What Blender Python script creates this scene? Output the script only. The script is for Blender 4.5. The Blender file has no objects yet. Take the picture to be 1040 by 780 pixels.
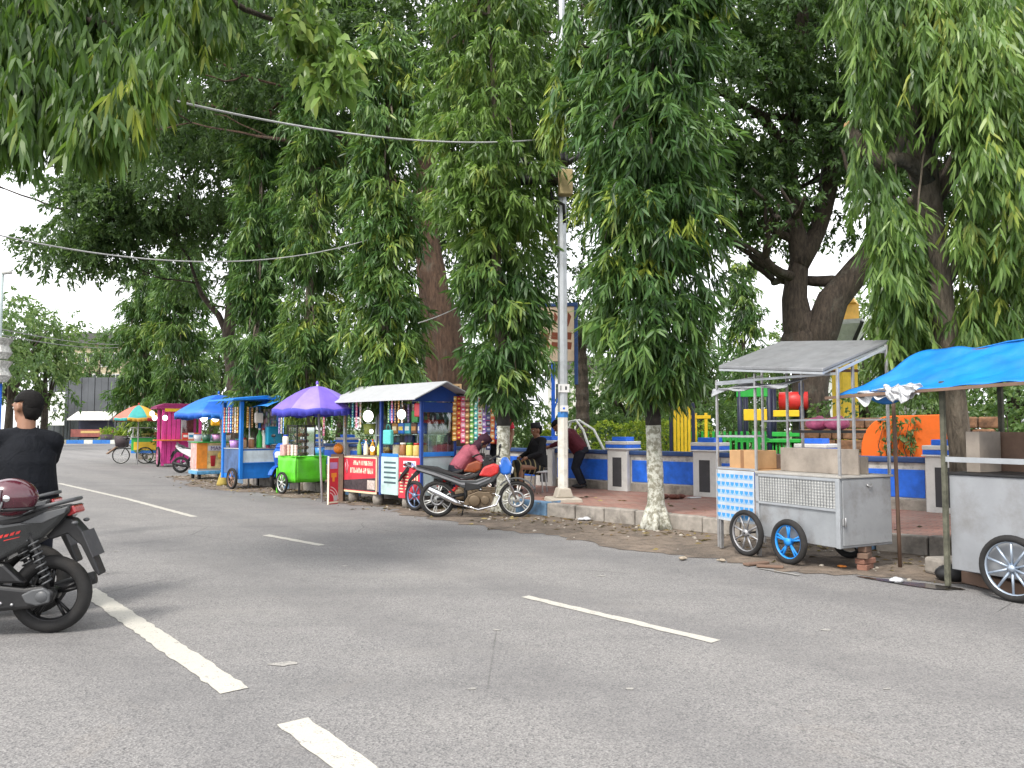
EXPOSURE = 1.42
SKY_STRENGTH = 0.100
SUN_STRENGTH = 1.5
import bpy, bmesh, math, random
import numpy as np
from mathutils import Vector, Matrix
R = math.radians
PI = math.pi
random.seed(7)
C = bpy.context.scene.collection
# ------------------------------------------------------------------ camera model
CAM_H = 1.4
FPX = 800.0
PITCH = math.atan(46 / FPX)

def ray(px, py):
    u, v = px - 520, 390 - py
    return Vector((u, FPX * math.cos(PITCH) - v * math.sin(PITCH), FPX * math.sin(PITCH) + v * math.cos(PITCH)))

def G(px, py, z=0.0):
    d = ray(px, py)
    t = (z - CAM_H) / d.z
    return Vector((d.x * t, d.y * t, z))

def P(px, py, Y):
    d = ray(px, py)
    t = Y / d.y
    return Vector((d.x * t, Y, CAM_H + d.z * t))

# ------------------------------------------------------------------ materials
def hexc(h):
    h = h.lstrip('#')
    out = []
    for i in (0, 2, 4):
        c = int(h[i:i + 2], 16) / 255
        out.append(c / 12.92 if c <= 0.04045 else ((c + 0.055) / 1.055) ** 2.4)
    return tuple(out)

def nn(nt, t, **kw):
    n = nt.nodes.new(t)
    for k, v in kw.items():
        setattr(n, k, v)
    return n

def noise(nt, vec, scale, detail=4, rough=0.6, dist=0.0):
    n = nn(nt, 'ShaderNodeTexNoise')
    n.inputs['Scale'].default_value = scale
    n.inputs['Detail'].default_value = detail
    n.inputs['Roughness'].default_value = rough
    n.inputs['Distortion'].default_value = dist
    nt.links.new(vec, n.inputs['Vector'])
    return n.outputs['Fac']

def maprange(nt, val, a, b, c=0.0, d=1.0):
    n = nn(nt, 'ShaderNodeMapRange')
    n.inputs[1].default_value = a; n.inputs[2].default_value = b
    n.inputs[3].default_value = c; n.inputs[4].default_value = d
    nt.links.new(val, n.inputs[0])
    return n.outputs[0]

def mixc(nt, fac, a, b, mode='MIX'):
    n = nn(nt, 'ShaderNodeMix', data_type='RGBA', blend_type=mode)
    for sock, v in ((n.inputs[0], fac), (n.inputs[6], a), (n.inputs[7], b)):
        if isinstance(v, (int, float)):
            sock.default_value = v
        elif isinstance(v, (tuple, list)):
            sock.default_value = (*v[:3], 1)
        else:
            nt.links.new(v, sock)
    return n.outputs[2]

def newmat(name):
    m = bpy.data.materials.new(name)
    m.use_nodes = True
    nt = m.node_tree
    b = nt.nodes['Principled BSDF']
    return m, nt, b

_mc = {}
def mat(name, col, rough=0.55, metal=0.0, var=0.12, scale=6.0, bump=0.08, bscale=60.0,
        dirt=0.25, dirtcol=(0.06, 0.05, 0.04), dscale=3.5, emit=0.0, spec=0.5, coat=0.0):
    if name in _mc:
        return _mc[name]
    if isinstance(col, str):
        col = hexc(col)
    m, nt, b = newmat(name)
    tc = nn(nt, 'ShaderNodeTexCoord').outputs['Object']
    n1 = noise(nt, tc, scale, 5)
    lo = tuple(max(0, c * (1 - var)) for c in col)
    hi = tuple(min(0.95, c * (1 + var)) for c in col)
    base = mixc(nt, maprange(nt, n1, 0.3, 0.7), lo, hi)
    if dirt > 0:
        n2 = noise(nt, tc, dscale, 8, 0.7)
        f = maprange(nt, n2, 0.5, 0.78, 0.0, dirt)
        base = mixc(nt, f, base, dirtcol)
        rr = maprange(nt, n2, 0.35, 0.75, max(0.05, rough - 0.08), min(1, rough + 0.2))
        nt.links.new(rr, b.inputs['Roughness'])
    else:
        b.inputs['Roughness'].default_value = rough
    nt.links.new(base, b.inputs['Base Color'])
    b.inputs['Metallic'].default_value = metal
    b.inputs['Specular IOR Level'].default_value = spec
    b.inputs['Coat Weight'].default_value = coat
    if bump > 0:
        bn = nn(nt, 'ShaderNodeBump')
        bn.inputs['Strength'].default_value = bump
        bn.inputs['Distance'].default_value = 0.01
        nt.links.new(noise(nt, tc, bscale, 4), bn.inputs['Height'])
        nt.links.new(bn.outputs[0], b.inputs['Normal'])
    if emit > 0:
        b.inputs['Emission Color'].default_value = (*col, 1)
        b.inputs['Emission Strength'].default_value = emit
    _mc[name] = m
    return m

def glassmat(name, tint=(0.9, 0.95, 0.95), alpha=0.22):
    if name in _mc:
        return _mc[name]
    m, nt, b = newmat(name)
    out = nt.nodes['Material Output']
    tr = nn(nt, 'ShaderNodeBsdfTransparent'); tr.inputs[0].default_value = (*tint, 1)
    gl = nn(nt, 'ShaderNodeBsdfGlossy'); gl.inputs['Roughness'].default_value = 0.05
    fr = nn(nt, 'ShaderNodeFresnel'); fr.inputs[0].default_value = 1.45
    ad = nn(nt, 'ShaderNodeMath', operation='ADD'); ad.inputs[1].default_value = alpha * 0.3
    nt.links.new(fr.outputs[0], ad.inputs[0])
    mx = nn(nt, 'ShaderNodeMixShader')
    nt.links.new(ad.outputs[0], mx.inputs[0]); nt.links.new(tr.outputs[0], mx.inputs[1]); nt.links.new(gl.outputs[0], mx.inputs[2])
    nt.links.new(mx.outputs[0], out.inputs['Surface'])
    _mc[name] = m
    return m

def leafmat(name, ramp, trans=0.35, rough=0.42):
    m, nt, b = newmat(name)
    out = nt.nodes['Material Output']
    at = nn(nt, 'ShaderNodeAttribute', attribute_name='tone')
    cr = nn(nt, 'ShaderNodeValToRGB')
    el = cr.color_ramp.elements
    while len(el) < len(ramp):
        el.new(0.5)
    for e, (p, c) in zip(el, ramp):
        e.position = p; e.color = (*c, 1)
    nt.links.new(at.outputs['Fac'], cr.inputs[0])
    nt.links.new(cr.outputs[0], b.inputs['Base Color'])
    b.inputs['Roughness'].default_value = rough
    b.inputs['Specular IOR Level'].default_value = 0.4
    tl = nn(nt, 'ShaderNodeBsdfTranslucent')
    tcol = mixc(nt, 0.55, cr.outputs[0], (0.16, 0.30, 0.03))
    nt.links.new(tcol, tl.inputs[0])
    mx = nn(nt, 'ShaderNodeMixShader'); mx.inputs[0].default_value = trans
    nt.links.new(b.outputs[0], mx.inputs[1]); nt.links.new(tl.outputs[0], mx.inputs[2])
    nt.links.new(mx.outputs[0], out.inputs['Surface'])
    return m

# ------------------------------------------------------------------ mesh builder
class MB:
    def __init__(s):
        s.v = []; s.f = []; s.m = []; s.s = []
    def add(s, vs, fs, m=0, smooth=False):
        o = len(s.v)
        s.v += [tuple(v) for v in vs]
        for f in fs:
            s.f.append(tuple(i + o for i in f)); s.m.append(m); s.s.append(smooth)
        return s
    def box(s, x0, x1, y0, y1, z0, z1, m=0, M=None):
        vs = [Vector((x, y, z)) for z in (z0, z1) for y in (y0, y1) for x in (x0, x1)]
        if M is not None:
            vs = [M @ v for v in vs]
        return s.add(vs, [(0, 2, 3, 1), (4, 5, 7, 6), (0, 1, 5, 4), (2, 6, 7, 3), (0, 4, 6, 2), (1, 3, 7, 5)], m)
    def bar(s, a, b, w=0.03, h=None, m=0):
        a, b = Vector(a), Vector(b)
        h = h or w
        d = (b - a)
        L = d.length
        q = d.to_track_quat('Z', 'Y').to_matrix().to_4x4()
        M = Matrix.Translation(a) @ q
        return s.box(-w / 2, w / 2, -h / 2, h / 2, 0, L, m, M)
    def tube(s, pts, r, n=8, m=0, smooth=True, cap=True):
        pts = [Vector(p) for p in pts]
        rs = list(r) if isinstance(r, (list, tuple)) else [r] * len(pts)
        vs = []; fs = []
        prev = None
        for i, p in enumerate(pts):
            d = (pts[min(i + 1, len(pts) - 1)] - pts[max(i - 1, 0)])
            if d.length < 1e-9:
                d = Vector((0, 0, 1))
            d.normalize()
            if prev is None:
                ref = Vector((0, 0, 1)) if abs(d.z) < 0.9 else Vector((1, 0, 0))
                a = d.cross(ref).normalized()
            else:
                a = (prev - d * prev.dot(d))
                a = a.normalized() if a.length > 1e-6 else d.orthogonal().normalized()
            prev = a
            b = d.cross(a)
            for k in range(n):
                t = 2 * PI * k / n
                vs.append(p + (a * math.cos(t) + b * math.sin(t)) * rs[i])
        for i in range(len(pts) - 1):
            for k in range(n):
                fs.append((i * n + k, i * n + (k + 1) % n, (i + 1) * n + (k + 1) % n, (i + 1) * n + k))
        if cap:
            fs.append(tuple(range(n - 1, -1, -1)))
            fs.append(tuple((len(pts) - 1) * n + k for k in range(n)))
        return s.add(vs, fs, m, smooth)
    def lathe(s, prof, c=(0, 0, 0), axis='z', n=16, m=0, smooth=True):
        c = Vector(c); vs = []; fs = []
        for (r, h) in prof:
            for k in range(n):
                t = 2 * PI * k / n
                x, y = r * math.cos(t), r * math.sin(t)
                p = {'z': (x, y, h), 'x': (h, x, y), 'y': (y, h, x)}[axis]
                vs.append(c + Vector(p))
        for i in range(len(prof) - 1):
            for k in range(n):
                fs.append((i * n + k, i * n + (k + 1) % n, (i + 1) * n + (k + 1) % n, (i + 1) * n + k))
        if prof[0][0] > 1e-6: fs.append(tuple(range(n - 1, -1, -1)))
        if prof[-1][0] > 1e-6: fs.append(tuple((len(prof) - 1) * n + k for k in range(n)))
        return s.add(vs, fs, m, smooth)
    def torus(s, c, axis, Rr, r, n=32, k=8, m=0, w=None):
        c = Vector(c); vs = []; fs = []
        w = w or r
        for i in range(n):
            a = 2 * PI * i / n
            for j in range(k):
                b = 2 * PI * j / k
                rr = Rr + r * math.cos(b); h = w * math.sin(b)
                x, y = rr * math.cos(a), rr * math.sin(a)
                p = {'z': (x, y, h), 'x': (h, x, y), 'y': (x, h, y)}[axis]
                vs.append(c + Vector(p))
        for i in range(n):
            for j in range(k):
                fs.append((i * k + j, ((i + 1) % n) * k + j, ((i + 1) % n) * k + (j + 1) % k, i * k + (j + 1) % k))
        return s.add(vs, fs, m, True)
    def prism(s, poly, y0, y1, m=0, plane='xz', smooth=False, taper=None):
        """poly in the plane, extruded from y0 to y1 along the third axis"""
        n = len(poly)
        def mk(a, b, h):
            return {'xz': (a, h, b), 'yz': (h, a, b), 'xy': (a, b, h)}[plane]
        vs = [mk(a, b, y0) for a, b in poly] + [mk(a, b, y1) for a, b in poly]
        fs = [tuple(range(n - 1, -1, -1)), tuple(range(n, 2 * n))]
        fs += [(i, (i + 1) % n, n + (i + 1) % n, n + i) for i in range(n)]
        return s.add(vs, fs, m, smooth)
    def quad(s, a, b, c, d, m=0):
        return s.add([a, b, c, d], [(0, 1, 2, 3)], m)
    def grid(s, fn, nu, nv, m=0, smooth=True, th=0.0):
        vs = [Vector(fn(i / nu, j / nv)) for j in range(nv + 1) for i in range(nu + 1)]
        w = nu + 1
        fs = [(j * w + i, j * w + i + 1, (j + 1) * w + i + 1, (j + 1) * w + i) for j in range(nv) for i in range(nu)]
        if th:
            N = len(vs)
            vs2 = [v - Vector((0, 0, th)) for v in vs]
            fs2 = [tuple(N + k for k in reversed(f)) for f in fs]
            ed = []
            for i in range(nu):
                ed.append((i + 1, i, N + i, N + i + 1)); a = nv * w
                ed.append((a + i, a + i + 1, N + a + i + 1, N + a + i))
            for j in range(nv):
                a = j * w; b = (j + 1) * w
                ed.append((a, b, N + b, N + a)); ed.append((b + nu, a + nu, N + a + nu, N + b + nu))
            return s.add(vs + vs2, fs + fs2 + ed, m, smooth)
        return s.add(vs, fs, m, smooth)
    def ell(s, c, r, nu=14, nv=9, m=0, M=None):
        vs = []; c = Vector(c)
        if isinstance(r, (int, float)): r = (r, r, r)
        for j in range(nv + 1):
            ph = PI * j / nv - PI / 2
            for i in range(nu):
                t = 2 * PI * i / nu
                p = Vector((r[0] * math.cos(ph) * math.cos(t), r[1] * math.cos(ph) * math.sin(t), r[2] * math.sin(ph)))
                if M is not None: p = M @ p
                vs.append(c + p)
        fs = [(j * nu + i, j * nu + (i + 1) % nu, (j + 1) * nu + (i + 1) % nu, (j + 1) * nu + i) for j in range(nv) for i in range(nu)]
        return s.add(vs, fs, m, True)
    def xf(s, M):
        s.v = [tuple(M @ Vector(v)) for v in s.v]
        return s
    def build(s, name, mats, parent=None, bevel=0.0, seg=1, remesh=0.0, sub=0):
        me = bpy.data.meshes.new(name)
        bm = bmesh.new()
        bv = [bm.verts.new(v) for v in s.v]
        for f, m_, sm in zip(s.f, s.m, s.s):
            try:
                fc = bm.faces.new([bv[i] for i in f])
                fc.material_index = m_; fc.smooth = sm
            except ValueError:
                pass
        if not bm.faces: print('EMPTY', name)
        bmesh.ops.remove_doubles(bm, verts=bm.verts, dist=1e-6)
        bmesh.ops.recalc_face_normals(bm, faces=bm.faces)
        bm.to_mesh(me); bm.free()
        if not isinstance(mats, (list, tuple)): mats = [mats]
        for m_ in mats: me.materials.append(m_)
        o = bpy.data.objects.new(name, me)
        C.objects.link(o)
        if remesh:
            md = o.modifiers.new('r', 'REMESH'); md.mode = 'VOXEL'; md.voxel_size = remesh; md.use_smooth_shade = True
            ms = o.modifiers.new('s', 'SMOOTH'); ms.iterations = 6; ms.factor = 0.5
            dg = bpy.context.evaluated_depsgraph_get()
            m2 = bpy.data.meshes.new_from_object(o.evaluated_get(dg))
            o.modifiers.clear(); o.data = m2
            bpy.data.meshes.remove(me)
            if not m2.materials:
                for m_ in mats: m2.materials.append(m_)
            m2.name = name
        if bevel:
            md = o.modifiers.new('b', 'BEVEL'); md.width = bevel; md.segments = seg; md.limit_method = 'ANGLE'; md.angle_limit = R(35)
            md.harden_normals = False
        if sub:
            md = o.modifiers.new('sub', 'SUBSURF'); md.levels = sub; md.render_levels = sub
        if parent is not None: o.parent = parent
        return o

def tag(o, label=None, cat=None, group=None, kind=None):
    if label: o['label'] = label
    if cat: o['category'] = cat
    if group: o['group'] = group
    if kind: o['kind'] = kind
    return o

def empty(name, loc, rz, label, cat, group=None):
    o = bpy.data.objects.new(name, None)
    o.empty_display_size = 0.1
    C.objects.link(o)
    o.location = loc; o.rotation_euler = (0, 0, rz)
    return tag(o, label, cat, group)

def kids(o):
    return [c for c in bpy.data.objects if c.parent == o]

def copy_tree(o, parent=None):
    c = o.copy(); C.objects.link(c)
    if parent is not None: c.parent = parent
    for ch in kids(o): copy_tree(ch, c)
    return c

def TM(x, y, rz, z=0):
    return Matrix.Translation((x, y, z)) @ Matrix.Rotation(rz, 4, 'Z')
# ------------------------------------------------------------------ world, sun, camera
sc = bpy.context.scene
sc.view_settings.view_transform = 'Standard'
sc.view_settings.look = 'None'
sc.view_settings.gamma = 1.0
sc.view_settings.exposure = EXPOSURE
w = bpy.data.worlds.new('World'); sc.world = w; w.use_nodes = True
nt = w.node_tree
bg = nt.nodes['Background']
sky = nn(nt, 'ShaderNodeTexSky', sky_type='NISHITA')
SUN_EL, SUN_AZ = R(50), R(212)      # azimuth measured clockwise from +Y
sky.sun_disc = False; sky.sun_elevation = SUN_EL; sky.sun_rotation = SUN_AZ
sky.air_density = 1.0; sky.dust_density = 4.0; sky.ozone_density = 1.0
hs = nn(nt, 'ShaderNodeHueSaturation'); hs.inputs['Saturation'].default_value = 0.22
nt.links.new(sky.outputs[0], hs.inputs['Color'])
tcw = nn(nt, 'ShaderNodeTexCoord').outputs['Generated']
cl = maprange(nt, noise(nt, tcw, 2.2, 6, 0.6), 0.35, 0.65)
skyc = mixc(nt, maprange(nt, cl, 0, 1, 0.55, 0.92), hs.outputs[0], (9.0, 9.1, 9.4))
nt.links.new(skyc, bg.inputs['Color'])
bg.inputs['Strength'].default_value = SKY_STRENGTH
sl = bpy.data.lights.new('sun', 'SUN'); sl.energy = SUN_STRENGTH; sl.angle = R(11); sl.color = (1.0, 0.95, 0.87)
so = bpy.data.objects.new('sun', sl); C.objects.link(so)
sd = Vector((math.sin(SUN_AZ) * math.cos(SUN_EL), math.cos(SUN_AZ) * math.cos(SUN_EL), math.sin(SUN_EL)))
so.rotation_euler = sd.to_track_quat('Z', 'Y').to_euler(); so.location = (0, 0, 30)
cd = bpy.data.cameras.new('camera'); cd.sensor_width = 36; cd.lens = FPX / 1040 * 36; cd.clip_end = 2000; cd.clip_start = 0.05
co = bpy.data.objects.new('camera', cd); C.objects.link(co)
co.location = (0, 0, CAM_H); co.rotation_euler = (PI / 2 + PITCH, 0, 0)
sc.camera = co
sc.cycles.max_bounces = 6; sc.cycles.transparent_max_bounces = 16
sc.cycles.diffuse_bounces = 4
sc.cycles.use_denoising = True

# ------------------------------------------------------------------ materials of the ground
def m_asphalt():
    m, nt, b = newmat('asphalt')
    tc = nn(nt, 'ShaderNodeTexCoord').outputs['Object']
    big = noise(nt, tc, 0.22, 6, 0.65)
    mid = noise(nt, tc, 3.0, 6, 0.7)
    fine = noise(nt, tc, 95, 3, 0.75)
    base = mixc(nt, maprange(nt, big, 0.35, 0.68), (0.172, 0.167, 0.167), (0.222, 0.212, 0.204))
    base = mixc(nt, maprange(nt, mid, 0.42, 0.72, 0, 0.4), base, (0.115, 0.112, 0.112))
    vo = nn(nt, 'ShaderNodeTexVoronoi'); vo.inputs['Scale'].default_value = 70; nt.links.new(tc, vo.inputs['Vector'])
    vr = nn(nt, 'ShaderNodeSeparateColor'); nt.links.new(vo.outputs['Color'], vr.inputs[0])
    base = mixc(nt, maprange(nt, vr.outputs[0], 0.0, 1.0, 0.0, 0.55), base, mixc(nt, maprange(nt, vr.outputs[1], 0.3, 0.7), (0.07, 0.07, 0.072), (0.27, 0.26, 0.25)))
    base = mixc(nt, maprange(nt, fine, 0.52, 0.70, 0, 0.8), base, (0.36, 0.35, 0.34))
    base = mixc(nt, maprange(nt, fine, 0.47, 0.30, 0, 0.9), base, (0.035, 0.034, 0.037))
    # dust blown on to the near left of the road and along its worn edge, with shapes of its own
    du = noise(nt, tc, 0.9, 8, 0.75, 0.6)
    base = mixc(nt, maprange(nt, du, 0.58, 0.8, 0, 0.35), base, (0.25, 0.215, 0.18))
    # patched strips and hairline tar
    mp = nn(nt, 'ShaderNodeMapping'); mp.inputs['Rotation'].default_value = (0, 0, R(-49)); mp.inputs['Scale'].default_value = (0.15, 1.1, 1)
    nt.links.new(tc, mp.inputs[0])
    st = noise(nt, mp.outputs[0], 1.0, 5, 0.6)
    base = mixc(nt, maprange(nt, st, 0.52, 0.70, 0, 0.38), base, (0.105, 0.104, 0.106))
    base = mixc(nt, maprange(nt, st, 0.44, 0.32, 0, 0.3), base, (0.24, 0.23, 0.215))
    # tyre-polished tracks along the lanes, with broken edges
    mp2 = nn(nt, 'ShaderNodeMapping'); mp2.inputs['Rotation'].default_value = (0, 0, R(-40)); nt.links.new(tc, mp2.inputs[0])
    sx = nn(nt, 'ShaderNodeSeparateXYZ'); nt.links.new(mp2.outputs[0], sx.inputs[0])
    wob = nn(nt, 'ShaderNodeMath', operation='MULTIPLY_ADD'); nt.links.new(big, wob.inputs[0]); wob.inputs[1].default_value = 1.6; nt.links.new(sx.outputs[0], wob.inputs[2])
    sn = nn(nt, 'ShaderNodeMath', operation='SINE'); ml = nn(nt, 'ShaderNodeMath', operation='MULTIPLY'); ml.inputs[1].default_value = 3.7; nt.links.new(wob.outputs[0], ml.inputs[0]); nt.links.new(ml.outputs[0], sn.inputs[0])
    tr1 = nn(nt, 'ShaderNodeMath', operation='MULTIPLY'); nt.links.new(maprange(nt, sn.outputs[0], .1, .9, 0, .34), tr1.inputs[0]); nt.links.new(maprange(nt, mid, .3, .6, .4, 1), tr1.inputs[1])
    base = mixc(nt, tr1.outputs[0], base, (0.115, 0.112, 0.114))
    # hairline cracks and oil spots
    vc = nn(nt, 'ShaderNodeTexVoronoi', feature='DISTANCE_TO_EDGE'); vc.inputs['Scale'].default_value = .55
    wv = mixc(nt, .12, tc, nn(nt, 'ShaderNodeTexNoise').outputs['Color']); nt.links.new(wv, vc.inputs['Vector'])
    ck = nn(nt, 'ShaderNodeMath', operation='MULTIPLY'); nt.links.new(maprange(nt, vc.outputs['Distance'], .004, .0, 0, .8), ck.inputs[0]); nt.links.new(maprange(nt, noise(nt, tc, .35, 3), .52, .6), ck.inputs[1])
    base = mixc(nt, ck.outputs[0], base, (0.04, 0.038, 0.036))
    oil = noise(nt, tc, 1.1, 3, .5)
    base = mixc(nt, maprange(nt, oil, .70, .78, 0, .5), base, (0.06, 0.058, 0.058))
    nt.links.new(base, b.inputs['Base Color'])
    b.inputs['Roughness'].default_value = 0.86
    b.inputs['Specular IOR Level'].default_value = 0.3
    bn = nn(nt, 'ShaderNodeBump'); bn.inputs['Strength'].default_value = 0.55; bn.inputs['Distance'].default_value = 0.006
    ad = nn(nt, 'ShaderNodeMath', operation='ADD'); nt.links.new(fine, ad.inputs[0]); nt.links.new(vo.outputs['Distance'], ad.inputs[1])
    nt.links.new(ad.outputs[0], bn.inputs['Height']); nt.links.new(bn.outputs[0], b.inputs['Normal'])
    return m
M_ASPHALT = m_asphalt()

def m_paint(name, col, wear):
    m, nt, b = newmat(name)
    tc = nn(nt, 'ShaderNodeTexCoord').outputs['Object']
    a = noise(nt, tc, 14, 8, 0.75); f = noise(nt, tc, 95, 3, 0.75)
    base = mixc(nt, maprange(nt, a, 0.3, 0.7), tuple(c * 0.86 for c in col), col)
    ad = nn(nt, 'ShaderNodeMath', operation='ADD'); nt.links.new(a, ad.inputs[0]); nt.links.new(f, ad.inputs[1])
    base = mixc(nt, maprange(nt, ad.outputs[0], 1.19 - wear, 1.33 - wear, 0, 0.9), base, (0.15, 0.145, 0.14))
    nt.links.new(base, b.inputs['Base Color']); b.inputs['Roughness'].default_value = 0.75
    bn = nn(nt, 'ShaderNodeBump'); bn.inputs['Strength'].default_value = 0.4; bn.inputs['Distance'].default_value = 0.004
    nt.links.new(f, bn.inputs['Height']); nt.links.new(bn.outputs[0], b.inputs['Normal'])
    return m
M_LINE = m_paint('road_paint', (0.46, 0.44, 0.39), 0.12)
M_LINEWORN = m_paint('road_paint_worn', (0.34, 0.325, 0.30), 0.2)

def m_dirt():
    m, nt, b = newmat('dirt')
    tc = nn(nt, 'ShaderNodeTexCoord').outputs['Object']
    a = noise(nt, tc, 1.6, 8, 0.7, 0.4); f = noise(nt, tc, 55, 5, 0.75); g = noise(nt, tc, 7, 6, 0.7)
    base = mixc(nt, maprange(nt, a, 0.35, 0.66), (0.085, 0.066, 0.05), (0.24, 0.185, 0.14))
    base = mixc(nt, maprange(nt, g, 0.5, 0.66, 0, 0.75), base, (0.045, 0.036, 0.029))
    base = mixc(nt, maprange(nt, f, 0.52, 0.75, 0, 0.6), base, (0.33, 0.29, 0.25))
    base = mixc(nt, maprange(nt, f, 0.45, 0.25, 0, 0.7), base, (0.04, 0.034, 0.03))
    nt.links.new(base, b.inputs['Base Color']); b.inputs['Roughness'].default_value = 0.93
    bn = nn(nt, 'ShaderNodeBump'); bn.inputs['Strength'].default_value = 0.8; bn.inputs['Distance'].default_value = 0.02
    ad = nn(nt, 'ShaderNodeMath', operation='ADD'); nt.links.new(f, ad.inputs[0]); nt.links.new(g, ad.inputs[1])
    nt.links.new(ad.outputs[0], bn.inputs['Height']); nt.links.new(bn.outputs[0], b.inputs['Normal'])
    return m
M_DIRT = m_dirt()

def m_pavers():
    m, nt, b = newmat('red_pavers')
    tc = nn(nt, 'ShaderNodeTexCoord').outputs['Object']
    mp = nn(nt, 'ShaderNodeMapping'); mp.inputs['Rotation'].default_value = (0, 0, R(45)); nt.links.new(tc, mp.inputs[0])
    br = nn(nt, 'ShaderNodeTexBrick'); nt.links.new(mp.outputs[0], br.inputs['Vector'])
    br.inputs['Scale'].default_value = 1.0; br.inputs['Brick Width'].default_value = 0.21; br.inputs['Row Height'].default_value = 0.105
    br.inputs['Mortar Size'].default_value = 0.006
    br.inputs['Color1'].default_value = (0.24, 0.105, 0.075, 1); br.inputs['Color2'].default_value = (0.30, 0.15, 0.115, 1); br.inputs['Mortar'].default_value = (0.09, 0.07, 0.06, 1)
    a = noise(nt, tc, 2.3, 8, 0.75)
    base = mixc(nt, maprange(nt, a, 0.42, 0.72, 0, 0.75), br.outputs['Color'], (0.26, 0.21, 0.175))
    nt.links.new(base, b.inputs['Base Color']); b.inputs['Roughness'].default_value = 0.9
    bn = nn(nt, 'ShaderNodeBump'); bn.inputs['Strength'].default_value = 0.5; bn.inputs['Distance'].default_value = 0.006
    nt.links.new(br.outputs['Fac'], bn.inputs['Height']); bn.invert = True; nt.links.new(bn.outputs[0], b.inputs['Normal'])
    return m
M_PAVERS = m_pavers()
M_GRASS = mat('grass', (0.075, 0.12, 0.03), 0.9, var=0.5, scale=3, bump=0.9, bscale=90, dirt=0.5, dirtcol=(0.14, 0.1, 0.06), dscale=0.8)
M_CONC = mat('old_concrete', (0.27, 0.245, 0.215), 0.9, var=0.25, scale=9, bump=0.5, bscale=70, dirt=0.95, dirtcol=(0.05, 0.042, 0.035), dscale=3)
M_KBLUE = mat('faded_blue_paint', (0.10, 0.19, 0.30), 0.85, var=0.3, scale=9, bump=0.5, dirt=0.7, dirtcol=(0.1, 0.09, 0.08), dscale=6)
M_KWHITE = mat('kerb_white', (0.6, 0.6, 0.58), 0.85, dirt=0.5)
M_KBRIGHT = mat('kerb_blue', (0.03, 0.16, 0.5), 0.8, dirt=0.4)

# ------------------------------------------------------------------ kerb line and plan
KERB = [(16, -2.6), (4.6, 8.8), (0.98, 12.42), (-3.6, 17.0), (-6.9, 20.3), (-9.3, 24.2), (-12.0, 30.0), (-14.6, 34.0), (-17.4, 37.4), (-18.6, 40.5), (-18.4, 44.5), (-15.5, 54), (-9, 76)]

def dens(pts, step):
    out = []
    for (a, b) in zip(pts[:-1], pts[1:]):
        a, b = Vector(a), Vector(b); n = max(1, int((b - a).length / step))
        out += [a.lerp(b, i / n) for i in range(n)]
    out.append(Vector(pts[-1]))
    return out

def offs(pts, d):
    """offset a polyline to the park side (right of its direction) by d"""
    out = []
    for i, p in enumerate(pts):
        a = Vector(pts[max(i - 1, 0)]); b = Vector(pts[min(i + 1, len(pts) - 1)])
        t = (b - a).normalized()
        out.append(Vector((p[0], p[1])) + Vector((t.y, -t.x)) * d)
    return out

def strip(name, left, right, z, m):
    b = MB()
    vs = [(p[0], p[1], z) for p in left] + [(p[0], p[1], z) for p in right]
    n = len(left)
    b.add(vs, [(i, i + 1, n + i + 1, n + i) for i in range(n - 1)])
    return tag(b.build(name, m), kind='structure')

g = MB(); g.quad((-900, -300, -0.012), (900, -300, -0.012), (900, 1500, -0.012), (-900, 1500, -0.012))
tag(g.build('ground', M_GRASS), kind='structure')
kd = dens(KERB, 1.0)
rd = MB()
ro = [(p.x, p.y, 0.0) for p in offs(KERB, 0.05)] + [(-70, 77, 0), (-80, -20, 0), (16, -20, 0)]
rd.add(ro, [tuple(range(len(ro)))])
tag(rd.build('road', M_ASPHALT), kind='structure')
# dirt gathered against the kerb, with a ragged edge
rng = random.Random(3)
kk = dens(KERB[:6], 0.12)
lf = offs(kk, 0.03)
w0 = 0.0; rt = []
for i, p in enumerate(kk):
    w0 += (rng.random() - 0.5) * 0.16
    w0 = max(-0.4, min(0.4, w0 * .97))
    rt.append((.95 + .75 * max(0, min(1, (p.x + 1.5) / 3))) + w0 + 0.1 * math.sin(i * 0.33) + rng.random() * 0.16 + (.14 if rng.random() < .12 else 0))
ri = [o for o in (offs(kk, -1.0))]
rng = random.Random(3)
ri = [Vector(kk[i]).lerp(ri[i], rt[i]) for i in range(len(kk))]
strip('dirt_verge', lf, ri, 0.005, M_DIRT)
# pavement, park ground, far bank
pv_out = offs(kd, 3.2)
strip('pavement', offs(kd, 0.14), pv_out, 0.2, M_PAVERS)
lw_ = MB(); lp_ = [(p.x, p.y, .19) for p in pv_out] + [(110, 76, .19), (110, -4, .19)]; lw_.add(lp_, [tuple(range(len(lp_)))]); tag(lw_.build('park_lawn', M_GRASS), kind='structure')

# kerb stones
kb = MB()
rng = random.Random(11)
bl = dens(KERB[:9], 0.55)
for i in range(len(bl) - 1):
    a, b_ = bl[i], bl[i + 1]
    t = (b_ - a).normalized(); nrm = Vector((t.y, -t.x)); L = (b_ - a).length
    M = Matrix(((t.x, nrm.x, 0, a.x), (t.y, nrm.y, 0, a.y), (0, 0, 1, 0), (0, 0, 0, 1)))
    dz = rng.uniform(-0.012, 0.012); dy = rng.uniform(-0.014, 0.014)
    blue = (i % 9 in (3,)) or abs(a.x - 0.35) < 0.45 or rng.random() < 0.06
    kb.box(0.008, L - 0.008, dy, dy + 0.15, -0.05, 0.215 + dz, 1 if blue else 0, M)
tag(kb.build('kerb', [M_CONC, M_KBLUE], bevel=0.018, seg=2), kind='structure')
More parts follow.
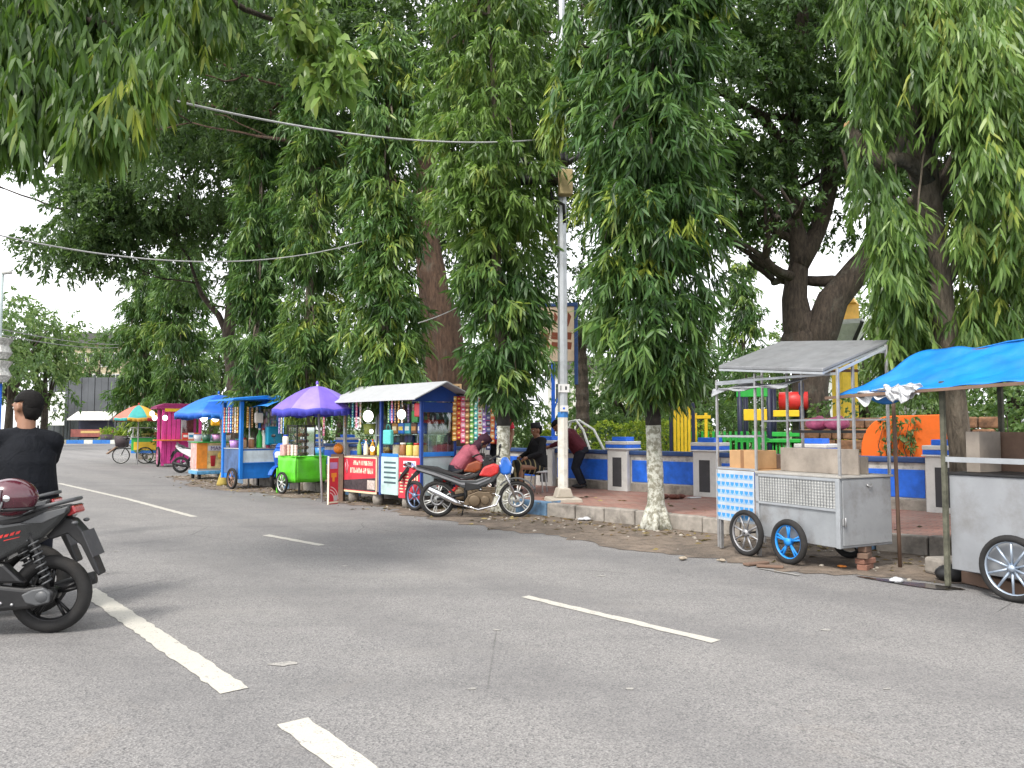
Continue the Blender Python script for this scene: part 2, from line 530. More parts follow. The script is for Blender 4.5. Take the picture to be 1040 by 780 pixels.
# far kerb across the end of the road, blue and white
fk = MB()
p0, p1 = Vector((-52, 77)), Vector((-9, 76.5))
n = 50
for i in range(n):
    a = p0.lerp(p1, i / n); b_ = p0.lerp(p1, (i + 1) / n)
    fk.box(a.x, b_.x - 0.02, a.y, a.y + 0.3, 0, 0.36, 1 + (i % 3 == 0) if i > 9 else 0)
tag(fk.build('far_kerb', [M_CONC, M_KBRIGHT, M_KWHITE]), kind='structure')
fb = MB(); fb.box(-75, -5, 77.3, 110, 0, 0.3, 0)
tag(fb.build('far_bank', M_GRASS), kind='structure')

# road markings: sheets 4 mm above the asphalt
def line(name, pts, wd, m, z=0.004):
    rng = random.Random(len(pts) + int(abs(pts[0][0]) * 10))
    pts = dens(pts, 0.07)
    l = []; r_ = []
    for i, p in enumerate(pts):
        a = pts[max(i - 1, 0)]; b_ = pts[min(i + 1, len(pts) - 1)]
        t = (b_ - a).normalized(); nr = Vector((t.y, -t.x))
        l.append(p + nr * (wd / 2 + rng.uniform(-.014, .004))); r_.append(p - nr * (wd / 2 + rng.uniform(-.014, .004)))
    return strip(name, l, r_, z, m)
def gl(px, py): 
    v = G(px, py); return (v.x, v.y)
line('lane_marking', [gl(632 - 4, 629), gl(727, 652)], 0.115, M_LINE) if False else None
line('lane_marking', [gl(533, 606), gl(727, 652)], 0.10, M_LINE)
line('lane_marking', [gl(270, 543.5), gl(327, 554)], 0.11, M_LINE)
line('lane_marking', [gl(60, 491), gl(130, 507), gl(197, 525)], 0.12, M_LINE)
line('edge_marking', [gl(88, 599), gl(239, 702)], 0.165, M_LINE)
line('edge_marking', [gl(297, 733), gl(372, 790)], 0.165, M_LINE)
line('edge_marking', [gl(772, 578), gl(812, 585)], 0.05, M_LINEWORN, 0.0085)
# small pale scuffs of old paint on the asphalt
rng = random.Random(5)
sp = MB()
for (px, py, s_) in [(288, 675, .09), (402, 478, .1), (150, 480, .1), (350, 575, .05), (610, 585, .05), (420, 500, .06), (505, 640, .04), (118, 560, .05), (480, 700, .03), (640, 700, .03), (840, 640, .05), (900, 700, .03)]:
    c = G(px, py)
    n = 9
    pts = [(c.x + math.cos(2 * PI * k / n) * s_ * rng.uniform(.4, 1.2), c.y + math.sin(2 * PI * k / n) * s_ * rng.uniform(.25, .7), 0.004) for k in range(n)]
    sp.add(pts, [tuple(range(n))])
tag(sp.build('paint_scuffs', M_LINEWORN), kind='structure')
# puddle in the gutter in front of the carts at the right
pd = MB(); c = G(928, 594); n = 22; rng = random.Random(8)
ax = Vector((-0.707, 0.707)); ay = Vector((0.707, 0.707))
pts = []
for k in range(n):
    a = 2 * PI * k / n; rr = 1 + 0.25 * math.sin(3 * a + 1) + rng.uniform(-.12, .12)
    q = ax * math.cos(a) * 0.42 * rr + ay * math.sin(a) * 0.10 * rr
    pts.append((c.x + q.x, c.y + q.y, 0.0095))
pd.add(pts, [tuple(range(n))])
tag(pd.build('puddle', mat('dirty_water', (0.035, 0.03, 0.024), 0.12, dirt=0, bump=0.02, bscale=9)), kind='structure')
# ------------------------------------------------------------------ foliage
def np_mesh(name, V, F, tone, m, parent):
    """V (n,3); F list of (k, array of indices shape (f,k)); tone per vertex"""
    me = bpy.data.meshes.new(name)
    me.vertices.add(len(V)); me.vertices.foreach_set('co', V.astype(np.float32).ravel())
    nl = sum(a.size for a in F); npoly = sum(len(a) for a in F)
    me.loops.add(nl); me.polygons.add(npoly)
    me.loops.foreach_set('vertex_index', np.concatenate([a.ravel() for a in F]).astype(np.int32))
    starts = []; o = 0
    for a in F:
        starts.append(o + np.arange(len(a)) * a.shape[1]); o += a.size
    me.polygons.foreach_set('loop_start', np.concatenate(starts).astype(np.int32))
    at = me.attributes.new('tone', 'FLOAT', 'POINT'); at.data.foreach_set('value', tone.astype(np.float32))
    me.update(calc_edges=True); me.validate()
    me.materials.append(m)
    o = bpy.data.objects.new(name, me); C.objects.link(o)
    if parent is not None: o.parent = parent
    return o

def unit(a):
    return a / np.maximum(1e-9, np.linalg.norm(a, axis=-1, keepdims=True))

def leaf_geo(rs, Pn, D, L, Wd, droop=0.25, two=True):
    n = len(Pn)
    D = unit(D)
    ref = unit(rs.normal(size=(n, 3)) + np.array([0, 0, 0.6]))
    S = unit(np.cross(D, ref)); N = np.cross(S, D)
    L = L[:, None]; Wd = Wd[:, None]
    g = np.array([0, 0, -1.0])
    def pt(t, s, lift=0.0):
        return Pn + D * L * t + g * L * droop * t * t + S * Wd * s + N * Wd * lift
    if two:
        V = np.stack([pt(0, 0), pt(.3, -.5, .12), pt(.3, .5, .12), pt(.68, -.42, .1), pt(.68, .42, .1), pt(1, 0)], 1).reshape(-1, 3)
        b = (np.arange(n) * 6)[:, None]
        T = np.concatenate([b + np.array([[0, 2, 1]]), b + np.array([[3, 4, 5]])])
        Q = b + np.array([[1, 2, 4, 3]])
        return V, [T, Q], 6
    V = np.stack([pt(0, 0), pt(.45, -.5, .25), pt(.45, .5, .25), pt(1, 0)], 1).reshape(-1, 3)
    b = (np.arange(n) * 4)[:, None]
    T = np.concatenate([b + np.array([[0, 3, 1]]), b + np.array([[0, 2, 3]])])
    return V, [T], 4

def sprays(rs, c, d, tone, per, tl, ll, lw, spread=0.75, down=0.45, droop=0.25, two=True):
    """c (k,3) spray roots, d (k,3) twig directions -> leaf geometry along every twig"""
    k = len(c)
    t = rs.uniform(0.1, 1.0, size=(k, per, 1))
    ln = rs.uniform(0.7, 1.25, size=(k, 1, 1)) * tl
    pos = c[:, None, :] + d[:, None, :] * t * ln + np.array([0, 0, -1]) * (t ** 2) * ln * 0.35
    rnd = unit(rs.normal(size=(k, per, 3)))
    ld = unit(d[:, None, :] * 0.7 + rnd * spread + np.array([0, 0, -down]))
    L = rs.uniform(.65, 1.2, size=(k * per)) * ll
    Wd = L / ll * lw * rs.uniform(.8, 1.2, size=k * per)
    tn = np.repeat(tone, per) + rs.normal(0, .09, size=k * per)
    V, F, q = leaf_geo(rs, pos.reshape(-1, 3), ld.reshape(-1, 3), L, Wd, droop, two)
    return V, F, np.repeat(np.clip(tn, 0, 1), q)

def join_geo(parts):
    V = []; T = []; Q = []; tn = []; o = 0
    for (v, f, t) in parts:
        V.append(v); tn.append(t)
        for a in f:
            (T if a.shape[1] == 3 else Q).append(a + o)
        o += len(v)
    F = []
    if T: F.append(np.concatenate(T))
    if Q: F.append(np.concatenate(Q))
    return np.concatenate(V), F, np.concatenate(tn)

RAMP_MAST = [(0.0, (0.024, 0.058, 0.018)), (0.35, (0.060, 0.135, 0.036)), (0.7, (0.135, 0.23, 0.056)), (1.0, (0.30, 0.36, 0.055))]
RAMP_YOUNG = [(0.0, (0.05, 0.10, 0.028)), (0.4, (0.12, 0.21, 0.05)), (0.75, (0.20, 0.30, 0.07)), (1.0, (0.34, 0.38, 0.08))]
RAMP_RAIN = [(0.0, (0.034, 0.066, 0.026)), (0.5, (0.072, 0.13, 0.045)), (1.0, (0.15, 0.22, 0.07))]
RAMP_FAR = [(0.0, (0.05, 0.10, 0.04)), (0.5, (0.10, 0.17, 0.06)), (1.0, (0.19, 0.26, 0.08))]
RAMP_NEAR = [(0.0, (0.026, 0.058, 0.016)), (0.4, (0.06, 0.12, 0.028)), (0.75, (0.10, 0.17, 0.03)), (1.0, (0.28, 0.32, 0.05))]
L_MAST = leafmat('mast_leaf', RAMP_MAST, 0.28, 0.40)
L_YOUNG = leafmat('young_mast_leaf', RAMP_YOUNG, 0.38, 0.38)
L_RAIN = leafmat('fine_leaf', RAMP_RAIN, 0.35, 0.5)
L_FAR = leafmat('pale_leaf', RAMP_FAR, 0.35, 0.5)
L_NEAR = leafmat('broad_drooping_leaf', RAMP_NEAR, 0.42, 0.4)
L_HEDGE = leafmat('hedge_leaf', [(0, (0.10, 0.19, 0.015)), (0.5, (0.24, 0.34, 0.025)), (1, (0.45, 0.48, 0.05))], 0.3, 0.5)

def m_bark(name, a, b_, sc=5):
    m, nt, b = newmat(name)
    tc = nn(nt, 'ShaderNodeTexCoord').outputs['Object']
    mp = nn(nt, 'ShaderNodeMapping'); mp.inputs['Scale'].default_value = (1, 1, 0.25); nt.links.new(tc, mp.inputs[0])
    n1 = noise(nt, mp.outputs[0], sc * 3, 8, 0.7, 0.5)
    base = mixc(nt, maprange(nt, n1, 0.35, 0.65), a, b_)
    n3 = noise(nt, tc, 2.2, 6, 0.7)
    base = mixc(nt, maprange(nt, n3, 0.55, 0.75, 0, 0.5), base, (0.16, 0.16, 0.13))
    nt.links.new(base, b.inputs['Base Color']); b.inputs['Roughness'].default_value = 0.95
    bn = nn(nt, 'ShaderNodeBump'); bn.inputs['Strength'].default_value = 1.0; bn.inputs['Distance'].default_value = 0.05
    nt.links.new(n1, bn.inputs['Height']); nt.links.new(bn.outputs[0], b.inputs['Normal'])
    return m
M_BARK = m_bark('dark_bark', (0.022, 0.017, 0.013), (0.085, 0.064, 0.048))
M_BARKRED = m_bark('reddish_bark', (0.045, 0.027, 0.019), (0.15, 0.09, 0.06))
M_BARKGREY = m_bark('grey_bark', (0.07, 0.056, 0.042), (0.20, 0.165, 0.125), 7)
M_BARKCUT = mat('pale_cut_wood', (0.42, 0.25, 0.12), 0.9)
def m_whitewash():
    m, nt, b = newmat('flaking_whitewash')
    tc = nn(nt, 'ShaderNodeTexCoord').outputs['Object']
    n1 = noise(nt, tc, 16, 6, 0.7); n2 = noise(nt, tc, 5, 8, 0.7)
    base = mixc(nt, maprange(nt, n1, 0.44, 0.56), (0.50, 0.50, 0.44), (0.22, 0.21, 0.16))
    base = mixc(nt, maprange(nt, n2, 0.55, 0.68, 0, 0.7), base, (0.11, 0.14, 0.08))
    nt.links.new(base, b.inputs['Base Color']); b.inputs['Roughness'].default_value = 0.95
    bn = nn(nt, 'ShaderNodeBump'); bn.inputs['Strength'].default_value = 0.9; bn.inputs['Distance'].default_value = 0.03
    nt.links.new(n1, bn.inputs['Height']); nt.links.new(bn.outputs[0], b.inputs['Normal'])
    return m
M_WASH = m_whitewash()
M_BLACKBAND = mat('black_trunk_paint', (0.022, 0.020, 0.018), 0.9, dirt=0.5, dirtcol=(0.10, 0.085, 0.07), bump=0.6, bscale=30)

def fnoise(rs, n=5):
    ks = [(rs.integers(1, 5), rs.uniform(0.6, 2.6), rs.uniform(0, 6.3), rs.uniform(0.4, 1)) for _ in range(n)]
    tot = sum(k[3] for k in ks)
    return lambda th, h: sum(a * np.sin(k * th + w * h + p) for (k, w, p, a) in ks) / tot

def mast_tree(name, x, y, prof, seed, label, dens=34, per=11, ll=0.24, lw=0.046, tl=0.34, trunk=None, group='weeping mast trees along the kerb',
              lean=(0, 0), ramp=L_MAST, young=None, two=True, tone0=0.36, tr=0.14, wash=False, jag=0.30, limbs=True, extra=None):
    """prof: list of (z, radius); a columnar weeping crown of hanging leafy sprays"""
    rs = np.random.default_rng(seed)
    root = empty(name, (x, y, 0), 0, label, 'tree', group)
    zs = np.array([p[0] for p in prof]); rr = np.array([p[1] for p in prof])
    area = 2 * PI * np.mean(rr) * (zs[-1] - zs[0])
    m_ = 8
    K = int(area * dens / m_)
    h = rs.uniform(zs[0], zs[-1], size=K * 3)
    keep = rs.uniform(0, rr.max(), size=K * 3) < np.interp(h, zs, rr) + 0.12
    h = h[keep][:K]; K = len(h)
    th = rs.uniform(0, 2 * PI, size=K)
    fn = fnoise(rs)
    r = np.interp(h, zs, rr) * (1 + jag * fn(th, h)) * rs.uniform(.88, 1.14, size=K)
    inner = rs.uniform(size=K) < .36
    rad = np.where(inner, r * rs.uniform(.15, .65, size=K), r * rs.uniform(.82, 1.02, size=K))
    o3 = np.stack([np.cos(th), np.sin(th), np.zeros(K)], 1)
    cc = o3 * rad[:, None]; cc[:, 0] += lean[0] * h; cc[:, 1] += lean[1] * h; cc[:, 2] = h
    # every node is a small drooping umbrella of leafy twigs
    off = rs.normal(size=(K, m_, 3)) * np.array([1, 1, .45]) * (tl * .40)
    c = (cc[:, None, :] + off).reshape(-1, 3)
    d = unit(off / tl * 1.3 + o3[:, None, :] * .45 + np.array([0, 0, -.62]) + rs.normal(0, .16, size=off.shape)).reshape(-1, 3)
    ct = tone0 + 0.18 * fn(th * 2 + 1, h * 2.3) + rs.normal(0, .16, size=K)
    new = rs.uniform(size=K) < 0.025
    ct[new] = rs.uniform(.72, 1.0, size=new.sum())
    tone = (ct[:, None] + rs.normal(0, .07, size=(K, m_))).reshape(-1)
    h = np.repeat(h, m_); th = np.repeat(th, m_); k = len(h)
    if extra is not None:
        e, ed, et = extra; c = np.concatenate([c, e]); d = np.concatenate([d, ed]); tone = np.concatenate([tone, et])
    if young:
        parts = []
        ymask = h > young + 0.5 * np.sin(th * 3)
        for mask, mt in ((~ymask, ramp), (ymask, L_YOUNG)):
            V, F, tn = sprays(rs, c[mask], d[mask], tone[mask] + (0.06 if mt is L_YOUNG else 0), per, tl, ll * (0.85 if mt is L_YOUNG else 1), lw, two=two)
            np_mesh('crown', V, F, tn, mt, root)
    else:
        V, F, tn = sprays(rs, c, d, tone, per, tl, ll, lw, two=two)
        np_mesh('crown', V, F, tn, ramp, root)
    b = MB(); zt = zs[-1] * 0.97
    pts = [(0, 0, -0.1), (0, 0, 0.08), (0, 0, 0.25)] + [(lean[0] * z + 0.03 * math.sin(z * 1.3 + seed), lean[1] * z + 0.03 * math.cos(z * 1.1), z) for z in np.linspace(0.6, zt, 12)]
    rad_ = [tr * 1.75, tr * 1.5, tr * 1.16] + [tr * (1 - 0.8 * i / 12) for i in range(12)]
    if wash:
        n_ = 12
        cut = [i for i, p in enumerate(pts) if p[2] < 1.5][-1]
        def trk(z0, z1, m_):
            zz = np.linspace(z0, z1, 8)
            q = []; r_ = []
            for z in zz:
                q.append((0.03 * math.sin(z * 1.3 + seed) * min(1, z) + lean[0] * z, 0.03 * math.cos(z * 1.1) * min(1, z) + lean[1] * z, z))
                r_.append(float(np.interp(z, [-.1, .06, .25, .6, zt], [tr * 1.9, tr * 1.6, tr * 1.15, tr, tr * .2])) * (1 + 0.05 * math.sin(z * 9)))
            b.tube(q, r_, 16, m_)
        trk(-0.1, 1.46, 1); trk(1.46, 1.86, 2); trk(1.86, zt, 0)
        for kx in range(6):
            a = kx * 1.05 + 0.3
            b.tube([(math.cos(a) * tr * .9, math.sin(a) * tr * .9, .3), (math.cos(a) * tr * 1.5, math.sin(a) * tr * 1.5, .1), (math.cos(a) * tr * 2.2, math.sin(a) * tr * 2.2, -.04)], [.05, .055, .03], 8, 1)
    else:
        b.tube(pts, rad_, 12, 0)
    if limbs:
        for z in np.arange(zs[0] + 0.6, zt - .5, 0.42):
            a = rs.uniform(0, 2 * PI); L = float(np.interp(z, zs, rr)) * 0.95
            o = Vector((lean[0] * z, lean[1] * z, z)); dv = Vector((math.cos(a), math.sin(a), 0))
            b.tube([o, o + dv * L * .5 + Vector((0, 0, .12)), o + dv * L * .85 + Vector((0, 0, -.15)), o + dv * L + Vector((0, 0, -.55))], [.035, .026, .017, .008], 6, 0)
    b.build('trunk', [trunk or M_BARKGREY, M_WASH, M_BLACKBAND], root)
    return root

def clumps_in(rs, ells, n, thr=-0.25, shell=0.35):
    """points inside ellipsoids with gaps"""
    vol = np.array([e[1][0] * e[1][1] * e[1][2] for e in ells]) ** 0.75; vol = vol / vol.sum()
    out = []; outd = []
    for (c, r), f in zip(ells, vol):
        k = int(n * f * 1.8) + 4
        u = unit(rs.normal(size=(k, 3))); s = rs.uniform(shell, 1, size=(k, 1)) ** 0.5
        p = np.array(c) + u * s * np.array(r)
        g = (np.sin(p[:, 0] * 1.35 + 1.1) + np.sin(p[:, 1] * 1.2 + 2.3 * np.sin(p[:, 2])) + np.sin(p[:, 2] * 1.9 + p[:, 0] * .8)) / 3 + rs.normal(0, .15, size=k)
        keep = g > thr
        p = p[keep][:int(n * f)]
        out.append(p); outd.append(unit((p - np.array(c)) / np.array(r) ** 1.3))
    return np.concatenate(out), np.concatenate(outd)

def crown_from(rs, ells, n, per, tl, ll, lw, m, root, thr=-0.25, flat=0.0, down=0.3, tone0=0.45, droop=0.2, two=False, name='crown', spread=0.9):
    c, o = clumps_in(rs, ells, n, thr)
    d = unit(o * 0.8 + rs.normal(0, .45, size=c.shape) + np.array([0, 0, -down]))
    d[:, 2] *= (1 - flat); d = unit(d)
    tone = tone0 + 0.22 * np.sin(c[:, 0] * 1.7 + c[:, 2] * 2.1) * np.sin(c[:, 1] * 1.9) + rs.normal(0, .13, size=len(c))
    V, F, tn = sprays(rs, c, d, np.clip(tone, 0, 1), per, tl, ll, lw, spread=spread, down=down, droop=droop, two=two)
    return np_mesh(name, V, F, tn, m, root)

def grow(b, rs, p, d, r, L, depth, ends, m=0, up=0.12):
    """recursive branching; ends collects tip positions"""
    pts = [p]; rad = [r]
    q = p.copy(); dd = d.copy()
    n = 4
    for i in range(n):
        dd = (dd + Vector(rs.normal(0, .16, size=3)) + Vector((0, 0, up * .4))).normalized()
        q = q + dd * L / n
        pts.append(q.copy()); rad.append(r * (1 - 0.42 * (i + 1) / n))
    b.tube(pts, rad, 8 if r > .08 else 6, m)
    if depth == 0:
        ends.append(q); return
    for k in range(2 + (rs.uniform() < .45)):
        s = Vector(rs.normal(0, 1, size=3)); s.z *= .5
        nd = (dd * 0.8 + s.normalized() * 0.75 + Vector((0, 0, up))).normalized()
        grow(b, rs, q if k < 2 else pts[2], nd, r * (.62 if k else .7), L * .78, depth - 1, ends, m, up)

# --- the mast trees on the kerb line
def kx(px, Y): return (px - 520) / 800 * Y
_rs = np.random.default_rng(3)
_e = []
for (px, py, n_) in ((563, 128, 26), (567, 100, 14), (588, 60, 12), (604, 165, 14), (598, 200, 12), (575, 75, 16), (578, 45, 16), (572, 105, 10), (582, 20, 16)):
    v_ = P(px, py - 10, 11.5)
    _e.append(np.array([v_.x - 2.03, v_.y - 11.2, v_.z]) + _rs.normal(0, .07, size=(n_, 3)) * np.array([.8, 1, 1.6]))
_e = np.concatenate(_e)
mast_tree('mast_tree', 2.03, 11.2, [(1.98, .12), (2.3, .42), (2.8, .62), (3.5, .70), (5, .74), (7, .74), (9, .66), (11, .4), (12, .15)], 21,
          'tall weeping mast tree with whitewashed trunk right of the grey light pole', dens=135, per=11, ll=0.215, lw=.034, tl=.27, tr=.115, wash=True, tone0=.36, extra=(_e, unit(_rs.normal(0, .25, size=_e.shape) + np.array([-.15, 0, -.9])), np.where(np.arange(len(_e)) < 78, _rs.uniform(.72, 1, len(_e)), _rs.uniform(.25, .6, len(_e)))))
mast_tree('mast_tree', -0.12, 13.55, [(1.9, .15), (2.2, .38), (2.8, .5), (3.8, .5), (4.7, .62), (5.3, .95), (7, 1.06), (8.5, .95), (9.6, .6), (10.3, .2)], 5,
          'mast tree with paler broad upper crown, rising behind the red and grey motorcycle', dens=100, per=11, ll=.215, lw=.036, tl=.27, tr=.12, wash=True, young=4.5, tone0=.40, lean=(-.03, .02))
mast_tree('mast_tree', -2.6, 16.2, [(1.95, .3), (2.5, .52), (4, .56), (6, .6), (7.6, .66), (9, .5), (10, .15)], 8,
          'mast tree hanging right behind the white roofed snack kiosk', dens=90, per=10, ll=.22, lw=.04, tl=.28, tr=.13, tone0=.54)
mast_tree('mast_tree', -4.75, 18.4, [(1.9, .25), (2.6, .40), (4, .44), (6, .48), (8, .44), (9.4, .3), (10, .1)], 12,
          'slim mast tree behind the purple umbrella', dens=90, per=10, ll=.24, lw=.044, tl=.3, tr=.13, two=False, tone0=.48)
mast_tree('mast_tree', -6.55, 20.2, [(1.7, .25), (2.5, .42), (4, .46), (6, .47), (8, .4), (9.2, .25), (9.8, .1)], 17,
          'slim dark mast tree behind the blue roofed snack cart', dens=90, per=10, ll=.25, lw=.045, tl=.3, tr=.13, two=False, tone0=.42)
mast_tree('mast_tree', -14.25, 33.8, [(1.7, .4), (3, .72), (5, .8), (7, .74), (9, .5), (10, .15)], 23,
          'bushy mast tree column behind the pink cart', dens=44, per=10, ll=.34, lw=.062, tl=.42, tr=.16, two=False, tone0=.42)
mast_tree('mast_tree', -17.3, 37.0, [(1.8, .45), (3, .85), (5, .95), (7, .85), (8.8, .6), (9.8, .15)], 29,
          'farthest mast tree column of the row, above the red and teal umbrella', dens=40, per=10, ll=.36, lw=.066, tl=.42, tr=.16, two=False, tone0=.42)

# --- the mast tree at the right, its trunk bared, hanging strands all round
def right_tree():
    rs = np.random.default_rng(41)
    root = empty('mast_tree', (4.88, 8.56, 0), 0, 'big weeping tree with bare brown trunk and sawn limb, standing behind the blue tarpaulin cart', 'tree', 'weeping mast trees along the kerb')
    b = MB()
    pts = [(0, 0, -.1), (0, 0, .3), (-.02, 0, 1.2), (-.10, .03, 2.2), (-.2, .05, 3.2), (-.31, .05, 4.4), (-.42, .1, 6), (-.4, .1, 8), (-.35, .1, 10)]
    b.tube(pts, [.20, .13, .115, .12, .135, .145, .13, .1, .05], 14, 0)
    # sawn limb at the left and a loose vine
    def q(px, py, Y):
        v = P(px, py, Y); return Vector((v.x - 4.88, v.y - 8.56, v.z))
    b.tube([q(946, 190, 8.6), q(925, 165, 8.4), q(908, 160, 8.3), q(893, 168, 8.2), q(880, 155, 8.15), q(862, 128, 8.1)], [.1, .085, .08, .085, .07, .05], 10, 0)
    b.tube([q(893, 166, 8.2), q(880, 172, 8.2)], [.05, .045], 8, 0)
    b.tube([q(905, 160, 8.3), q(925, 125, 8.3), q(935, 95, 8.4), q(960, 60, 8.5)], [.07, .06, .05, .04], 8, 0)
    b.tube([q(910, 160, 8.25), q(908, 200, 8.2), q(913, 250, 8.2), q(908, 280, 8.2)], [.014, .012, .012, .008], 6, 0)
    b.tube([q(940, 140, 8.2), q(933, 200, 8.1), q(930, 260, 8.05)], [.012, .01, .008], 6, 0)
    for (px, py, Y, r_) in ((1010, 60, 8.2, .05), (1060, 120, 8.7, .06), (900, 20, 8.4, .05), (1030, 230, 9.0, .045)):
        b.tube([q(944, py + 90, 8.7), q((944 + px) / 2, py + 10, 8.6), q(px, py, Y)], [r_ * 1.5, r_ * 1.2, r_ * .5], 8, 0)
    b.build('trunk', [M_BARKGREY, M_BARKCUT], root)
    stump = MB(); a = q(862, 128, 8.1); stump.ell(a, (.052, .052, .052), 10, 6)
    stump.build('sawn_end', M_BARKCUT, root)
    # hanging strands: (px, top py, bottom py, Y, half width px, count)
    cs = []; ds = []; tn = []
    strands = [(879, -60, 205, 8.3, 15, 70), (897, -60, 120, 8.2, 20, 60), (912, 190, 290, 8.2, 18, 60), (896, 175, 270, 8.3, 13, 36),
               (922, 245, 372, 8.85, 20, 150), (908, 285, 366, 8.8, 16, 70), (985, 205, 245, 8.3, 14, 20), (984, 10, 120, 8.0, 26, 90),
               (1005, -20, 190, 7.9, 34, 170), (950, -60, 100, 8.1, 28, 100), (1034, 10, 260, 8.1, 24, 130), (1000, 290, 352, 8.6, 26, 50), (1035, 250, 345, 8.6, 22, 60),
               (1075, -40, 280, 8.4, 40, 180), (1120, -40, 260, 8.6, 40, 140), (920, -80, 60, 8.8, 50, 120), (1000, -120, 30, 8.8, 70, 200),
               (862, -60, 30, 8.6, 14, 24), (1000, 180, 300, 9.1, 22, 60), (985, 320, 355, 8.4, 14, 20)]
    for (px, a0, a1, Y, hw, n) in strands:
        n = int(n * 2.9)
        py = rs.uniform(a0, a1, size=n); w_ = rs.normal(0, .5, size=n) * hw; dy = rs.normal(0, .28, size=n)
        for yy, ww, dd in zip(py, w_, dy):
            v = q(px + ww, yy, Y + dd); cs.append(v); s_ = .55 if ww > 0 else -.55
            ds.append((ww / hw * .5 + rs.normal(0, .2), rs.normal(-.15, .3), -.8)); tn.append(.40 + (.12 if px > 940 else -.12 if px < 905 else 0) + .16 * math.sin(yy * .07 + px) + rs.normal(0, .2))
    V, F, t_ = sprays(rs, np.array(cs), unit(np.array(ds)), np.clip(np.array(tn), 0, 1), 10, .24, .148, .026, spread=.7, down=.5, droop=.3)
    np_mesh('crown', V, F, t_, L_YOUNG, root)
right_tree()

# --- the overhanging tree at the near left, trunk outside the frame
def near_tree():
    rs = np.random.default_rng(77)
    root = empty('roadside_tree', (-7.2, 6.6, 0), 0, 'overhanging tree with drooping leafy boughs in the upper left corner', 'tree')
    b = MB()
    def q(px, py, Y):
        v = P(px, py, Y); return Vector((v.x + 7.2, v.y - 6.6, v.z))
    b.tube([(0, 0, -.1), (0, 0, .5), (.05, 0, 2), (.2, .05, 3.6), (.5, .1, 5.2), (.7, .1, 7)], [.3, .22, .2, .18, .15, .1], 12)
    b.tube([(.2, .05, 3.6), (1.4, .1, 4.35), q(0, 22, 6.6), q(40, 14, 6.6), q(110, 25, 6.7), q(180, 45, 6.8)], [.12, .09, .06, .05, .035, .015], 8)
    b.tube([(.5, .1, 4.9), (1.8, .5, 6.0), q(60, -60, 7), q(180, -30, 7.2), q(250, 10, 7.6), q(330, 40, 7.8)], [.1, .08, .06, .045, .03, .012], 8)
    b.tube([(.3, .1, 4), (1.2, -.2, 4.1), q(-10, 80, 6.2), q(60, 100, 6.2), q(120, 120, 6.3)], [.08, .06, .045, .03, .012], 8)
    b.build('trunk', M_BARK, root)
    cs = []; ds = []; tn = []
    boughs = [(20, 50, 6.4, 40, 40, 60, .42), (10, 110, 6.3, 30, 36, 60, .36), (60, 105, 6.3, 40, 36, 80, .40), (100, 90, 6.4, 45, 50, 100, .45), (150, 60, 6.6, 45, 40, 90, .46),
              (110, 125, 6.3, 34, 20, 60, .58), (135, 98, 6.35, 20, 22, 50, .78), (175, 14, 6.9, 30, 24, 60, .55), (60, 20, 6.7, 70, 40, 110, .38), (215, 20, 7.3, 24, 30, 50, .5),
              (160, -40, 7, 80, 40, 130, .45), (40, -40, 6.8, 80, 50, 120, .4), (290, -30, 7.6, 50, 26, 50, .5), (15, 140, 6.2, 20, 14, 22, .35), (80, 140, 6.25, 26, 14, 34, .5), (-40, 60, 6.4, 60, 70, 110, .4)]
    for (px, py, Y, hw, hh, n, t0) in boughs:
        n = int(n * 2.0)
        for _ in range(n):
            u, v_ = rs.normal(0, .5, size=2)
            p = q(px + u * hw, py + v_ * hh - 12, Y + rs.normal(0, .35)); cs.append(p)
            ds.append((rs.normal(.12, .4), rs.normal(-.1, .4), -.75)); tn.append(t0 + rs.normal(0, .14) + (.1 if v_ > .5 else 0))
    V, F, t_ = sprays(rs, np.array(cs), unit(np.array(ds)), np.clip(np.array(tn), 0, 1), 9, .2, .145, .031, spread=.6, down=.6, droop=.35)
    np_mesh('crown', V, F, t_, L_NEAR, root)
    # the light bough of broader leaves at its tip
    cs = []; ds = []; tn = []
    for (px, py, hw, hh, n) in [(318, 40, 26, 26, 50), (335, 62, 22, 18, 40), (300, 20, 26, 18, 36), (348, 80, 12, 9, 14), (322, 86, 8, 8, 10)]:
        for _ in range(n):
            u, v_ = rs.normal(0, .5, size=2)
            cs.append(q(px + u * hw, py + v_ * hh - 8, 7.7 + rs.normal(0, .25))); ds.append((rs.normal(.2, .4), rs.normal(-.2, .4), -.5)); tn.append(.62 + rs.normal(0, .14))
    V, F, t_ = sprays(rs, np.array(cs), unit(np.array(ds)), np.clip(np.array(tn), 0, 1), 7, .2, .15, .062, spread=.8, down=.3, droop=.3)
    np_mesh('light_bough', V, F, t_, L_YOUNG, root)
near_tree()

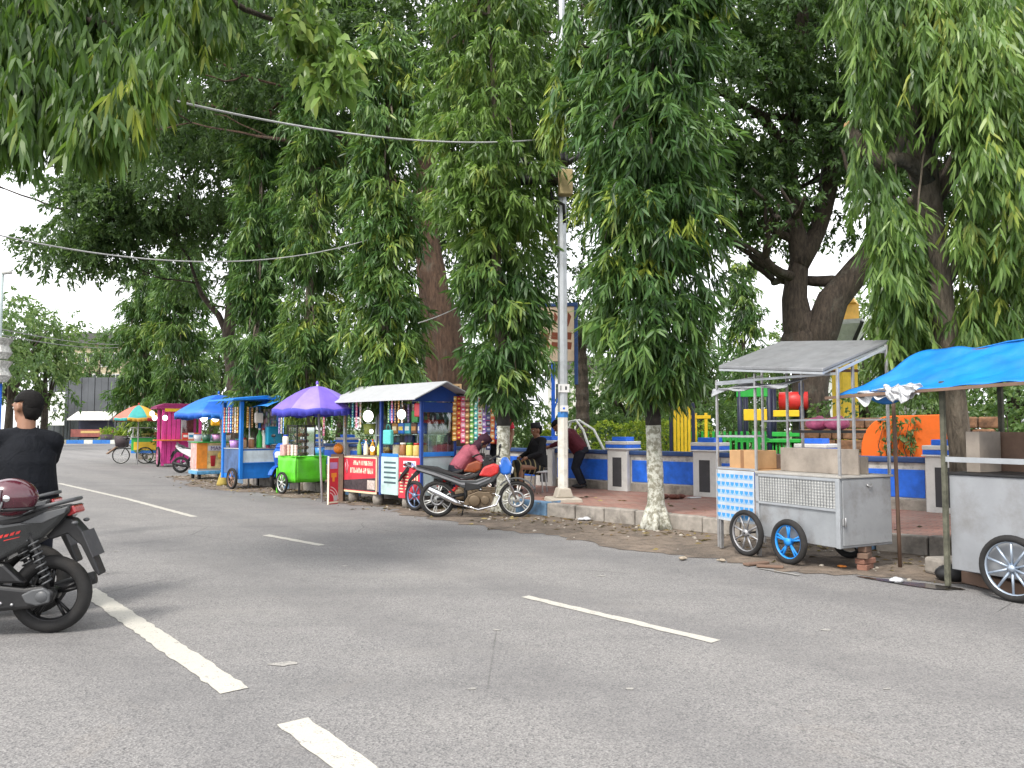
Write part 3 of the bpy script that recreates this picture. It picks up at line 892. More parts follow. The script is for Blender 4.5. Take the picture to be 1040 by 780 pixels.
# --- the big spreading trees in the park
def spreading(name, base, limbs, ells, n, label, seed, group='big spreading park trees', m=L_RAIN, per=16, tl=.5, ll=.17, lw=.06, tone0=.45, thr=-.3, bark=M_BARK, depth=3, twigs=True):
    rs = np.random.default_rng(seed)
    root = empty(name, base, 0, label, 'tree', group)
    b = MB(); ends = []; B = Vector(base)
    for (pts, rad, dep) in limbs:
        p = [Vector(q) - B for q in pts]
        # subdivide and roughen
        pp = []; rr = []
        for i in range(len(p) - 1):
            for s in range(2):
                t = s / 2; v = p[i].lerp(p[i + 1], t); r_ = rad[i] * (1 - t) + rad[i + 1] * t
                pp.append(v + Vector(rs.normal(0, .08, size=3)) * r_); rr.append(r_ * (1 + rs.normal(0, .05)))
        pp.append(p[-1]); rr.append(rad[-1])
        b.tube(pp, rr, 12, 0)
        if twigs and dep:
            for i in range(1, len(pp), 2):
                if rr[i] < rad[0] * .8:
                    s = Vector(rs.normal(0, 1, size=3)); s.z = abs(s.z) * .4
                    grow(b, rs, pp[i], s.normalized(), rr[i] * .5, 1.6, dep - 1, ends)
            grow(b, rs, pp[-1], (pp[-1] - pp[-2]).normalized(), rr[-1], 1.9, dep, ends)
    b.build('trunk', bark, root)
    E = [((c[0] - B.x, c[1] - B.y, c[2] - B.z), r) for c, r in ells]
    crown_from(rs, E, n, per, tl, ll, lw, m, root, thr=thr, flat=.35, down=.25, tone0=tone0)
    if ends:
        c = np.array([tuple(e) for e in ends]); c = np.repeat(c, 5, 0) + rs.normal(0, .35, size=(len(ends) * 5, 3))
        d = unit(rs.normal(0, 1, size=c.shape) * np.array([1, 1, .4]))
        V, F, tn = sprays(rs, c, d, np.full(len(c), tone0) + rs.normal(0, .15, size=len(c)), per, tl, ll, lw, spread=.9, down=.3, two=False)
        np_mesh('twig_leaves', V, F, tn, m, root)
    return root

def el(px, py, Y, rx, ry, rz):
    v = P(px, py, Y); return ((v.x, v.y, v.z), (rx, ry, rz))
Y = 21.0
spreading('rain_tree', tuple(P(815, 436, Y).xy) + (0.19,), [
    ([P(826, 478, Y), P(824, 420, Y), P(822, 372, Y), P(817, 343, Y), P(812, 318, Y)], [.52, .46, .54, .58, .34], 0),
    ([P(814, 352, Y), P(807, 300, Y), P(812, 265, Y), P(806, 225, Y), P(800, 160, Y), P(812, 80, Y), P(815, 10, Y - .5), P(800, -60, Y - 1)], [.44, .34, .27, .24, .22, .2, .16, .1], 3),
    ([P(812, 270, Y), P(832, 235, Y), P(841, 195, Y), P(846, 130, Y - .3), P(868, 60, Y - .6), P(880, -10, Y - 1)], [.26, .24, .24, .19, .16, .1], 3),
    ([P(820, 365, Y), P(846, 306, Y - .2), P(874, 270, Y - .5), P(905, 240, Y - .8), P(935, 200, Y - 1), P(980, 150, Y - 1)], [.50, .40, .34, .30, .22, .13], 3),
    ([P(806, 160, Y), P(770, 115, Y - .5), P(735, 95, Y - 1), P(690, 85, Y - 1.5)], [.16, .12, .09, .05], 2),
    ([P(815, 110, Y), P(790, 60, Y + .5), P(750, 45, Y + .5)], [.12, .09, .05], 2),
    ([P(843, 180, Y), P(860, 160, Y + 1), P(900, 110, Y + 1)], [.12, .09, .05], 2)],
    [el(755, 110, 20, 2.0, 2.2, 1.7), el(735, 185, 21, 1.5, 2.0, 1.1), el(790, 30, 19.5, 2.8, 2.4, 1.6), el(770, 215, 22, 1.5, 1.6, .5), el(860, 60, 22.5, 2.4, 1.6, 2.6), el(875, 190, 23, 1.8, 1.4, 1.6), el(950, 120, 20, 3, 2.2, 2.4),
     el(850, -60, 20, 4.5, 3, 1.8), el(790, 235, 22, .7, .9, .45), el(690, 80, 19, 2.4, 2, 2.4), el(1030, 170, 20, 2.8, 2, 2.6)],
    8500, 'huge gnarled tree with forked dark trunk standing behind the silver cart', 51, thr=-.34, tone0=.4, ll=.16, lw=.07)
Y = 20.0
spreading('rain_tree', tuple(P(462, 436, Y).xy) + (0.19,), [
    ([P(464, 480, Y), P(462, 395, Y), P(456, 350, Y), P(444, 300, Y), P(434, 255, Y), P(430, 200, Y), P(436, 140, Y)], [.50, .42, .38, .34, .33, .3, .25], 0),
    ([P(448, 402, Y + .4), P(440, 360, Y + .4), P(436, 320, Y + .4), P(430, 270, Y + .2)], [.36, .28, .24, .2], 0),
    ([P(434, 230, Y), P(400, 185, Y), P(360, 150, Y + .5), P(300, 120, Y + 1), P(240, 110, Y + 1.5)], [.24, .18, .15, .1, .06], 3),
    ([P(436, 150, Y), P(460, 95, Y), P(470, 40, Y), P(480, -30, Y)], [.22, .18, .14, .08], 3),
    ([P(434, 180, Y), P(410, 100, Y), P(380, 95, Y - .5), P(330, 92, Y - 1)], [.15, .11, .08, .04], 1),
    ([P(420, 210, Y), P(330, 160, Y - .8), P(290, 142, Y - 1), P(260, 138, Y - 1)], [.1, .07, .05, .03], 1)],
    [el(330, 60, 20, 3.2, 2.6, 2.2), el(240, 80, 21, 3.0, 2.6, 2.0), el(430, 40, 20, 3.2, 2.6, 2.4), el(300, 170, 23, 2.6, 2, 1.5), el(210, 170, 23, 1.8, 2, 1.0), el(440, 160, 23, 2.6, 1.6, 2.4), el(540, 60, 22, 2.6, 2.2, 2.6),
     el(360, 230, 24, 3, 1.2, 2.0), el(530, 200, 24, 1.8, 1.2, 2.4), el(350, -50, 20, 5.5, 3.5, 1.6), el(600, 20, 21, 2.5, 2, 2.5), el(470, 270, 25, 2.2, 1.0, 2.0), el(575, 130, 25, 2.0, 1.2, 3.0), el(580, 290, 26, 1.6, 1.0, 1.6), el(300, 250, 26, 3.2, 1.0, 2.6), el(395, 330, 27, 2.0, .9, 1.6), el(480, 120, 22, 1.6, 1.4, 3.0)],
    10500, 'spreading tree with leaning reddish trunk behind the white roofed kiosk', 52, bark=M_BARKRED, thr=-.55, tone0=.42)
Y = 27.0
spreading('rain_tree', tuple(P(250, 436, Y).xy) + (0.19,), [
    ([P(246, 470, Y), P(236, 380, Y), P(232, 340, Y), P(238, 280, Y), P(240, 220, Y)], [.34, .24, .22, .2, .18], 0),
    ([P(236, 350, Y), P(222, 320, Y), P(205, 300, Y), P(196, 275, Y)], [.12, .1, .08, .05], 2),
    ([P(240, 230, Y), P(210, 222, Y), P(175, 232, Y - .5), P(120, 222, Y - 1), P(70, 214, Y - 1.5)], [.17, .14, .11, .08, .04], 3),
    ([P(240, 225, Y), P(255, 190, Y), P(250, 140, Y), P(220, 90, Y)], [.17, .14, .1, .06], 3),
    ([P(215, 228, Y), P(190, 205, Y - .3), P(160, 188, Y - .5), P(120, 180, Y - 1)], [.09, .08, .06, .03], 2)],
    [el(165, 195, 26, 2.7, 2.4, 1.0), el(95, 212, 25, 2.4, 2.4, .9), el(55, 235, 25, 1.3, 1.7, .5), el(170, 130, 26, 3, 2.4, 1.6), el(240, 130, 27, 3, 2.2, 2.2), el(120, 250, 25, 1.4, 1.4, .6), el(75, 205, 26, 1.5, 1.6, .6),
     el(230, 235, 29, 2.2, 1.2, 1.5), el(180, 60, 27, 4, 2.5, 2.2), el(60, 260, 25, 1.0, 1.2, .4), el(210, 285, 29, 1.0, 1.0, .6)],
    4600, 'wide dark tree whose low boughs reach left over the far end of the road', 53, thr=-.2, tone0=.42, ll=.2, lw=.08, tl=.6)
# ------------------------------------------------------------------ paints
M_WHITE = mat('white_wall_paint', (0.64, 0.64, 0.62), 0.8, dirt=0.6, dscale=3, dirtcol=(0.10, 0.09, 0.08))
M_BLUE = mat('blue_wall_paint', (0.014, 0.13, 0.66), 0.6, var=0.25, dirt=0.6, dirtcol=(0.03, 0.06, 0.14), dscale=2.5)
M_BLUE2 = mat('blue_coping_paint', (0.025, 0.065, 0.19), 0.75, dirt=0.8, dirtcol=(0.05, 0.05, 0.055), dscale=5)
M_INSET = mat('grey_inset_paint', (0.05, 0.05, 0.055), 0.8, dirt=0.5, dirtcol=(0.14, 0.13, 0.12))
M_STAINED = mat('stained_white_band', (0.5, 0.49, 0.46), 0.9, dirt=0.95, dirtcol=(0.04, 0.038, 0.035), dscale=9)
M_GALV = mat('galvanised_steel', (0.42, 0.44, 0.46), 0.42, 0.6, var=0.1, dirt=0.3, dirtcol=(0.2, 0.18, 0.15))
M_STEEL = mat('steel_tube', (0.38, 0.38, 0.38), 0.4, 0.7, dirt=0.5, dirtcol=(0.14, 0.10, 0.07), dscale=14)
M_BLACK = mat('black_plastic', (.009, .009, .010), 0.42, dirt=0.15, dirtcol=(0.09, 0.08, 0.07))
M_DARK = mat('dark_metal', (.02, .02, .021), 0.5, 0.3, dirt=0.3)
M_NAVY = mat('navy_post', (0.010, 0.014, 0.045), 0.5, dirt=0.2)
M_YEL = mat('yellow_paint', (0.72, 0.47, 0.015), 0.5, dirt=0.25)
M_GRN = mat('green_paint', (0.02, 0.34, 0.045), 0.5, dirt=0.25)
M_RED = mat('red_paint', (0.52, 0.022, 0.02), 0.45, dirt=0.2)
M_WIRE = mat('pale_cable', (0.42, 0.42, 0.42), 0.6, dirt=0.2)

# ------------------------------------------------------------------ low park wall with piers
WO = Vector((2.2, 15.65)); wt = Vector((-0.7071, 0.7071)); wn = Vector((0.7071, 0.7071))
MW = Matrix(((wt.x, wn.x, 0, WO.x), (wt.y, wn.y, 0, WO.y), (0, 0, 1, 0), (0, 0, 0, 1)))
wall = empty('park_wall', (WO.x, WO.y, 0.0), 0, 'low blue and white park wall with capped piers along the pavement', 'wall')
wall.rotation_euler = (0, 0, math.atan2(wt.y, wt.x))
# local: x along the wall to the far left, y = towards the road (wt rotated by +90 degrees)
SP = 1.95
pb = MB(); fr = MB(); cp = MB(); pl = MB()
for k in range(-6, 6):
    x0, x1 = k * SP + .25, (k + 1) * SP - .25
    pl.box(x0, x1, -.10, .10, .1, .36)
    fr.box(x0, x1, -.08, .08, .362, .90)
    pb.box(x0 + .03, x1 - .03, .082, .094, .385, .80)
    cp.box(x0 - .02, x1 + .02, -.13, .13, .902, .985)
pl.build('plinth', M_CONC, wall, .012)
fr.build('panel_wall', M_STAINED, wall)
pb.build('painted_panel', M_BLUE, wall, .004)
cp.build('coping', M_BLUE2, wall, .02, 2)
p0 = None
for k in range(-6, 7):
    if p0 is None:
        b = MB(); b.box(-.24, .24, -.2, .2, .1, 1.0)
        b.box(-.28, .28, -.24, .24, 1.002, 1.03); b.box(-.27, .27, -.23, .23, 1.10, 1.165)
        p0 = b.build('pier', M_WHITE, wall, .01)
        b = MB(); b.box(-.11, .11, .201, .206, .28, .85); b.build('inset', M_INSET, p0, .002)
        b = MB(); b.box(-.265, .265, -.225, .225, 1.031, 1.099); b.box(-.17, .17, -.14, .14, 1.167, 1.25); b.build('cap_band', M_BLUE, p0, .008)
        p0.location.x = k * SP
    else:
        c = copy_tree(p0, wall); c.location.x = k * SP

# ------------------------------------------------------------------ orange wall and rubble wall in the park
M_ORANGE = mat('orange_wall_paint', (0.72, 0.125, 0.008), 0.75, var=.2, scale=2, dirt=0.65, dirtcol=(0.25, 0.075, 0.025), dscale=2, bump=.3)
b = MB()
poly = [(0, .1)] + [(0.0 + .5 - .5 * math.cos(a), 1.02 + .62 * math.sin(a)) for a in np.linspace(0.0, PI / 2, 8)] + [(1.5, 1.66), (1.5, .1)]
b.prism(poly, 0, .22)
o = b.build('orange_wall', M_ORANGE, None, .015)
v = P(874, 436, 14.3); o.location = (v.x, v.y, 0); o.rotation_euler = (0, 0, R(-32))
tag(o, 'bright orange garden wall with rounded corner behind the blue park wall', 'wall')
rs = np.random.default_rng(4)
vroot = empty('climbing_plant', (v.x + .2, v.y - .25, 0), R(-32), 'sparse green creeper climbing the rounded end of the orange wall', 'plant')
c = np.stack([rs.uniform(0, .6, 70), rs.uniform(-.06, .05, 70), rs.uniform(.7, 1.65, 70)], 1)
V, F, tn = sprays(rs, c, unit(rs.normal(size=(70, 3)) + np.array([0, -.6, -.3])), rs.uniform(.2, .8, 70), 5, .1, .09, .045, two=False)
np_mesh('leaves', V, F, tn, L_FAR, vroot)
b = MB()
for i in range(6):
    x = .05 + .1 * i; b.tube([(x, 0, .2), (x + .06, -.03, .7), (x - .05, -.02, 1.1), (x + .05, -.02, 1.5)], [.012, .01, .008, .004], 6)
b.build('stem', M_BARK, vroot)
M_RUBBLE = mat('rust_brown_rubble', (0.19, 0.10, 0.055), 0.95, var=.6, scale=9, bump=1.0, bscale=14, dirt=.7, dirtcol=(.05, .04, .03), dscale=7)
rb = MB(); rng = random.Random(4)
for r_ in range(7):
    x = 0
    while x < 3.2:
        l = rng.uniform(.18, .4); rb.box(x, x + l - .015, rng.uniform(-.03, .03), .3, .1 + r_ * .22, .1 + (r_ + 1) * .22 - .012); x += l
o = rb.build('rubble_wall', M_RUBBLE, None, .03, 2); v = P(812, 436, 16.2); o.location = (v.x, v.y, 0); o.rotation_euler = (0, 0, R(-35))
tag(o, 'rust brown rubble stone wall left of the orange wall', 'wall')

# ------------------------------------------------------------------ hedge and park plants
def leaf_box(name, c, sz, n, m, label, cat, ll=.07, lw=.04, rz=0, per=6, kind=None, group=None):
    rs = np.random.default_rng(int(abs(c[0]) * 100) + n)
    root = empty(name, (c[0], c[1], 0.19), rz, label, cat, group)
    p = rs.uniform(-1, 1, size=(n, 3)); s = np.abs(p).argmax(1)
    push = rs.uniform(size=n) < .75
    p[np.arange(n)[push], s[push]] = np.sign(p[np.arange(n)[push], s[push]])
    p[:, 2] = (p[:, 2] + 1) / 2
    q = p * np.array([sz[0] / 2, sz[1] / 2, sz[2]]) * (1 + .06 * np.sin(p[:, :1] * 17))
    d = unit(p * np.array([1, 1, .5]) + rs.normal(0, .6, size=(n, 3)) + np.array([0, 0, .35]))
    V, F, tn = sprays(rs, q, d, np.clip(rs.normal(.5, .2, n), 0, 1), per, ll * 1.6, ll, lw, two=False, down=-.1)
    np_mesh('foliage', V, F, tn, m, root)
    b = MB()
    for i in range(7):
        x = (i - 3) / 3.4 * sz[0] / 2; b.tube([(x, 0, -.02), (x + .04, .03, sz[2] * .4), (x - .03, -.02, sz[2] * .8)], [.02, .015, .008], 6)
    b.build('stem', M_BARK, root)
    return root
v = P(640, 445, 20.5); leaf_box('hedge', (v.x, v.y), (4.2, .9, 1.3), 2200, L_HEDGE, 'long clipped bright yellow green hedge inside the park wall', 'hedge', rz=R(-20))
v = P(668, 440, 19); leaf_box('hedge', (v.x, v.y), (1.5, .9, 1.3), 700, L_HEDGE, 'short yellow green bush beside the yellow playground panel', 'hedge')
v = P(612, 440, 24); leaf_box('shrub', (v.x, v.y), (2.2, 1.2, 1.5), 600, L_FAR, 'dull green shrub behind the long clipped hedge', 'shrub', ll=.12, lw=.06)
for (px, Y, sx, h, lab) in [(700, 26, 3, 1.6, 'leafy green shrub behind the yellow playground panel'), (745, 27, 3.2, 2.0, 'tall shrub behind the playground frame'), (540, 25, 4, 1.5, 'low green shrub far behind the seated man in black'),
                            (470, 27, 4.5, 1.7, 'broad shrub behind the snack rack'), (905, 20, 3.4, 1.9, 'green shrub beyond the orange wall'), (1000, 18, 4, 2.2, 'dense shrub behind the grey cart with the blue tarpaulin'),
                            (330, 30, 6, 1.9, 'wide shrub far behind the purple umbrella'), (230, 33, 6, 2.0, 'wide shrub far behind the blue roofed cart'), (1090, 16, 3, 2, 'shrub at the far right edge of the park')]:
    v = P(px, 440, Y); leaf_box('shrub', (v.x, v.y), (sx, 1.4, h), int(420 * sx / 2), L_FAR, lab, 'shrub', ll=.14, lw=.07, group='shrubs in the park')

# backdrop trees beyond the park and at the end of the road
def back_tree(px, Y, ztop, rw, label, seed, m=L_FAR, zb=None, n=420, tone0=.45, ll=.36, per=12, group='distant trees beyond the park'):
    rs = np.random.default_rng(seed)
    v = P(px, 436, Y)
    root = empty('broadleaf_tree', (v.x, Y, 0.1), 0, label, 'tree', group)
    zb = zb or ztop * .25; zc = (ztop + zb) / 2; rz = (ztop - zb) / 2
    E = [((0, 0, zc), (rw, rw * .8, rz))] + [((rs.uniform(-.6, .6) * rw, rs.uniform(-.5, .5) * rw, zc + rs.uniform(-.5, .7) * rz), (rw * .55, rw * .5, rz * .45)) for _ in range(5)]
    crown_from(rs, E, n, per, .9, ll, ll * .42, m, root, thr=-.35, tone0=tone0)
    b = MB(); b.tube([(0, 0, -.2), (.1, 0, zc * .5), (0, 0, zc)], [.35, .25, .15], 10)
    for k in range(5):
        a = k * 1.3; b.tube([(0.05, 0, zb), (math.cos(a) * rw * .4, math.sin(a) * rw * .3, zc), (math.cos(a) * rw * .7, math.sin(a) * rw * .6, zc + rz * .4)], [.12, .08, .03], 6)
    b.build('trunk', M_BARK, root)
bt = [(8, 62, 12.5, 4.6, 'bright tall tree behind the blue lamp post at the left edge', .62), (44, 66, 9.6, 2.6, 'pale green tree over the white mural board', .6), (98, 96, 13.5, 4.0, 'tree rising behind the dark fence in front of the beige building', .5),
      (-60, 50, 12, 5, 'broad tree beyond the left edge of the road end', .5), (215, 58, 10, 4, 'pale tree seen between the two left groups of mast trees', .6), (275, 60, 11, 5, 'pale tree far behind the slim dark mast tree', .2),
      (345, 55, 10, 5, 'distant tree behind the purple umbrella', .15), (420, 50, 9.5, 4.6, 'distant tree behind the white roofed kiosk', .15), (500, 52, 8.2, 4.4, 'distant tree left of the light pole', .5),
      (640, 48, 7.2, 4.2, 'distant tree behind the whitewashed mast tree', .5), (708, 44, 7.0, 2.6, 'dark rounded tree left of the gnarled trunk', .3), (790, 46, 7.6, 2.4, 'pale round tree just left of the gnarled trunk', .72),
      (880, 46, 10, 3.6, 'bright tree beyond the yellow towers', .7), (950, 42, 10, 4, 'distant tree behind the bare brown trunk', .5), (1030, 40, 10, 4.4, 'distant tree at the right edge behind the tarpaulin', .5), (1120, 36, 9, 4, 'distant tree beyond the right edge of the park', .5)]
for i, (px, Y, zt, rw, lab, t0) in enumerate(bt):
    back_tree(px, Y, zt, rw, lab, 100 + i, tone0=t0, n=int(110 * rw), ll=.34 if Y < 60 else .42, zb=1.2 if px > 100 else None)
back_tree(682, 50, 4.4, 6.5, 'low wide grove behind the whole playground', 140, tone0=.4, n=600, zb=.3)
# slim columnar tree far in the park
mast_tree('mast_tree', kx(757, 36), 36, [(1.5, .3), (3, .45), (6, .5), (8.2, .35), (9.2, .1)], 61, 'small far mast tree seen in the gap left of the gnarled trunk', dens=40, per=9, ll=.34, lw=.07, tl=.36, two=False, tone0=.42, group=None, limbs=False)
# palm trunk with fronds
v = P(590, 440, 22); proot = empty('palm_tree', (v.x, v.y, .19), 0, 'palm with rough dark trunk just right of the light pole', 'tree')
b = MB(); zz = np.linspace(0, 4.2, 26); b.tube([(0.05 * math.sin(z), 0, z) for z in zz], [.17 + .03 * (i % 2) for i in range(26)], 12, 0, smooth=False); b.build('trunk', M_BARK, proot)
rs = np.random.default_rng(9); cs = []; ds = []
for k in range(16):
    a = k * 2 * PI / 16 + rs.uniform(-.1, .1); e = rs.uniform(.1, .9)
    for t in np.linspace(.1, 1, 16):
        cs.append((math.cos(a) * t * 1.9, math.sin(a) * t * 1.9, 4.2 + e * t - 1.5 * t * t)); sgn = 1
        ds.append((math.cos(a) * .6, math.sin(a) * .6, -.5))
V, F, tn = sprays(rs, np.array(cs), unit(np.array(ds)), rs.uniform(.25, .6, len(cs)), 6, .12, .42, .03, two=False)
np_mesh('crown', V, F, tn, L_FAR, proot)

# ------------------------------------------------------------------ playground
v = P(693, 450, 18.2); pg = empty('playground_barrier', (v.x, v.y, .19), R(-28), 'yellow slatted playground panel between two dark posts', 'playground panel')
for x in (-.26, .26):
    b = MB(); b.box(x - .035, x + .035, -.035, .035, -.03, 1.28); b.build('post', M_NAVY, pg, .006)
b = MB()
for i in range(5): b.box(-.205 + i * .085, -.205 + i * .085 + .066, -.012, .012, .42, 1.22)
b.box(-.23, .23, -.02, .02, 1.16, 1.2); b.box(-.23, .23, -.02, .02, .44, .49); b.box(-.2, .2, -.011, .011, .3, .43)
b.build('slats', M_YEL, pg, .006)
pg.scale = (1, 1, 1.42)
v = P(714, 450, 18.6); fg = empty('picket_fence', (v.x, v.y, .19), R(-28), 'low green picket fence with two tall yellow pickets beside the yellow panel', 'fence')
b = MB()
for i in range(14): b.box(-.3 + i * .13, -.3 + i * .13 + .055, -.012, .012, .06, .86)
b.box(-.32, 1.5, .013, .035, .2, .25); b.box(-.32, 1.5, .013, .035, .70, .75); b.build('green_pickets', M_GRN, fg, .004)
b = MB()
for x in (-.2, .05): b.box(x, x + .07, -.04, -.014, .1, 1.18)
b.box(-.35, .2, -.05, -.041, 1.08, 1.14); b.build('yellow_pickets', M_YEL, fg, .004)
fg.scale = (1, 1, 1.35)
v = P(752, 450, 21); ps = empty('playground_climber', (v.x, v.y, .19), R(-25), 'playground climbing frame of navy posts with green and yellow panels behind the silver cart', 'playground frame')
for (x, y) in ((0, 0), (.75, 0), (0, 1.0), (.75, 1.0), (1.55, 0), (1.55, 1.0)): b = MB(); b.tube([(x, y, -.05), (x, y, 2.0)], .07, 10); b.build('post', M_NAVY, ps)
b = MB(); b.box(-.1, 1.65, -.1, 1.1, .72, .80); b.build('green_deck', M_GRN, ps, .01)
b = MB(); b.box(-.08, .76, -.06, -.02, 1.72, 1.95); b.build('green_panel', M_GRN, ps, .01)
b = MB(); b.box(.8, 1.6, -.03, .02, .85, .95); b.build('green_rail', M_GRN, ps, .01)
for q in ((.1, .70, -.05, -.01, 1.2, 1.45), (.85, 1.5, -.05, -.01, 1.28, 1.42)):
    b = MB(); b.box(*q); b.build('yellow_panel', M_YEL, ps, .01)
b = MB(); b.lathe([(0, 0), (.2, 0), (.2, .7), (0, .7)], (1.0, .1, 1.62), 'x', 16); b.build('red_drum', M_RED, ps)
b = MB()
for i in range(9): b.box(.8 + i * .09, .84 + i * .09, -.02, .0, .1, .72)
b.build('green_bars', M_GRN, ps)
ps.scale = (1, 1, 1.2)
# two arched white pipes
wa = empty('climbing_arch', tuple(P(583, 452, 18).xy) + (.19,), 0, 'pair of white curved pipes rising over the park wall beside the light pole', 'climbing arch')
for (x0, x1) in ((-.12, .36), (-.05, .68)):
    b = MB(); b.tube([(x0 - .1, .3, 0), (x0 - .08, .3, 1.1), (x0, .25, 1.38), (x0 + .18, .2, 1.42), (x0 + (x1 - x0) * .7, .1, 1.2), (x1, 0, .75), (x1 + .06, 0, 0)], .03, 8); b.build('pipe', mat('white_pipe', (.7, .7, .66), .5, dirt=.3), wa)

# ------------------------------------------------------------------ sign board on a blue post
v = P(562, 450, 17.6); sb = empty('sign_board', (v.x, v.y, .19), R(-8), 'beige and brown park sign board on a blue post left of the light pole', 'sign')
b = MB(); b.box(-.04, .04, -.04, .04, -.1, 3.95); b.bar((0, 0, 1.6), (.32, 0, 2.5), .03); b.build('post', M_BLUE, sb, .006)
b = MB(); b.box(-.32, .48, -.10, -.05, 2.72, 3.95); b.build('board', mat('beige_board', (.62, .48, .34), .6, dirt=.25), sb, .006)
b = MB(); b.box(.481, .56, -.11, -.02, 2.2, 3.95); b.box(-.34, .56, -.12, -.02, 3.951, 4.03); b.build('frame', M_BLUE2, sb, .006)
b = MB(); rng = random.Random(2)
for i in range(5):
    x = -.28 + i * .15
    b.add([(x, -.1015, 3.5), (x + .03, -.1015, 3.5), (x + .1, -.1015, 3.72), (x + .02, -.1015, 3.84)], [(0, 1, 2, 3)])
for r_ in range(2):
    for i in range(3):
        x = -.29 + i * .25; b.add([(x, -.1015, 3.22 - r_ * .22), (x + .2, -.1015, 3.2 - r_ * .22), (x + .22, -.1015, 3.36 - r_ * .22), (x + .02, -.1015, 3.38 - r_ * .22)], [(0, 1, 2, 3)])
b.build('brown_marks', mat('brown_print', (.20, .05, .02), .7), sb)

# ------------------------------------------------------------------ yellow pinnacle towers
M_STRIPE = mat('brown_stripe', (.09, .03, .012), .7)
v = P(859, 430, 27); tw = empty('pinnacle_tower', (v.x, v.y, .19), R(12), 'park tower with yellow pyramid top over a flared white collar', 'tower')
b = MB(); b.box(-.3, .3, -.3, .3, 0, 3.9); b.build('shaft', M_YEL, tw, .01)
b = MB()
for z in (3.15, 3.45, 3.75): b.box(-.306, .306, -.306, .306, z, z + .1)
b.build('stripes', M_STRIPE, tw)
b = MB(); b.lathe([(.42, 3.9), (.5, 4.15), (1.0, 4.75), (1.0, 4.9), (0, 4.9)], n=4, smooth=False); b.build('collar', mat('tower_white', (.66, .66, .66), .6, dirt=.3), tw)
for k in range(4):
    a = k * PI / 2; b = MB(); b.bar((.5 * math.cos(a), .5 * math.sin(a), 4.1), (1.02 * math.cos(a), 1.02 * math.sin(a), 4.8), .09); b.build('rib', M_DARK, tw)
b = MB(); b.box(-.36, .36, -.36, .36, 4.901, 5.5); b.lathe([(.66, 5.5), (.0, 6.35)], n=4, smooth=False); b.build('pinnacle', mat('gold_yellow', (.75, .42, .06), .5, dirt=.2), tw)
v = P(822, 430, 29); tw = empty('gate_pillar', (v.x, v.y, .19), 0, 'short yellow park pillar with flat cap left of the pinnacle tower', 'pillar')
b = MB(); b.box(-.22, .22, -.22, .22, 0, 4.4); b.build('shaft', M_YEL, tw, .01)
b = MB(); b.box(-.28, .28, -.28, .28, 4.4, 4.65); b.build('cap', M_STRIPE, tw, .01)

# ------------------------------------------------------------------ buildings at the end of the road and beyond the park
M_GREYPANEL = mat('dark_grey_panel', (.075, .08, .09), .7, var=.25, scale=.5, dirt=.5, dirtcol=(.13, .14, .16), dscale=.6)
v0 = P(48, 440, 85); v1 = P(124, 440, 84)
b = MB(); L = v1.x - v0.x
for i in range(12): b.box(L * i / 12, L * (i + 1) / 12 - .05, 0 + (i % 2) * .06, .3, 0.3, 7.0)
o = b.build('site_fence', M_GREYPANEL); o.location = (v0.x, 85, 0); tag(o, 'tall dark grey panel fence across the end of the road', 'fence')
b = MB(); b.box(L + .02, L + .5, -.15, .4, .3, 7.3); c = b.build('white_post', M_WHITE, o)
v = P(50, 440, 83); mb_ = empty('mural_board', (v.x, 83, .3), 0, 'white printed board with grey marks behind the seated man', 'board')
b = MB(); b.box(-1.5, 1.5, 0, .15, 1.5, 5.0); b.build('board', mat('board_white', (.7, .7, .7), .6), mb_, .02)
b = MB(); rng = random.Random(6)
for i in range(9):
    x = rng.uniform(-1.3, .9); z = rng.uniform(1.8, 4.6); b.box(x, x + rng.uniform(.2, .6), -.006, -.001, z, z + rng.uniform(.08, .3))
b.build('print', mat('grey_print', (.12, .13, .15), .6), mb_)
for x in (-1.4, 1.25):
    b = MB(); b.box(x, x + .15, .16, .3, 0, 5); b.build('post', M_DARK, mb_)
M_BEIGE = mat('beige_render', (.36, .30, .21), .85, dirt=.4, dscale=.5)
M_ROOF = mat('dark_roof', (.085, .08, .085), .8)
M_WINDOW = mat('window_glass', (.03, .035, .04), .12, dirt=0, bump=0)
def building(px0, px1, Y, ztop, label, wallm, nwin, rows, roofh=1.2, z0=0):
    a = P(px0, 436, Y).x; c = P(px1, 436, Y).x
    root = empty('building', (a, Y, 0), 0, label, 'building')
    W_ = c - a
    b = MB(); b.box(0, W_, 0, 8, 0, ztop); b.build('wall', wallm, root)
    b = MB(); b.prism([(-.6, ztop + .02), (W_ + .6, ztop + .02), (W_ - .4, ztop + roofh), (.4, ztop + roofh)], -.6, 8.6); b.build('roof', M_ROOF, root)
    w0 = None
    for r_ in range(rows):
        for i in range(nwin):
            x = W_ * (i + .5) / nwin; z = ztop - 2.2 - r_ * 3.0
            if w0 is None:
                f = MB(); ww = min(.7, W_ / nwin * .3)
                for q in ((-ww - .1, -ww, -.9, .9), (ww, ww + .1, -.9, .9), (-ww, ww, .9, 1.0), (-ww - .15, ww + .15, -1.0, -.9), (-.04, .04, -.9, .9)): f.box(q[0], q[1], -.08, -.002, q[2], q[3])
                w0 = f.build('window', M_WHITE, root); g_ = MB(); g_.box(-ww, ww, -.03, -.003, -.9, .9); g_.build('pane', M_WINDOW, w0); w0.location = (x, 0, z)
            else:
                c_ = copy_tree(w0, root); c_.location = (x, 0, z)
    return root
building(52, 122, 112, 13.5, 'beige two storey building above the dark fence', M_BEIGE, 6, 2, 1.6)
building(560, 700, 75, 7.0, 'pale building glimpsed behind the palm trunk', mat('pale_render', (.55, .53, .50), .85), 6, 2)
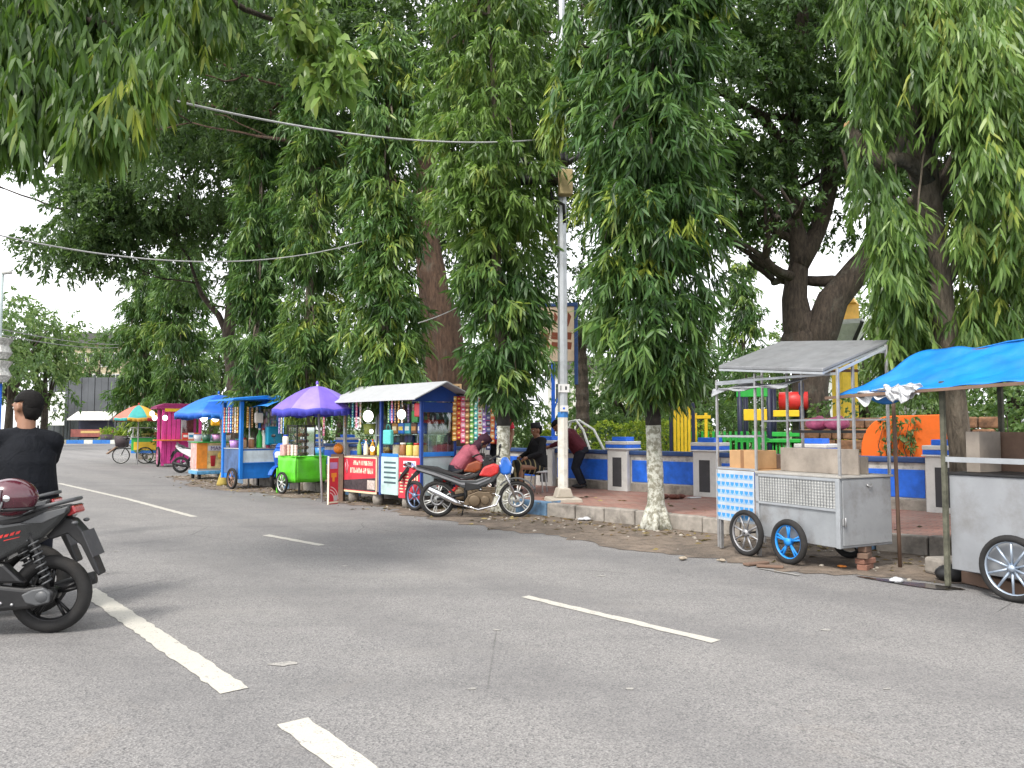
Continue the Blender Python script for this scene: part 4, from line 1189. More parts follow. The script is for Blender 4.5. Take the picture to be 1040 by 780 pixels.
building(895, 985, 48, 6.0, 'white building glimpsed over the orange wall', mat('white_render', (.6, .6, .58), .85), 4, 1)

# kiosk far across the road
v = P(95, 440, 79); fk_ = empty('food_kiosk', (v.x, 79, .3), 0, 'far food kiosk with pale sloping roof in front of the dark fence', 'kiosk')
b = MB(); b.prism([(-.9, 2.0), (-.9, 2.12), (1.0, 2.9), (1.0, 2.8)], -2.2, 2.0, plane='yz'); b.build('roof', mat('pale_roof_sheet', (.62, .6, .56), .6, dirt=.4), fk_)
for x in (-2.0, 1.8):
    for y in (-.7, .9):
        b = MB(); b.box(x - .05, x + .05, y - .05, y + .05, 0, 2.1); b.build('post', M_DARK, fk_)
b = MB(); b.box(-1.9, 1.7, -.7, .6, .35, 1.1); b.build('counter', mat('kiosk_red', (.22, .06, .05), .6, var=.4, scale=2), fk_)
b = MB(); b.box(-.9, 1.2, -.72, -.705, .72, .95)
b.build('sign_band', mat('kiosk_sign', (.5, .33, .12), .6), fk_)
b = MB(); b.box(-1.9, 1.7, .7, .75, .2, 2.0); b.build('back_wall', M_NAVY, fk_)
for (px, Y, s_, lab) in [(108, 77.6, 1.0, 'potted shrub in a brown box beside the far kiosk'), (124, 62, 1.0, 'yellow green plant in a dark pot near the red and teal umbrella')]:
    v = P(px, 450, Y); r_ = empty('potted_plant', (v.x, Y, 0), 0, lab, 'plant')
    b = MB(); b.lathe([(.45, 0), (.62, .9), (.58, .9), (.55, .7), (0, .7)], n=14); b.build('pot', mat('dark_pot', (.05, .035, .04), .7), r_)
    rs = np.random.default_rng(px); V, F, tn = sprays(rs, rs.normal(0, .2, size=(60, 3)) + np.array([0, 0, 1.05]), unit(rs.normal(size=(60, 3)) + np.array([0, 0, .8])), rs.uniform(.1, .7, 60), 6, .35, .3, .09, two=False)
    np_mesh('leaves', V, F, tn, L_HEDGE, r_)

# ------------------------------------------------------------------ street light pole
v = G(572, 521); PX, PY = v.x, v.y
sp_ = empty('light_pole', (PX, PY, 0), R(8), 'grey street light pole with white painted foot in a concrete block', 'light pole')
b = MB(); b.lathe([(.088, .30), (.088, 1.6)], n=8, smooth=False); b.build('white_foot', mat('pole_white', (.62, .60, .54), .75, dirt=.5, dscale=5), sp_)
b = MB(); b.lathe([(.09, 1.6), (.09, 1.69)], n=8, smooth=False); b.build('blue_band', mat('pole_blue', (.03, .18, .5), .6), sp_)
b = MB(); b.lathe([(.088, 1.69), (.080, 4.0), (.066, 8.0), (.05, 11)], n=8, smooth=False); b.tube([(0, 0, 11), (-.2, -.1, 11.5), (-1.2, -.6, 11.9), (-2.0, -1.0, 12.0)], .04, 8); b.build('shaft', M_GALV, sp_)
b = MB(); b.prism([(-.34, -.05), (.34, -.05), (.26, .26), (-.26, .26)], -.3, .3); b.prism([(-.15, .262), (.15, .262), (.1, .42), (-.1, .42)], -.15, .15)
bl_ = b.build('footing', mat('footing_concrete', (.40, .36, .30), .9, dirt=.5, dscale=6, bump=.5), sp_, .02, 2)
b = MB(); b.add([(-.28, -.303, .22), (-.1, -.303, .24), (-.14, -.303, .02), (-.3, -.303, .03)], [(0, 1, 2, 3)]); b.prism([(.285, 0), (.32, 0), (.27, .2), (.24, .2)], -.301, .301); b.build('blue_patch', M_KBLUE, bl_)
b = MB(); b.box(-.095, .095, -.1, -.085, 2.02, 2.16); b.build('plate', mat('plate_white', (.66, .66, .66), .5), sp_)
b = MB(); b.box(-.06, -.045, -.102, -.1005, 2.05, 2.13); b.box(.02, .05, -.102, -.1005, 2.06, 2.12); b.build('plate_mark', M_DARK, sp_)
b = MB(); b.box(-.07, .07, -.1, -.088, 1.70, 1.80); b.build('sticker', mat('plate_white', (.66, .66, .66), .5), sp_)
b = MB(); b.lathe([(.02, -.1), (.02, -.101)], (0, 0, 1.75), 'y', 10); b.build('sticker_mark', M_BLUE, sp_)
b = MB(); b.box(-.09, .13, -.28, -.09, 5.35, 5.78); b.build('meter_box', mat('box_tan', (.42, .33, .17), .55, dirt=.2), sp_, .015, 2)
b = MB(); b.lathe([(.0, 5.9), (.09, 5.9), (.11, 6.0), (.09, 6.1), (.11, 6.2), (.09, 6.3), (0, 6.32)], (-.02, -.1, 0), n=12)
b.tube([(-.1, -.1, 5.9), (-.25, -.12, 5.6), (-.2, -.15, 5.3), (0, -.14, 5.2), (.02, -.1, 4.9)], .03, 8)
b.tube([(-.1, -.1, 5.6), (-.5, -.05, 5.65), (-.72, 0, 5.62)], .08, 8); b.tube([(-.1, -.1, 5.9), (-.4, -.1, 5.75), (-.7, -.05, 6.0)], .03, 8)
b.tube([(0, -.1, 5.9), (.3, 0, 6.1), (.55, .2, 6.5)], .05, 8)
b.build('cable_joint', M_BLACK, sp_)

def wire(name, a, b_, sag, label, r=.011, n=24):
    a, b_ = Vector(a), Vector(b_)
    pts = []
    for i in range(n + 1):
        t = i / n; p = a.lerp(b_, t); p.z -= sag * 4 * t * (1 - t); pts.append(p)
    b = MB(); b.tube(pts, r, 6); o = b.build(name, M_WIRE); return tag(o, label, 'cable')
wire('overhead_cable', P(556, 141, PY), P(60, 72, 7.5), .30, 'pale overhead cable running from the pole to the upper left boughs', .012)
wire('overhead_cable', P(385, 240, 16), P(-30, 232, 10), .48, 'thin overhead cable sagging low across the left mast trees', .011)
wire('overhead_cable', P(-20, 330, 14), P(120, 350, 33), .1, 'upper one of two low cables at the left edge', .012)
wire('overhead_cable', P(-20, 336, 14), P(120, 353, 33), .12, 'lower one of two low cables at the left edge', .012)
wire('overhead_cable', P(425, 328, 15), P(476, 305, 19), .05, 'short cable crossing the leaning reddish trunk', .011)

# lamp post with patterned drum, left edge
v = P(-4, 420, 9.5); lp = empty('lamp_post', (v.x, v.y, 0), 0, 'blue lamp post with pale patterned drum at the left edge', 'lamp post')
b = MB(); b.tube([(0, 0, 0), (0, 0, 1.95)], .055, 10); b.build('blue_post', M_BLUE, lp)
b = MB(); b.tube([(0, 0, 1.95), (0, 0, 3.3)], .03, 10); b.build('shaft', mat('lamp_shaft', (.5, .58, .58), .5), lp)
b = MB()
for z in (1.97, 2.25): b.lathe([(.05, z), (.10, z), (.15, z + .08), (.11, z + .17), (.16, z + .25), (.05, z + .265)], n=8, smooth=False)
b.build('drum', mat('pale_drum', (.5, .5, .48), .6, var=.5, scale=40, dirt=.3), lp)
b = MB(); b.lathe([(0, .02), (.075, .02), (.075, 0), (0, 0)], (.02, -.09, 1.72), 'y', 18); b.build('round_sign', mat('round_blue', (.03, .3, .75), .5), lp)
b = MB(); b.add([(-.02, -.0925, 1.70), (.0, -.0925, 1.69), (.06, -.0925, 1.75), (.045, -.0925, 1.765)], [(0, 1, 2, 3)]); b.build('sign_mark', M_WHITE, lp)
b = MB(); b.tube([(-.2, 0, 3.32), (0, 0, 3.3), (.12, 0, 3.31)], .025, 8); b.lathe([(0, 0), (.05, .02), (.05, .08), (0, .12)], (-.2, 0, 3.2), 'z', 12); b.build('lamp_arm', M_WHITE, lp)
# ------------------------------------------------------------------ wheels and two-wheelers
M_TYRE = mat('tyre_rubber', (.012, .0115, .0115), .85, var=.2, dirt=.5, dirtcol=(.07, .06, .052), dscale=9, bump=.3, bscale=120)
M_CHROME = mat('chrome', (.62, .62, .64), .18, 1.0, dirt=.2, var=.05)
M_ALU = mat('cast_aluminium', (.40, .40, .41), .42, .8, dirt=.5, dirtcol=(.1, .09, .08), dscale=12)
M_RIMBLK = mat('black_rim', (.014, .014, .015), .35, .5, dirt=.25)
M_SEAT = mat('black_vinyl', (.012, .012, .013), .5, bump=.35, bscale=260, dirt=.1)
M_LENS = mat('red_lens', (.30, .008, .01), .12, dirt=0, bump=0, coat=.6)
M_CLEAR = mat('clear_lens', (.6, .62, .64), .08, dirt=0, bump=0, coat=.8)
M_GREYPL = mat('grey_plastic', (.07, .073, .077), .45, dirt=.15)

def add_wheel(root, c, Rr, axis, tr=.045, rim=None, spokes=5, hub=.045, tw=None, n=36, double=False, wire=False, name='wheel'):
    rim = rim or M_RIMBLK
    b = MB(); b.torus(c, axis, Rr - tr, tr, n, 10, 0, w=(tw or tr))
    w_ = b.build(name, M_TYRE, root)
    b = MB(); rr = Rr - tr * 1.75
    b.torus(c, axis, rr, tr * .38, n, 6, 0, w=(tw or tr) * .62)
    hw = (tw or tr) * .9
    b.lathe([(0, -hw), (hub, -hw), (hub, hw), (0, hw)], c, axis, 16)
    c = Vector(c)
    def pt(a, r_, h):
        x, y = r_ * math.cos(a), r_ * math.sin(a)
        return c + Vector({'x': (h, x, y), 'y': (x, h, y), 'z': (x, y, h)}[axis])
    for k in range(spokes):
        a = 2 * PI * k / spokes + .3
        if wire:
            b.tube([pt(a, hub * .8, hw * .7 * (1 if k % 2 else -1)), pt(a + .12, rr, 0)], .0028, 4)
        elif double:
            for s in (-.1, .1):
                b.tube([pt(a, hub * .9, 0), pt(a + s, (hub + rr) / 2, 0), pt(a + s * 1.1, rr, 0)], [.013, .011, .012], 6)
        else:
            b.tube([pt(a, hub * .8, 0), pt(a, rr, 0)], [.012, .01], 6)
    r_ = b.build('rim', rim, w_)
    return w_

def prof(b, poly, w_, m=0, y=0.0):
    b.prism(poly, y - w_ / 2, y + w_ / 2, m)

def spring(b, a, c, r=.03, turns=7, m=0):
    a, c = Vector(a), Vector(c); d = c - a; pts = []
    u = d.normalized().orthogonal().normalized(); v = d.normalized().cross(u)
    for i in range(turns * 10 + 1):
        t = i / (turns * 10); th = 2 * PI * turns * t
        pts.append(a + d * t + (u * math.cos(th) + v * math.sin(th)) * r)
    b.tube(pts, .0065, 5, m)

def scooter(name, loc, rz, label, body, accent=None, seatm=None, lights=True, cat='scooter', group=None, retro=False, decal=None):
    t = empty(name, loc, rz, label, cat, group)
    bm_ = body
    acc = accent or M_BLACK
    add_wheel(t, (0, 0, .265), .265, 'y', .046, M_RIMBLK if not retro else M_ALU, 5, .05, .05, double=True, name='rear_wheel')
    add_wheel(t, (1.26, 0, .265), .265, 'y', .042, M_RIMBLK if not retro else M_ALU, 5, .045, .045, double=True, name='front_wheel')
    b = MB()   # side panels and tail
    side = [(-.15, .885), (-.06, .862), (.10, .79), (.55, .725), (.68, .60), (.66, .42), (.50, .40), (.36, .47), (.20, .56), (.02, .66), (-.08, .755), (-.14, .835)]
    b.prism(side, -.135, .135)
    b.build('body_panel', bm_, t, .035, 3)
    b = MB(); b.prism([(.52, .41), (.60, .30), (1.02, .285), (1.06, .35), (.68, .40), (.66, .46)], -.17, .17); b.build('floorboard', M_BLACK, t, .02, 2)
    b = MB(); b.prism([(.98, .30), (1.05, .28), (1.10, .42), (1.20, .70), (1.24, .86), (1.14, .99), (1.06, .95), (1.09, .75)], -.19, .19); b.build('leg_shield', bm_, t, .035, 3)
    b = MB(); b.prism([(1.02, .965), (1.14, .955), (1.20, .99), (1.12, 1.08), (1.00, 1.085)], -.15, .15); b.build('handlebar_cowl', bm_, t, .03, 3)
    b = MB(); b.prism([(1.18, .76), (1.255, .74), (1.27, .84), (1.215, .90)], -.11, .11); b.build('headlight', M_CLEAR, t, .02, 2)
    b = MB()
    b.prism([(.66, .715), (.62, .765), (.45, .785), (.30, .785), (.20, .80), (.05, .852), (-.06, .872), (-.12, .862), (.05, .80), (.3, .725), (.6, .69)], -.125, .125); b.build('seat', seatm or M_SEAT, t, .03, 3)
    b = MB()
    arc = [(1.26 + .315 * math.cos(a), .265 + .315 * math.sin(a)) for a in np.linspace(R(20), R(165), 12)]
    arc2 = [(1.26 + .285 * math.cos(a), .265 + .285 * math.sin(a)) for a in np.linspace(R(165), R(20), 12)]
    b.prism(arc + arc2, -.055, .055); b.build('front_fender', bm_, t, .008)
    for s in (-1, 1):
        b = MB(); b.tube([(1.13, s * .07, .78), (1.26, s * .07, .265)], .018, 8); b.build('fork', M_DARK, t)
    b = MB(); b.tube([(1.05, -.36, 1.03), (1.07, -.2, 1.055), (1.09, 0, 1.05), (1.07, .2, 1.055), (1.05, .36, 1.03)], .012, 8); b.build('handlebar', M_DARK, t)
    for s in (-1, 1):
        b = MB(); b.tube([(1.055, s * .24, 1.045), (1.05, s * .36, 1.032)], .018, 10); b.build('grip', M_BLACK, t)
        m_ = MB(); m_.tube([(1.08, s * .22, 1.055), (1.06, s * .3, 1.22)], .006, 6); m_.ell((1.055, s * .31, 1.25), (.018, .065, .04), 12, 8); m_.build('mirror', M_BLACK, t)
        l_ = MB(); l_.tube([(1.09, s * .16, 1.055), (1.12, s * .3, 1.045)], .006, 6); l_.build('brake_lever', M_ALU, t)
    # engine and belt case on the left
    b = MB(); b.prism([(-.07, .30), (.0, .345), (.12, .33), (.42, .37), (.52, .33), (.52, .22), (.40, .17), (.10, .19), (-.05, .22)], .065, .14); b.build('belt_case', M_BLACK, t, .025, 3)
    b = MB(); b.prism([(.12, .36), (.26, .50), (.50, .50), (.56, .40), (.48, .37)], .05, .135); b.build('air_box', M_BLACK, t, .02, 2)
    b = MB(); b.prism([(-.05, .235), (-.055, .30), (-.01, .335), (.06, .325), (.13, .29), (.10, .235), (.03, .215)], .142, .162); b.lathe([(0, .175), (.02, .172), (.045, .16)], (.0, 0, .275), 'y', 18); b.build('gear_cover', M_GREYPL, t, .012, 2)
    for k in range(5):
        b = MB(); b.lathe([(0, .15), (.009, .149), (.011, .138)], (.19 + .07 * k, 0, .225 + .012 * math.sin(k * 2)), 'y', 8); b.build('bolt', M_ALU, t)
    b = MB(); b.prism([(.3, .2), (.62, .24), (.62, .38), (.3, .4)], -.13, .06); b.build('engine', M_ALU, t, .03, 2)
    b = MB(); b.tube([(-.03, .115, .30), (.10, .125, .70)], .016, 8); b.build('shock_absorber', M_DARK, t)
    b = MB(); spring(b, (-.015, .115, .36), (.085, .125, .66), .032, 8); b.build('spring', M_GREYPL, t)
    b = MB(); b.tube([(.45, -.1, .2), (.3, -.14, .2), (.1, -.16, .25), (-.22, -.17, .34)], [.02, .025, .05, .045], 12); b.build('exhaust', M_DARK, t)
    b = MB(); b.prism([(.06, .70), (-.08, .79), (-.14, .78), (-.21, .70), (-.335, .40), (-.32, .385), (-.285, .43), (-.20, .60), (-.11, .68), (.0, .64)], -.06, .06); b.build('rear_fender', M_BLACK, t, .01, 2)
    b = MB(); b.prism([(-.225, .70), (-.302, .525), (-.296, .523), (-.219, .698)], -.105, .105)
    b.build('number_plate', mat('plate_dark', (.05, .05, .055), .5), t)
    b = MB(); b.prism([(-.155, .878), (-.08, .845), (-.12, .80), (-.175, .825)], -.085, .085); b.build('tail_lamp', M_LENS, t, .012, 2)
    for s in (-1, 1):
        b = MB(); b.prism([(-.14, .872), (.0, .84), (.16, .765), (.02, .765), (-.12, .83)], s * .137 - .006, s * .137 + .006); b.build('tail_trim', M_GREYPL if not retro else M_CHROME, t, .004)
        b = MB(); b.ell((-.175, s * .10, .76), (.02, .03, .014), 10, 6); b.build('turn_signal', M_GREYPL, t)
    b = MB(); b.tube([(.08, -.125, .86), (-.06, -.12, .895), (-.14, -.08, .915), (-.14, .08, .915), (-.06, .12, .895), (.08, .125, .86)], .014, 8); b.build('grab_rail', M_GREYPL, t)
    b = MB(); b.tube([(.48, .12, .2), (.46, .22, .03), (.44, .24, .005)], .011, 6); b.tube([(.46, .24, .006), (.38, .26, .006)], .011, 6); b.build('side_stand', M_DARK, t)
    if decal:
        for s in (1,):
            b = MB(); rng = random.Random(1)
            for k in range(5):
                x = .33 - k * .036
                z = .655 + k * .009
                b.prism([(x, z), (x - .024, z + .006), (x - .034, z + .026 + .004 * (k % 2)), (x - .008, z + .018)], .1365, .1385)
            b.prism([(.26, .648), (.16, .672), (.155, .677), (.255, .654)], .1365, .1385)
            b.build('decal', decal, t)
    if retro:
        b = MB(); b.tube([(.1, 0, .8), (-.05, 0, .9), (-.15, 0, .98)], .02, 8); b.build('back_rest', M_BLACK, t)
    return t

def motorcycle(name, loc, rz, label, body, tankm, visor, group=None):
    t = empty(name, loc, rz, label, 'motorcycle', group)
    add_wheel(t, (0, 0, .29), .29, 'y', .036, mat('pale_rim', (.55, .55, .53), .4, .4, dirt=.3), 6, .055, .042, double=True, name='rear_wheel')
    add_wheel(t, (1.26, 0, .29), .29, 'y', .032, mat('pale_rim', (.55, .55, .53), .4, .4), 6, .055, .038, double=True, name='front_wheel')
    b = MB(); b.torus((1.26, -.045, .29), 'y', .115, .02, 24, 4, w=.002); b.build('brake_disc', M_ALU, t)
    b = MB(); b.torus((0, -.05, .29), 'y', .09, .018, 24, 4, w=.002); b.build('brake_disc', M_ALU, t)
    # long slim body: tail down to the middle, up to the steering head
    b = MB(); b.prism([(-.40, .80), (-.30, .815), (.0, .74), (.38, .60), (.62, .60), (.92, .70), (.98, .80), (1.02, .72), (.90, .56), (.64, .46), (.42, .46), (.22, .56), (-.02, .64), (-.28, .72)], -.10, .10); b.build('body_panel', body, t, .02, 2)
    for s in (-1, 1):
        b = MB(); b.prism([(-.36, .795), (-.05, .715), (.38, .555), (.62, .545), (.86, .64), (.84, .61), (.62, .515), (.4, .52), (.0, .66), (-.32, .755)], s * .104 - .004, s * .104 + .004); b.build('body_stripe', mat('silver_stripe', (.22, .22, .23), .35, .3), t)
    b = MB(); b.prism([(-.34, .83), (-.02, .80), (.24, .70), (.46, .655), (.66, .70), (.64, .655), (.46, .605), (.1, .70), (-.32, .815)], -.11, .11); b.build('seat', M_SEAT, t, .02, 2)
    b = MB(); b.prism([(.66, .66), (.74, .80), (.90, .86), (1.0, .82), (.98, .70), (.86, .64)], -.12, .12); b.build('tank_cover', tankm, t, .03, 3)
    b = MB(); b.prism([(.98, .80), (1.03, .955), (1.12, .96), (1.20, .82), (1.18, .70), (1.08, .66), (1.0, .70)], -.11, .11); b.build('headlight_cowl', visor, t, .04, 3)
    b = MB(); b.prism([(1.185, .82), (1.225, .78), (1.20, .69), (1.17, .71)], -.08, .08); b.build('headlight', M_CLEAR, t, .012)
    b = MB(); b.prism([(-.42, .79), (-.36, .80), (-.34, .76), (-.40, .75)], -.06, .06); b.build('tail_lamp', M_LENS, t, .01)
    b = MB(); b.prism([(-.34, .745), (-.46, .60), (-.50, .48), (-.48, .475), (-.42, .58), (-.28, .70)], -.06, .06); b.build('rear_fender', M_BLACK, t, .006)
    b = MB()
    for s in (-1, 1): b.tube([(1.0, s * .08, .88), (1.26, s * .075, .29)], [.022, .018], 8)
    b.build('fork', M_CHROME, t)
    b = MB()
    arc = [(1.26 + .345 * math.cos(a), .29 + .345 * math.sin(a)) for a in np.linspace(R(28), R(140), 10)]
    arc2 = [(1.26 + .32 * math.cos(a), .29 + .32 * math.sin(a)) for a in np.linspace(R(140), R(28), 10)]
    b.prism(arc + arc2, -.06, .06); b.build('front_fender', M_GREYPL, t, .006)
    b = MB(); b.tube([(.86, -.32, .93), (.96, -.2, .97), (1.0, 0, .95), (.96, .2, .97), (.86, .32, .93)], .011, 8); b.build('handlebar', M_DARK, t)
    for s in (-1, 1):
        b = MB(); b.tube([(.93, s * .23, .962), (.85, s * .335, .925)], .017, 8); b.build('grip', M_BLACK, t)
        b = MB(); b.tube([(.98, s * .15, .97), (1.0, s * .24, 1.10)], .006, 6); b.ell((1.0, s * .25, 1.13), (.015, .055, .035), 10, 6); b.build('mirror', M_BLACK, t)
    gold = mat('bronze_engine', (.15, .11, .07), .45, .5, dirt=.6, dirtcol=(.05, .045, .04), dscale=14)
    b = MB(); b.prism([(.42, .22), (.50, .36), (.66, .42), (.84, .40), (.90, .30), (.84, .18), (.55, .16)], -.12, .12); b.lathe([(0, -.165), (.085, -.165), (.10, -.12)], (.60, 0, .27), 'y', 18); b.lathe([(0, -.155), (.065, -.155), (.08, -.12)], (.77, 0, .28), 'y', 18)
    for k in range(5): b.box(.70, .93, -.085, .085, .33 + k * .032, .348 + k * .032)
    b.build('engine', gold, t, .012, 2)
    b = MB(); b.tube([(.84, -.05, .40), (1.0, -.08, .34), (.94, -.1, .2), (.66, -.12, .13), (.42, -.13, .2)], .018, 8); b.tube([(.42, -.13, .2), (.30, -.14, .25), (-.12, -.16, .47)], [.022, .045, .042], 14); b.build('exhaust', M_CHROME, t)
    b = MB(); b.tube([(.42, -.07, .36), (0, -.075, .29)], .022, 8); b.tube([(.42, .07, .36), (0, .075, .29)], .022, 8); b.tube([(.45, 0, .5), (.98, 0, .78)], .03, 8); b.tube([(.45, 0, .52), (.45, 0, .2)], .03, 8); b.tube([(.95, 0, .72), (.86, 0, .40)], .025, 8); b.build('frame', M_DARK, t)
    b = MB(); b.tube([(.2, 0, .38), (.38, 0, .55)], .02, 8); spring(b, (.2, 0, .38), (.38, 0, .55), .035, 5); b.build('shock_absorber', M_RED, t)
    for s in (-1, 1):
        b = MB(); b.tube([(.5, s * .1, .2), (.5, s * .24, .2)], .012, 6); b.build('foot_peg', M_DARK, t)
    b = MB(); b.tube([(.42, .08, .2), (.38, .16, .02), (.36, .17, .004)], .011, 6); b.build('side_stand', M_DARK, t)
    b = MB(); b.prism([(.45, .42), (.44, .56), (.66, .53), (.72, .46)], -.115, .115); b.build('side_cover', M_BLACK, t, .01)
    return t

M_S1 = mat('scooter_black', (.008, .0095, .0105), .25, var=.05, bump=0, dirt=.12, dirtcol=(.09, .085, .08), coat=.5)
M_S2 = mat('scooter_charcoal', (.008, .008, .009), .3, var=.05, bump=0, dirt=.1, coat=.4)
c = G(53, 643.5)
scooter('scooter', (c.x - .03, c.y + .03, 0), R(188), 'black scooter with red lettering, parked nearest at the lower left', M_S1, decal=M_RED)
c2 = Vector((-3.64, 6.06, 0))
scooter('scooter', (c2.x, c2.y, 0), R(189), 'charcoal scooter the man in the black shirt sits on', M_S2)
c = G(178, 481)
scooter('scooter', (c.x, c.y + .4, 0), R(8), 'small white scooter parked in front of the grey cart tub', mat('scooter_white', (.70, .70, .70), .3, dirt=.1, coat=.4), retro=True)
c = G(279, 499)
scooter('scooter', (c.x + .50, c.y + 1.3, 0), R(-112), 'blue scooter nosing out between the blue cart and the green cart', mat('scooter_blue', (.01, .10, .52), .3, dirt=.1, coat=.4))
c = G(444, 525.5)
motorcycle('motorcycle', (c.x, c.y + .05, 0), R(-1), 'grey motorcycle with red tank and blue headlight cowl, front of the parked pair', mat('graphite_body', (.035, .037, .04), .35, dirt=.15, coat=.3), mat('tank_red', (.50, .02, .018), .25, dirt=.1, coat=.5), mat('visor_blue', (.01, .13, .55), .15, dirt=.05, coat=.8))
c = G(434, 519)
motorcycle('motorcycle', (c.x - .05, c.y + .35, 0), R(-4), 'black motorcycle with orange panel, partly hidden behind the grey one', mat('black_body', (.009, .009, .010), .35, dirt=.15, coat=.3), mat('tank_orange', (.22, .045, .012), .3, dirt=.1, coat=.4), M_BLACK)

# helmet resting on the near scooter's seat
c = P(11, 505, 5.33)
h = empty('helmet', (c.x, c.y, c.z), R(200), 'glossy maroon open face helmet resting on the near scooter seat', 'helmet')
b = MB()
vs = []
b.ell((0, 0, 0), (.165, .125, .128), 24, 14)
o = b.build('shell', mat('helmet_maroon', (.065, .008, .018), .18, var=.15, dirt=.05, bump=0, coat=.9), h)
b = MB(); b.torus((-.0, 0, -.075), 'z', .118, .012, 28, 8, w=.012); o2 = b.build('rim_trim', M_BLACK, h); o2.scale = (1.16, .9, 1)
b = MB()
b.grid(lambda u, v_: (.172 * math.cos(R(-80 + 160 * u)) * math.cos(R(-22 + 50 * v_)), .134 * math.sin(R(-80 + 160 * u)) * math.cos(R(-22 + 50 * v_)), .136 * math.sin(R(-22 + 50 * v_))), 16, 6)
b.build('visor', mat('dark_visor', (.05, .03, .04), .08, dirt=0, bump=0, coat=.8), h)
for s in (-1, 1):
    b = MB(); b.lathe([(0, s * .132), (.022, s * .130), (.024, s * .118)], (.0, 0, .0), 'y', 14); b.build('visor_pivot', M_CHROME, h)
b = MB(); b.tube([(-.02, -.127, .03), (-.05, -.118, .05), (-.09, -.10, .06)], .006, 6); b.tube([(.02, .127, -.02), (.03, .131, -.07), (.05, .12, -.1)], .007, 6); b.build('strap', M_GREYPL, h)
# ------------------------------------------------------------------ carts
M_SHEET = mat('grey_sheet_metal', (.29, .305, .32), .45, .25, var=.16, scale=2.5, bump=.35, bscale=4, dirt=.7, dirtcol=(.12, .09, .065), dscale=3.2)
M_SHEETD = mat('dull_roof_metal', (.22, .225, .235), .5, .35, var=.15, dirt=.4, dirtcol=(.10, .09, .08))
M_MESHBACK = mat('pale_backing', (.52, .52, .5), .7, dirt=.35)
M_PLY = mat('weathered_board', (.26, .225, .19), .85, var=.25, scale=3, dirt=.7, dirtcol=(.09, .065, .05), dscale=2, bump=.3)
M_PLYBR = mat('brown_board', (.16, .10, .07), .85, var=.3, scale=3, dirt=.6, dirtcol=(.06, .045, .04), dscale=2)
M_CARD = mat('cardboard', (.42, .25, .12), .8, var=.12, dirt=.15)
M_TARP = mat('blue_tarp', (.008, .18, .56), .42, var=.2, scale=3, bump=.7, bscale=9, dirt=.35, dirtcol=(.05, .14, .28), dscale=2)
M_CANVAS = mat('grey_canvas', (.33, .34, .36), .8, dirt=.5, bump=.5, bscale=20)
M_PLASTICW = mat('white_plastic', (.48, .48, .48), .5, dirt=.2)
M_GLASS = glassmat('cart_glass')
M_BRICK = mat('brick', (.24, .115, .08), .9, var=.3, dirt=.6, bump=.5)
M_PINKB = mat('pink_bag', (.72, .16, .32), .35, var=.25, scale=20, bump=.6, bscale=30, dirt=0)
M_BLUERIM = mat('blue_rim', (.01, .22, .62), .45, dirt=.2)
M_LAMP = mat('lit_bulb', (1.0, .97, .90), .4, dirt=0, bump=0, emit=1.5)
M_CARTBLUE = mat('cart_blue', (.01, .17, .58), .5, var=.15, dirt=.25, dirtcol=(.04, .09, .2))
M_CARTNAVY = mat('frame_blue', (.012, .05, .25), .5, dirt=.25)
M_CARTGREEN = mat('cart_green_sheet', (.10, .52, .02), .35, var=.25, scale=3, bump=.6, bscale=6, dirt=.1, dirtcol=(.05, .25, .01))
M_CARTPINK = mat('cart_pink', (.62, .045, .27), .5, var=.15, dirt=.15)
M_MAGENTA = mat('magenta_roof', (.30, .02, .12), .6, dirt=.2)
M_CARTRED = mat('banner_red', (.55, .028, .05), .45, var=.15, dirt=.1)
M_WROOF = mat('white_roof_sheet', (.42, .43, .45), .4, var=.06, dirt=.35, dscale=2, dirtcol=(.28, .27, .26))

def canopy(root, c, Rr, h, mats, n=10, val=.12, tilt=(0, 0), name='canopy', valm=False):
    """scalloped umbrella canopy: n gores, thin cloth with a hanging valance"""
    b = MB(); cx, cy, cz = c
    seg = 6
    nm = len(mats) - (1 if valm else 0)
    def pos(a, t):
        sag = 1 - .05 * (1 - abs(math.cos(n / 2 * a))) * t
        r_ = Rr * t * sag
        z = h * (1 - t ** 1.6) - 0.03 * t * (1 - abs(math.cos(n / 2 * a)))
        return Vector((cx + r_ * math.cos(a), cy + r_ * math.sin(a), cz + z + tilt[0] * r_ * math.cos(a) + tilt[1] * r_ * math.sin(a)))
    for k in range(n):
        for s in range(4):
            a0 = 2 * PI * (k + s / 4) / n; a1 = 2 * PI * (k + (s + 1) / 4) / n
            for j in range(seg):
                t0, t1 = j / seg, (j + 1) / seg
                q = [pos(a0, t0), pos(a0, t1), pos(a1, t1), pos(a1, t0)]
                if j == 0: q = q[1:] if False else [q[0], q[1], q[2]]
                b.add(q, [tuple(range(len(q)))], k % nm, True)
            if val:
                vi = len(mats) - 1 if valm else (k + 1) % nm
                p0, p1 = pos(a0, 1), pos(a1, 1); dz = Vector((0, 0, -val * (1 + .15 * math.sin(k * 2 + s))))
                b.add([p0, p1, p1 + dz, p0 + dz], [(0, 1, 2, 3)], vi, True)
    o = b.build(name, mats, root)
    md = o.modifiers.new('th', 'SOLIDIFY'); md.thickness = .006
    b = MB()
    for k in range(n):
        a = 2 * PI * k / n
        b.tube([pos(a, .02) - Vector((0, 0, .02)), pos(a, .5) - Vector((0, 0, .015)), pos(a, 1) - Vector((0, 0, .012))], .006, 4)
    b.build('ribs', M_STEEL, root)
    return o

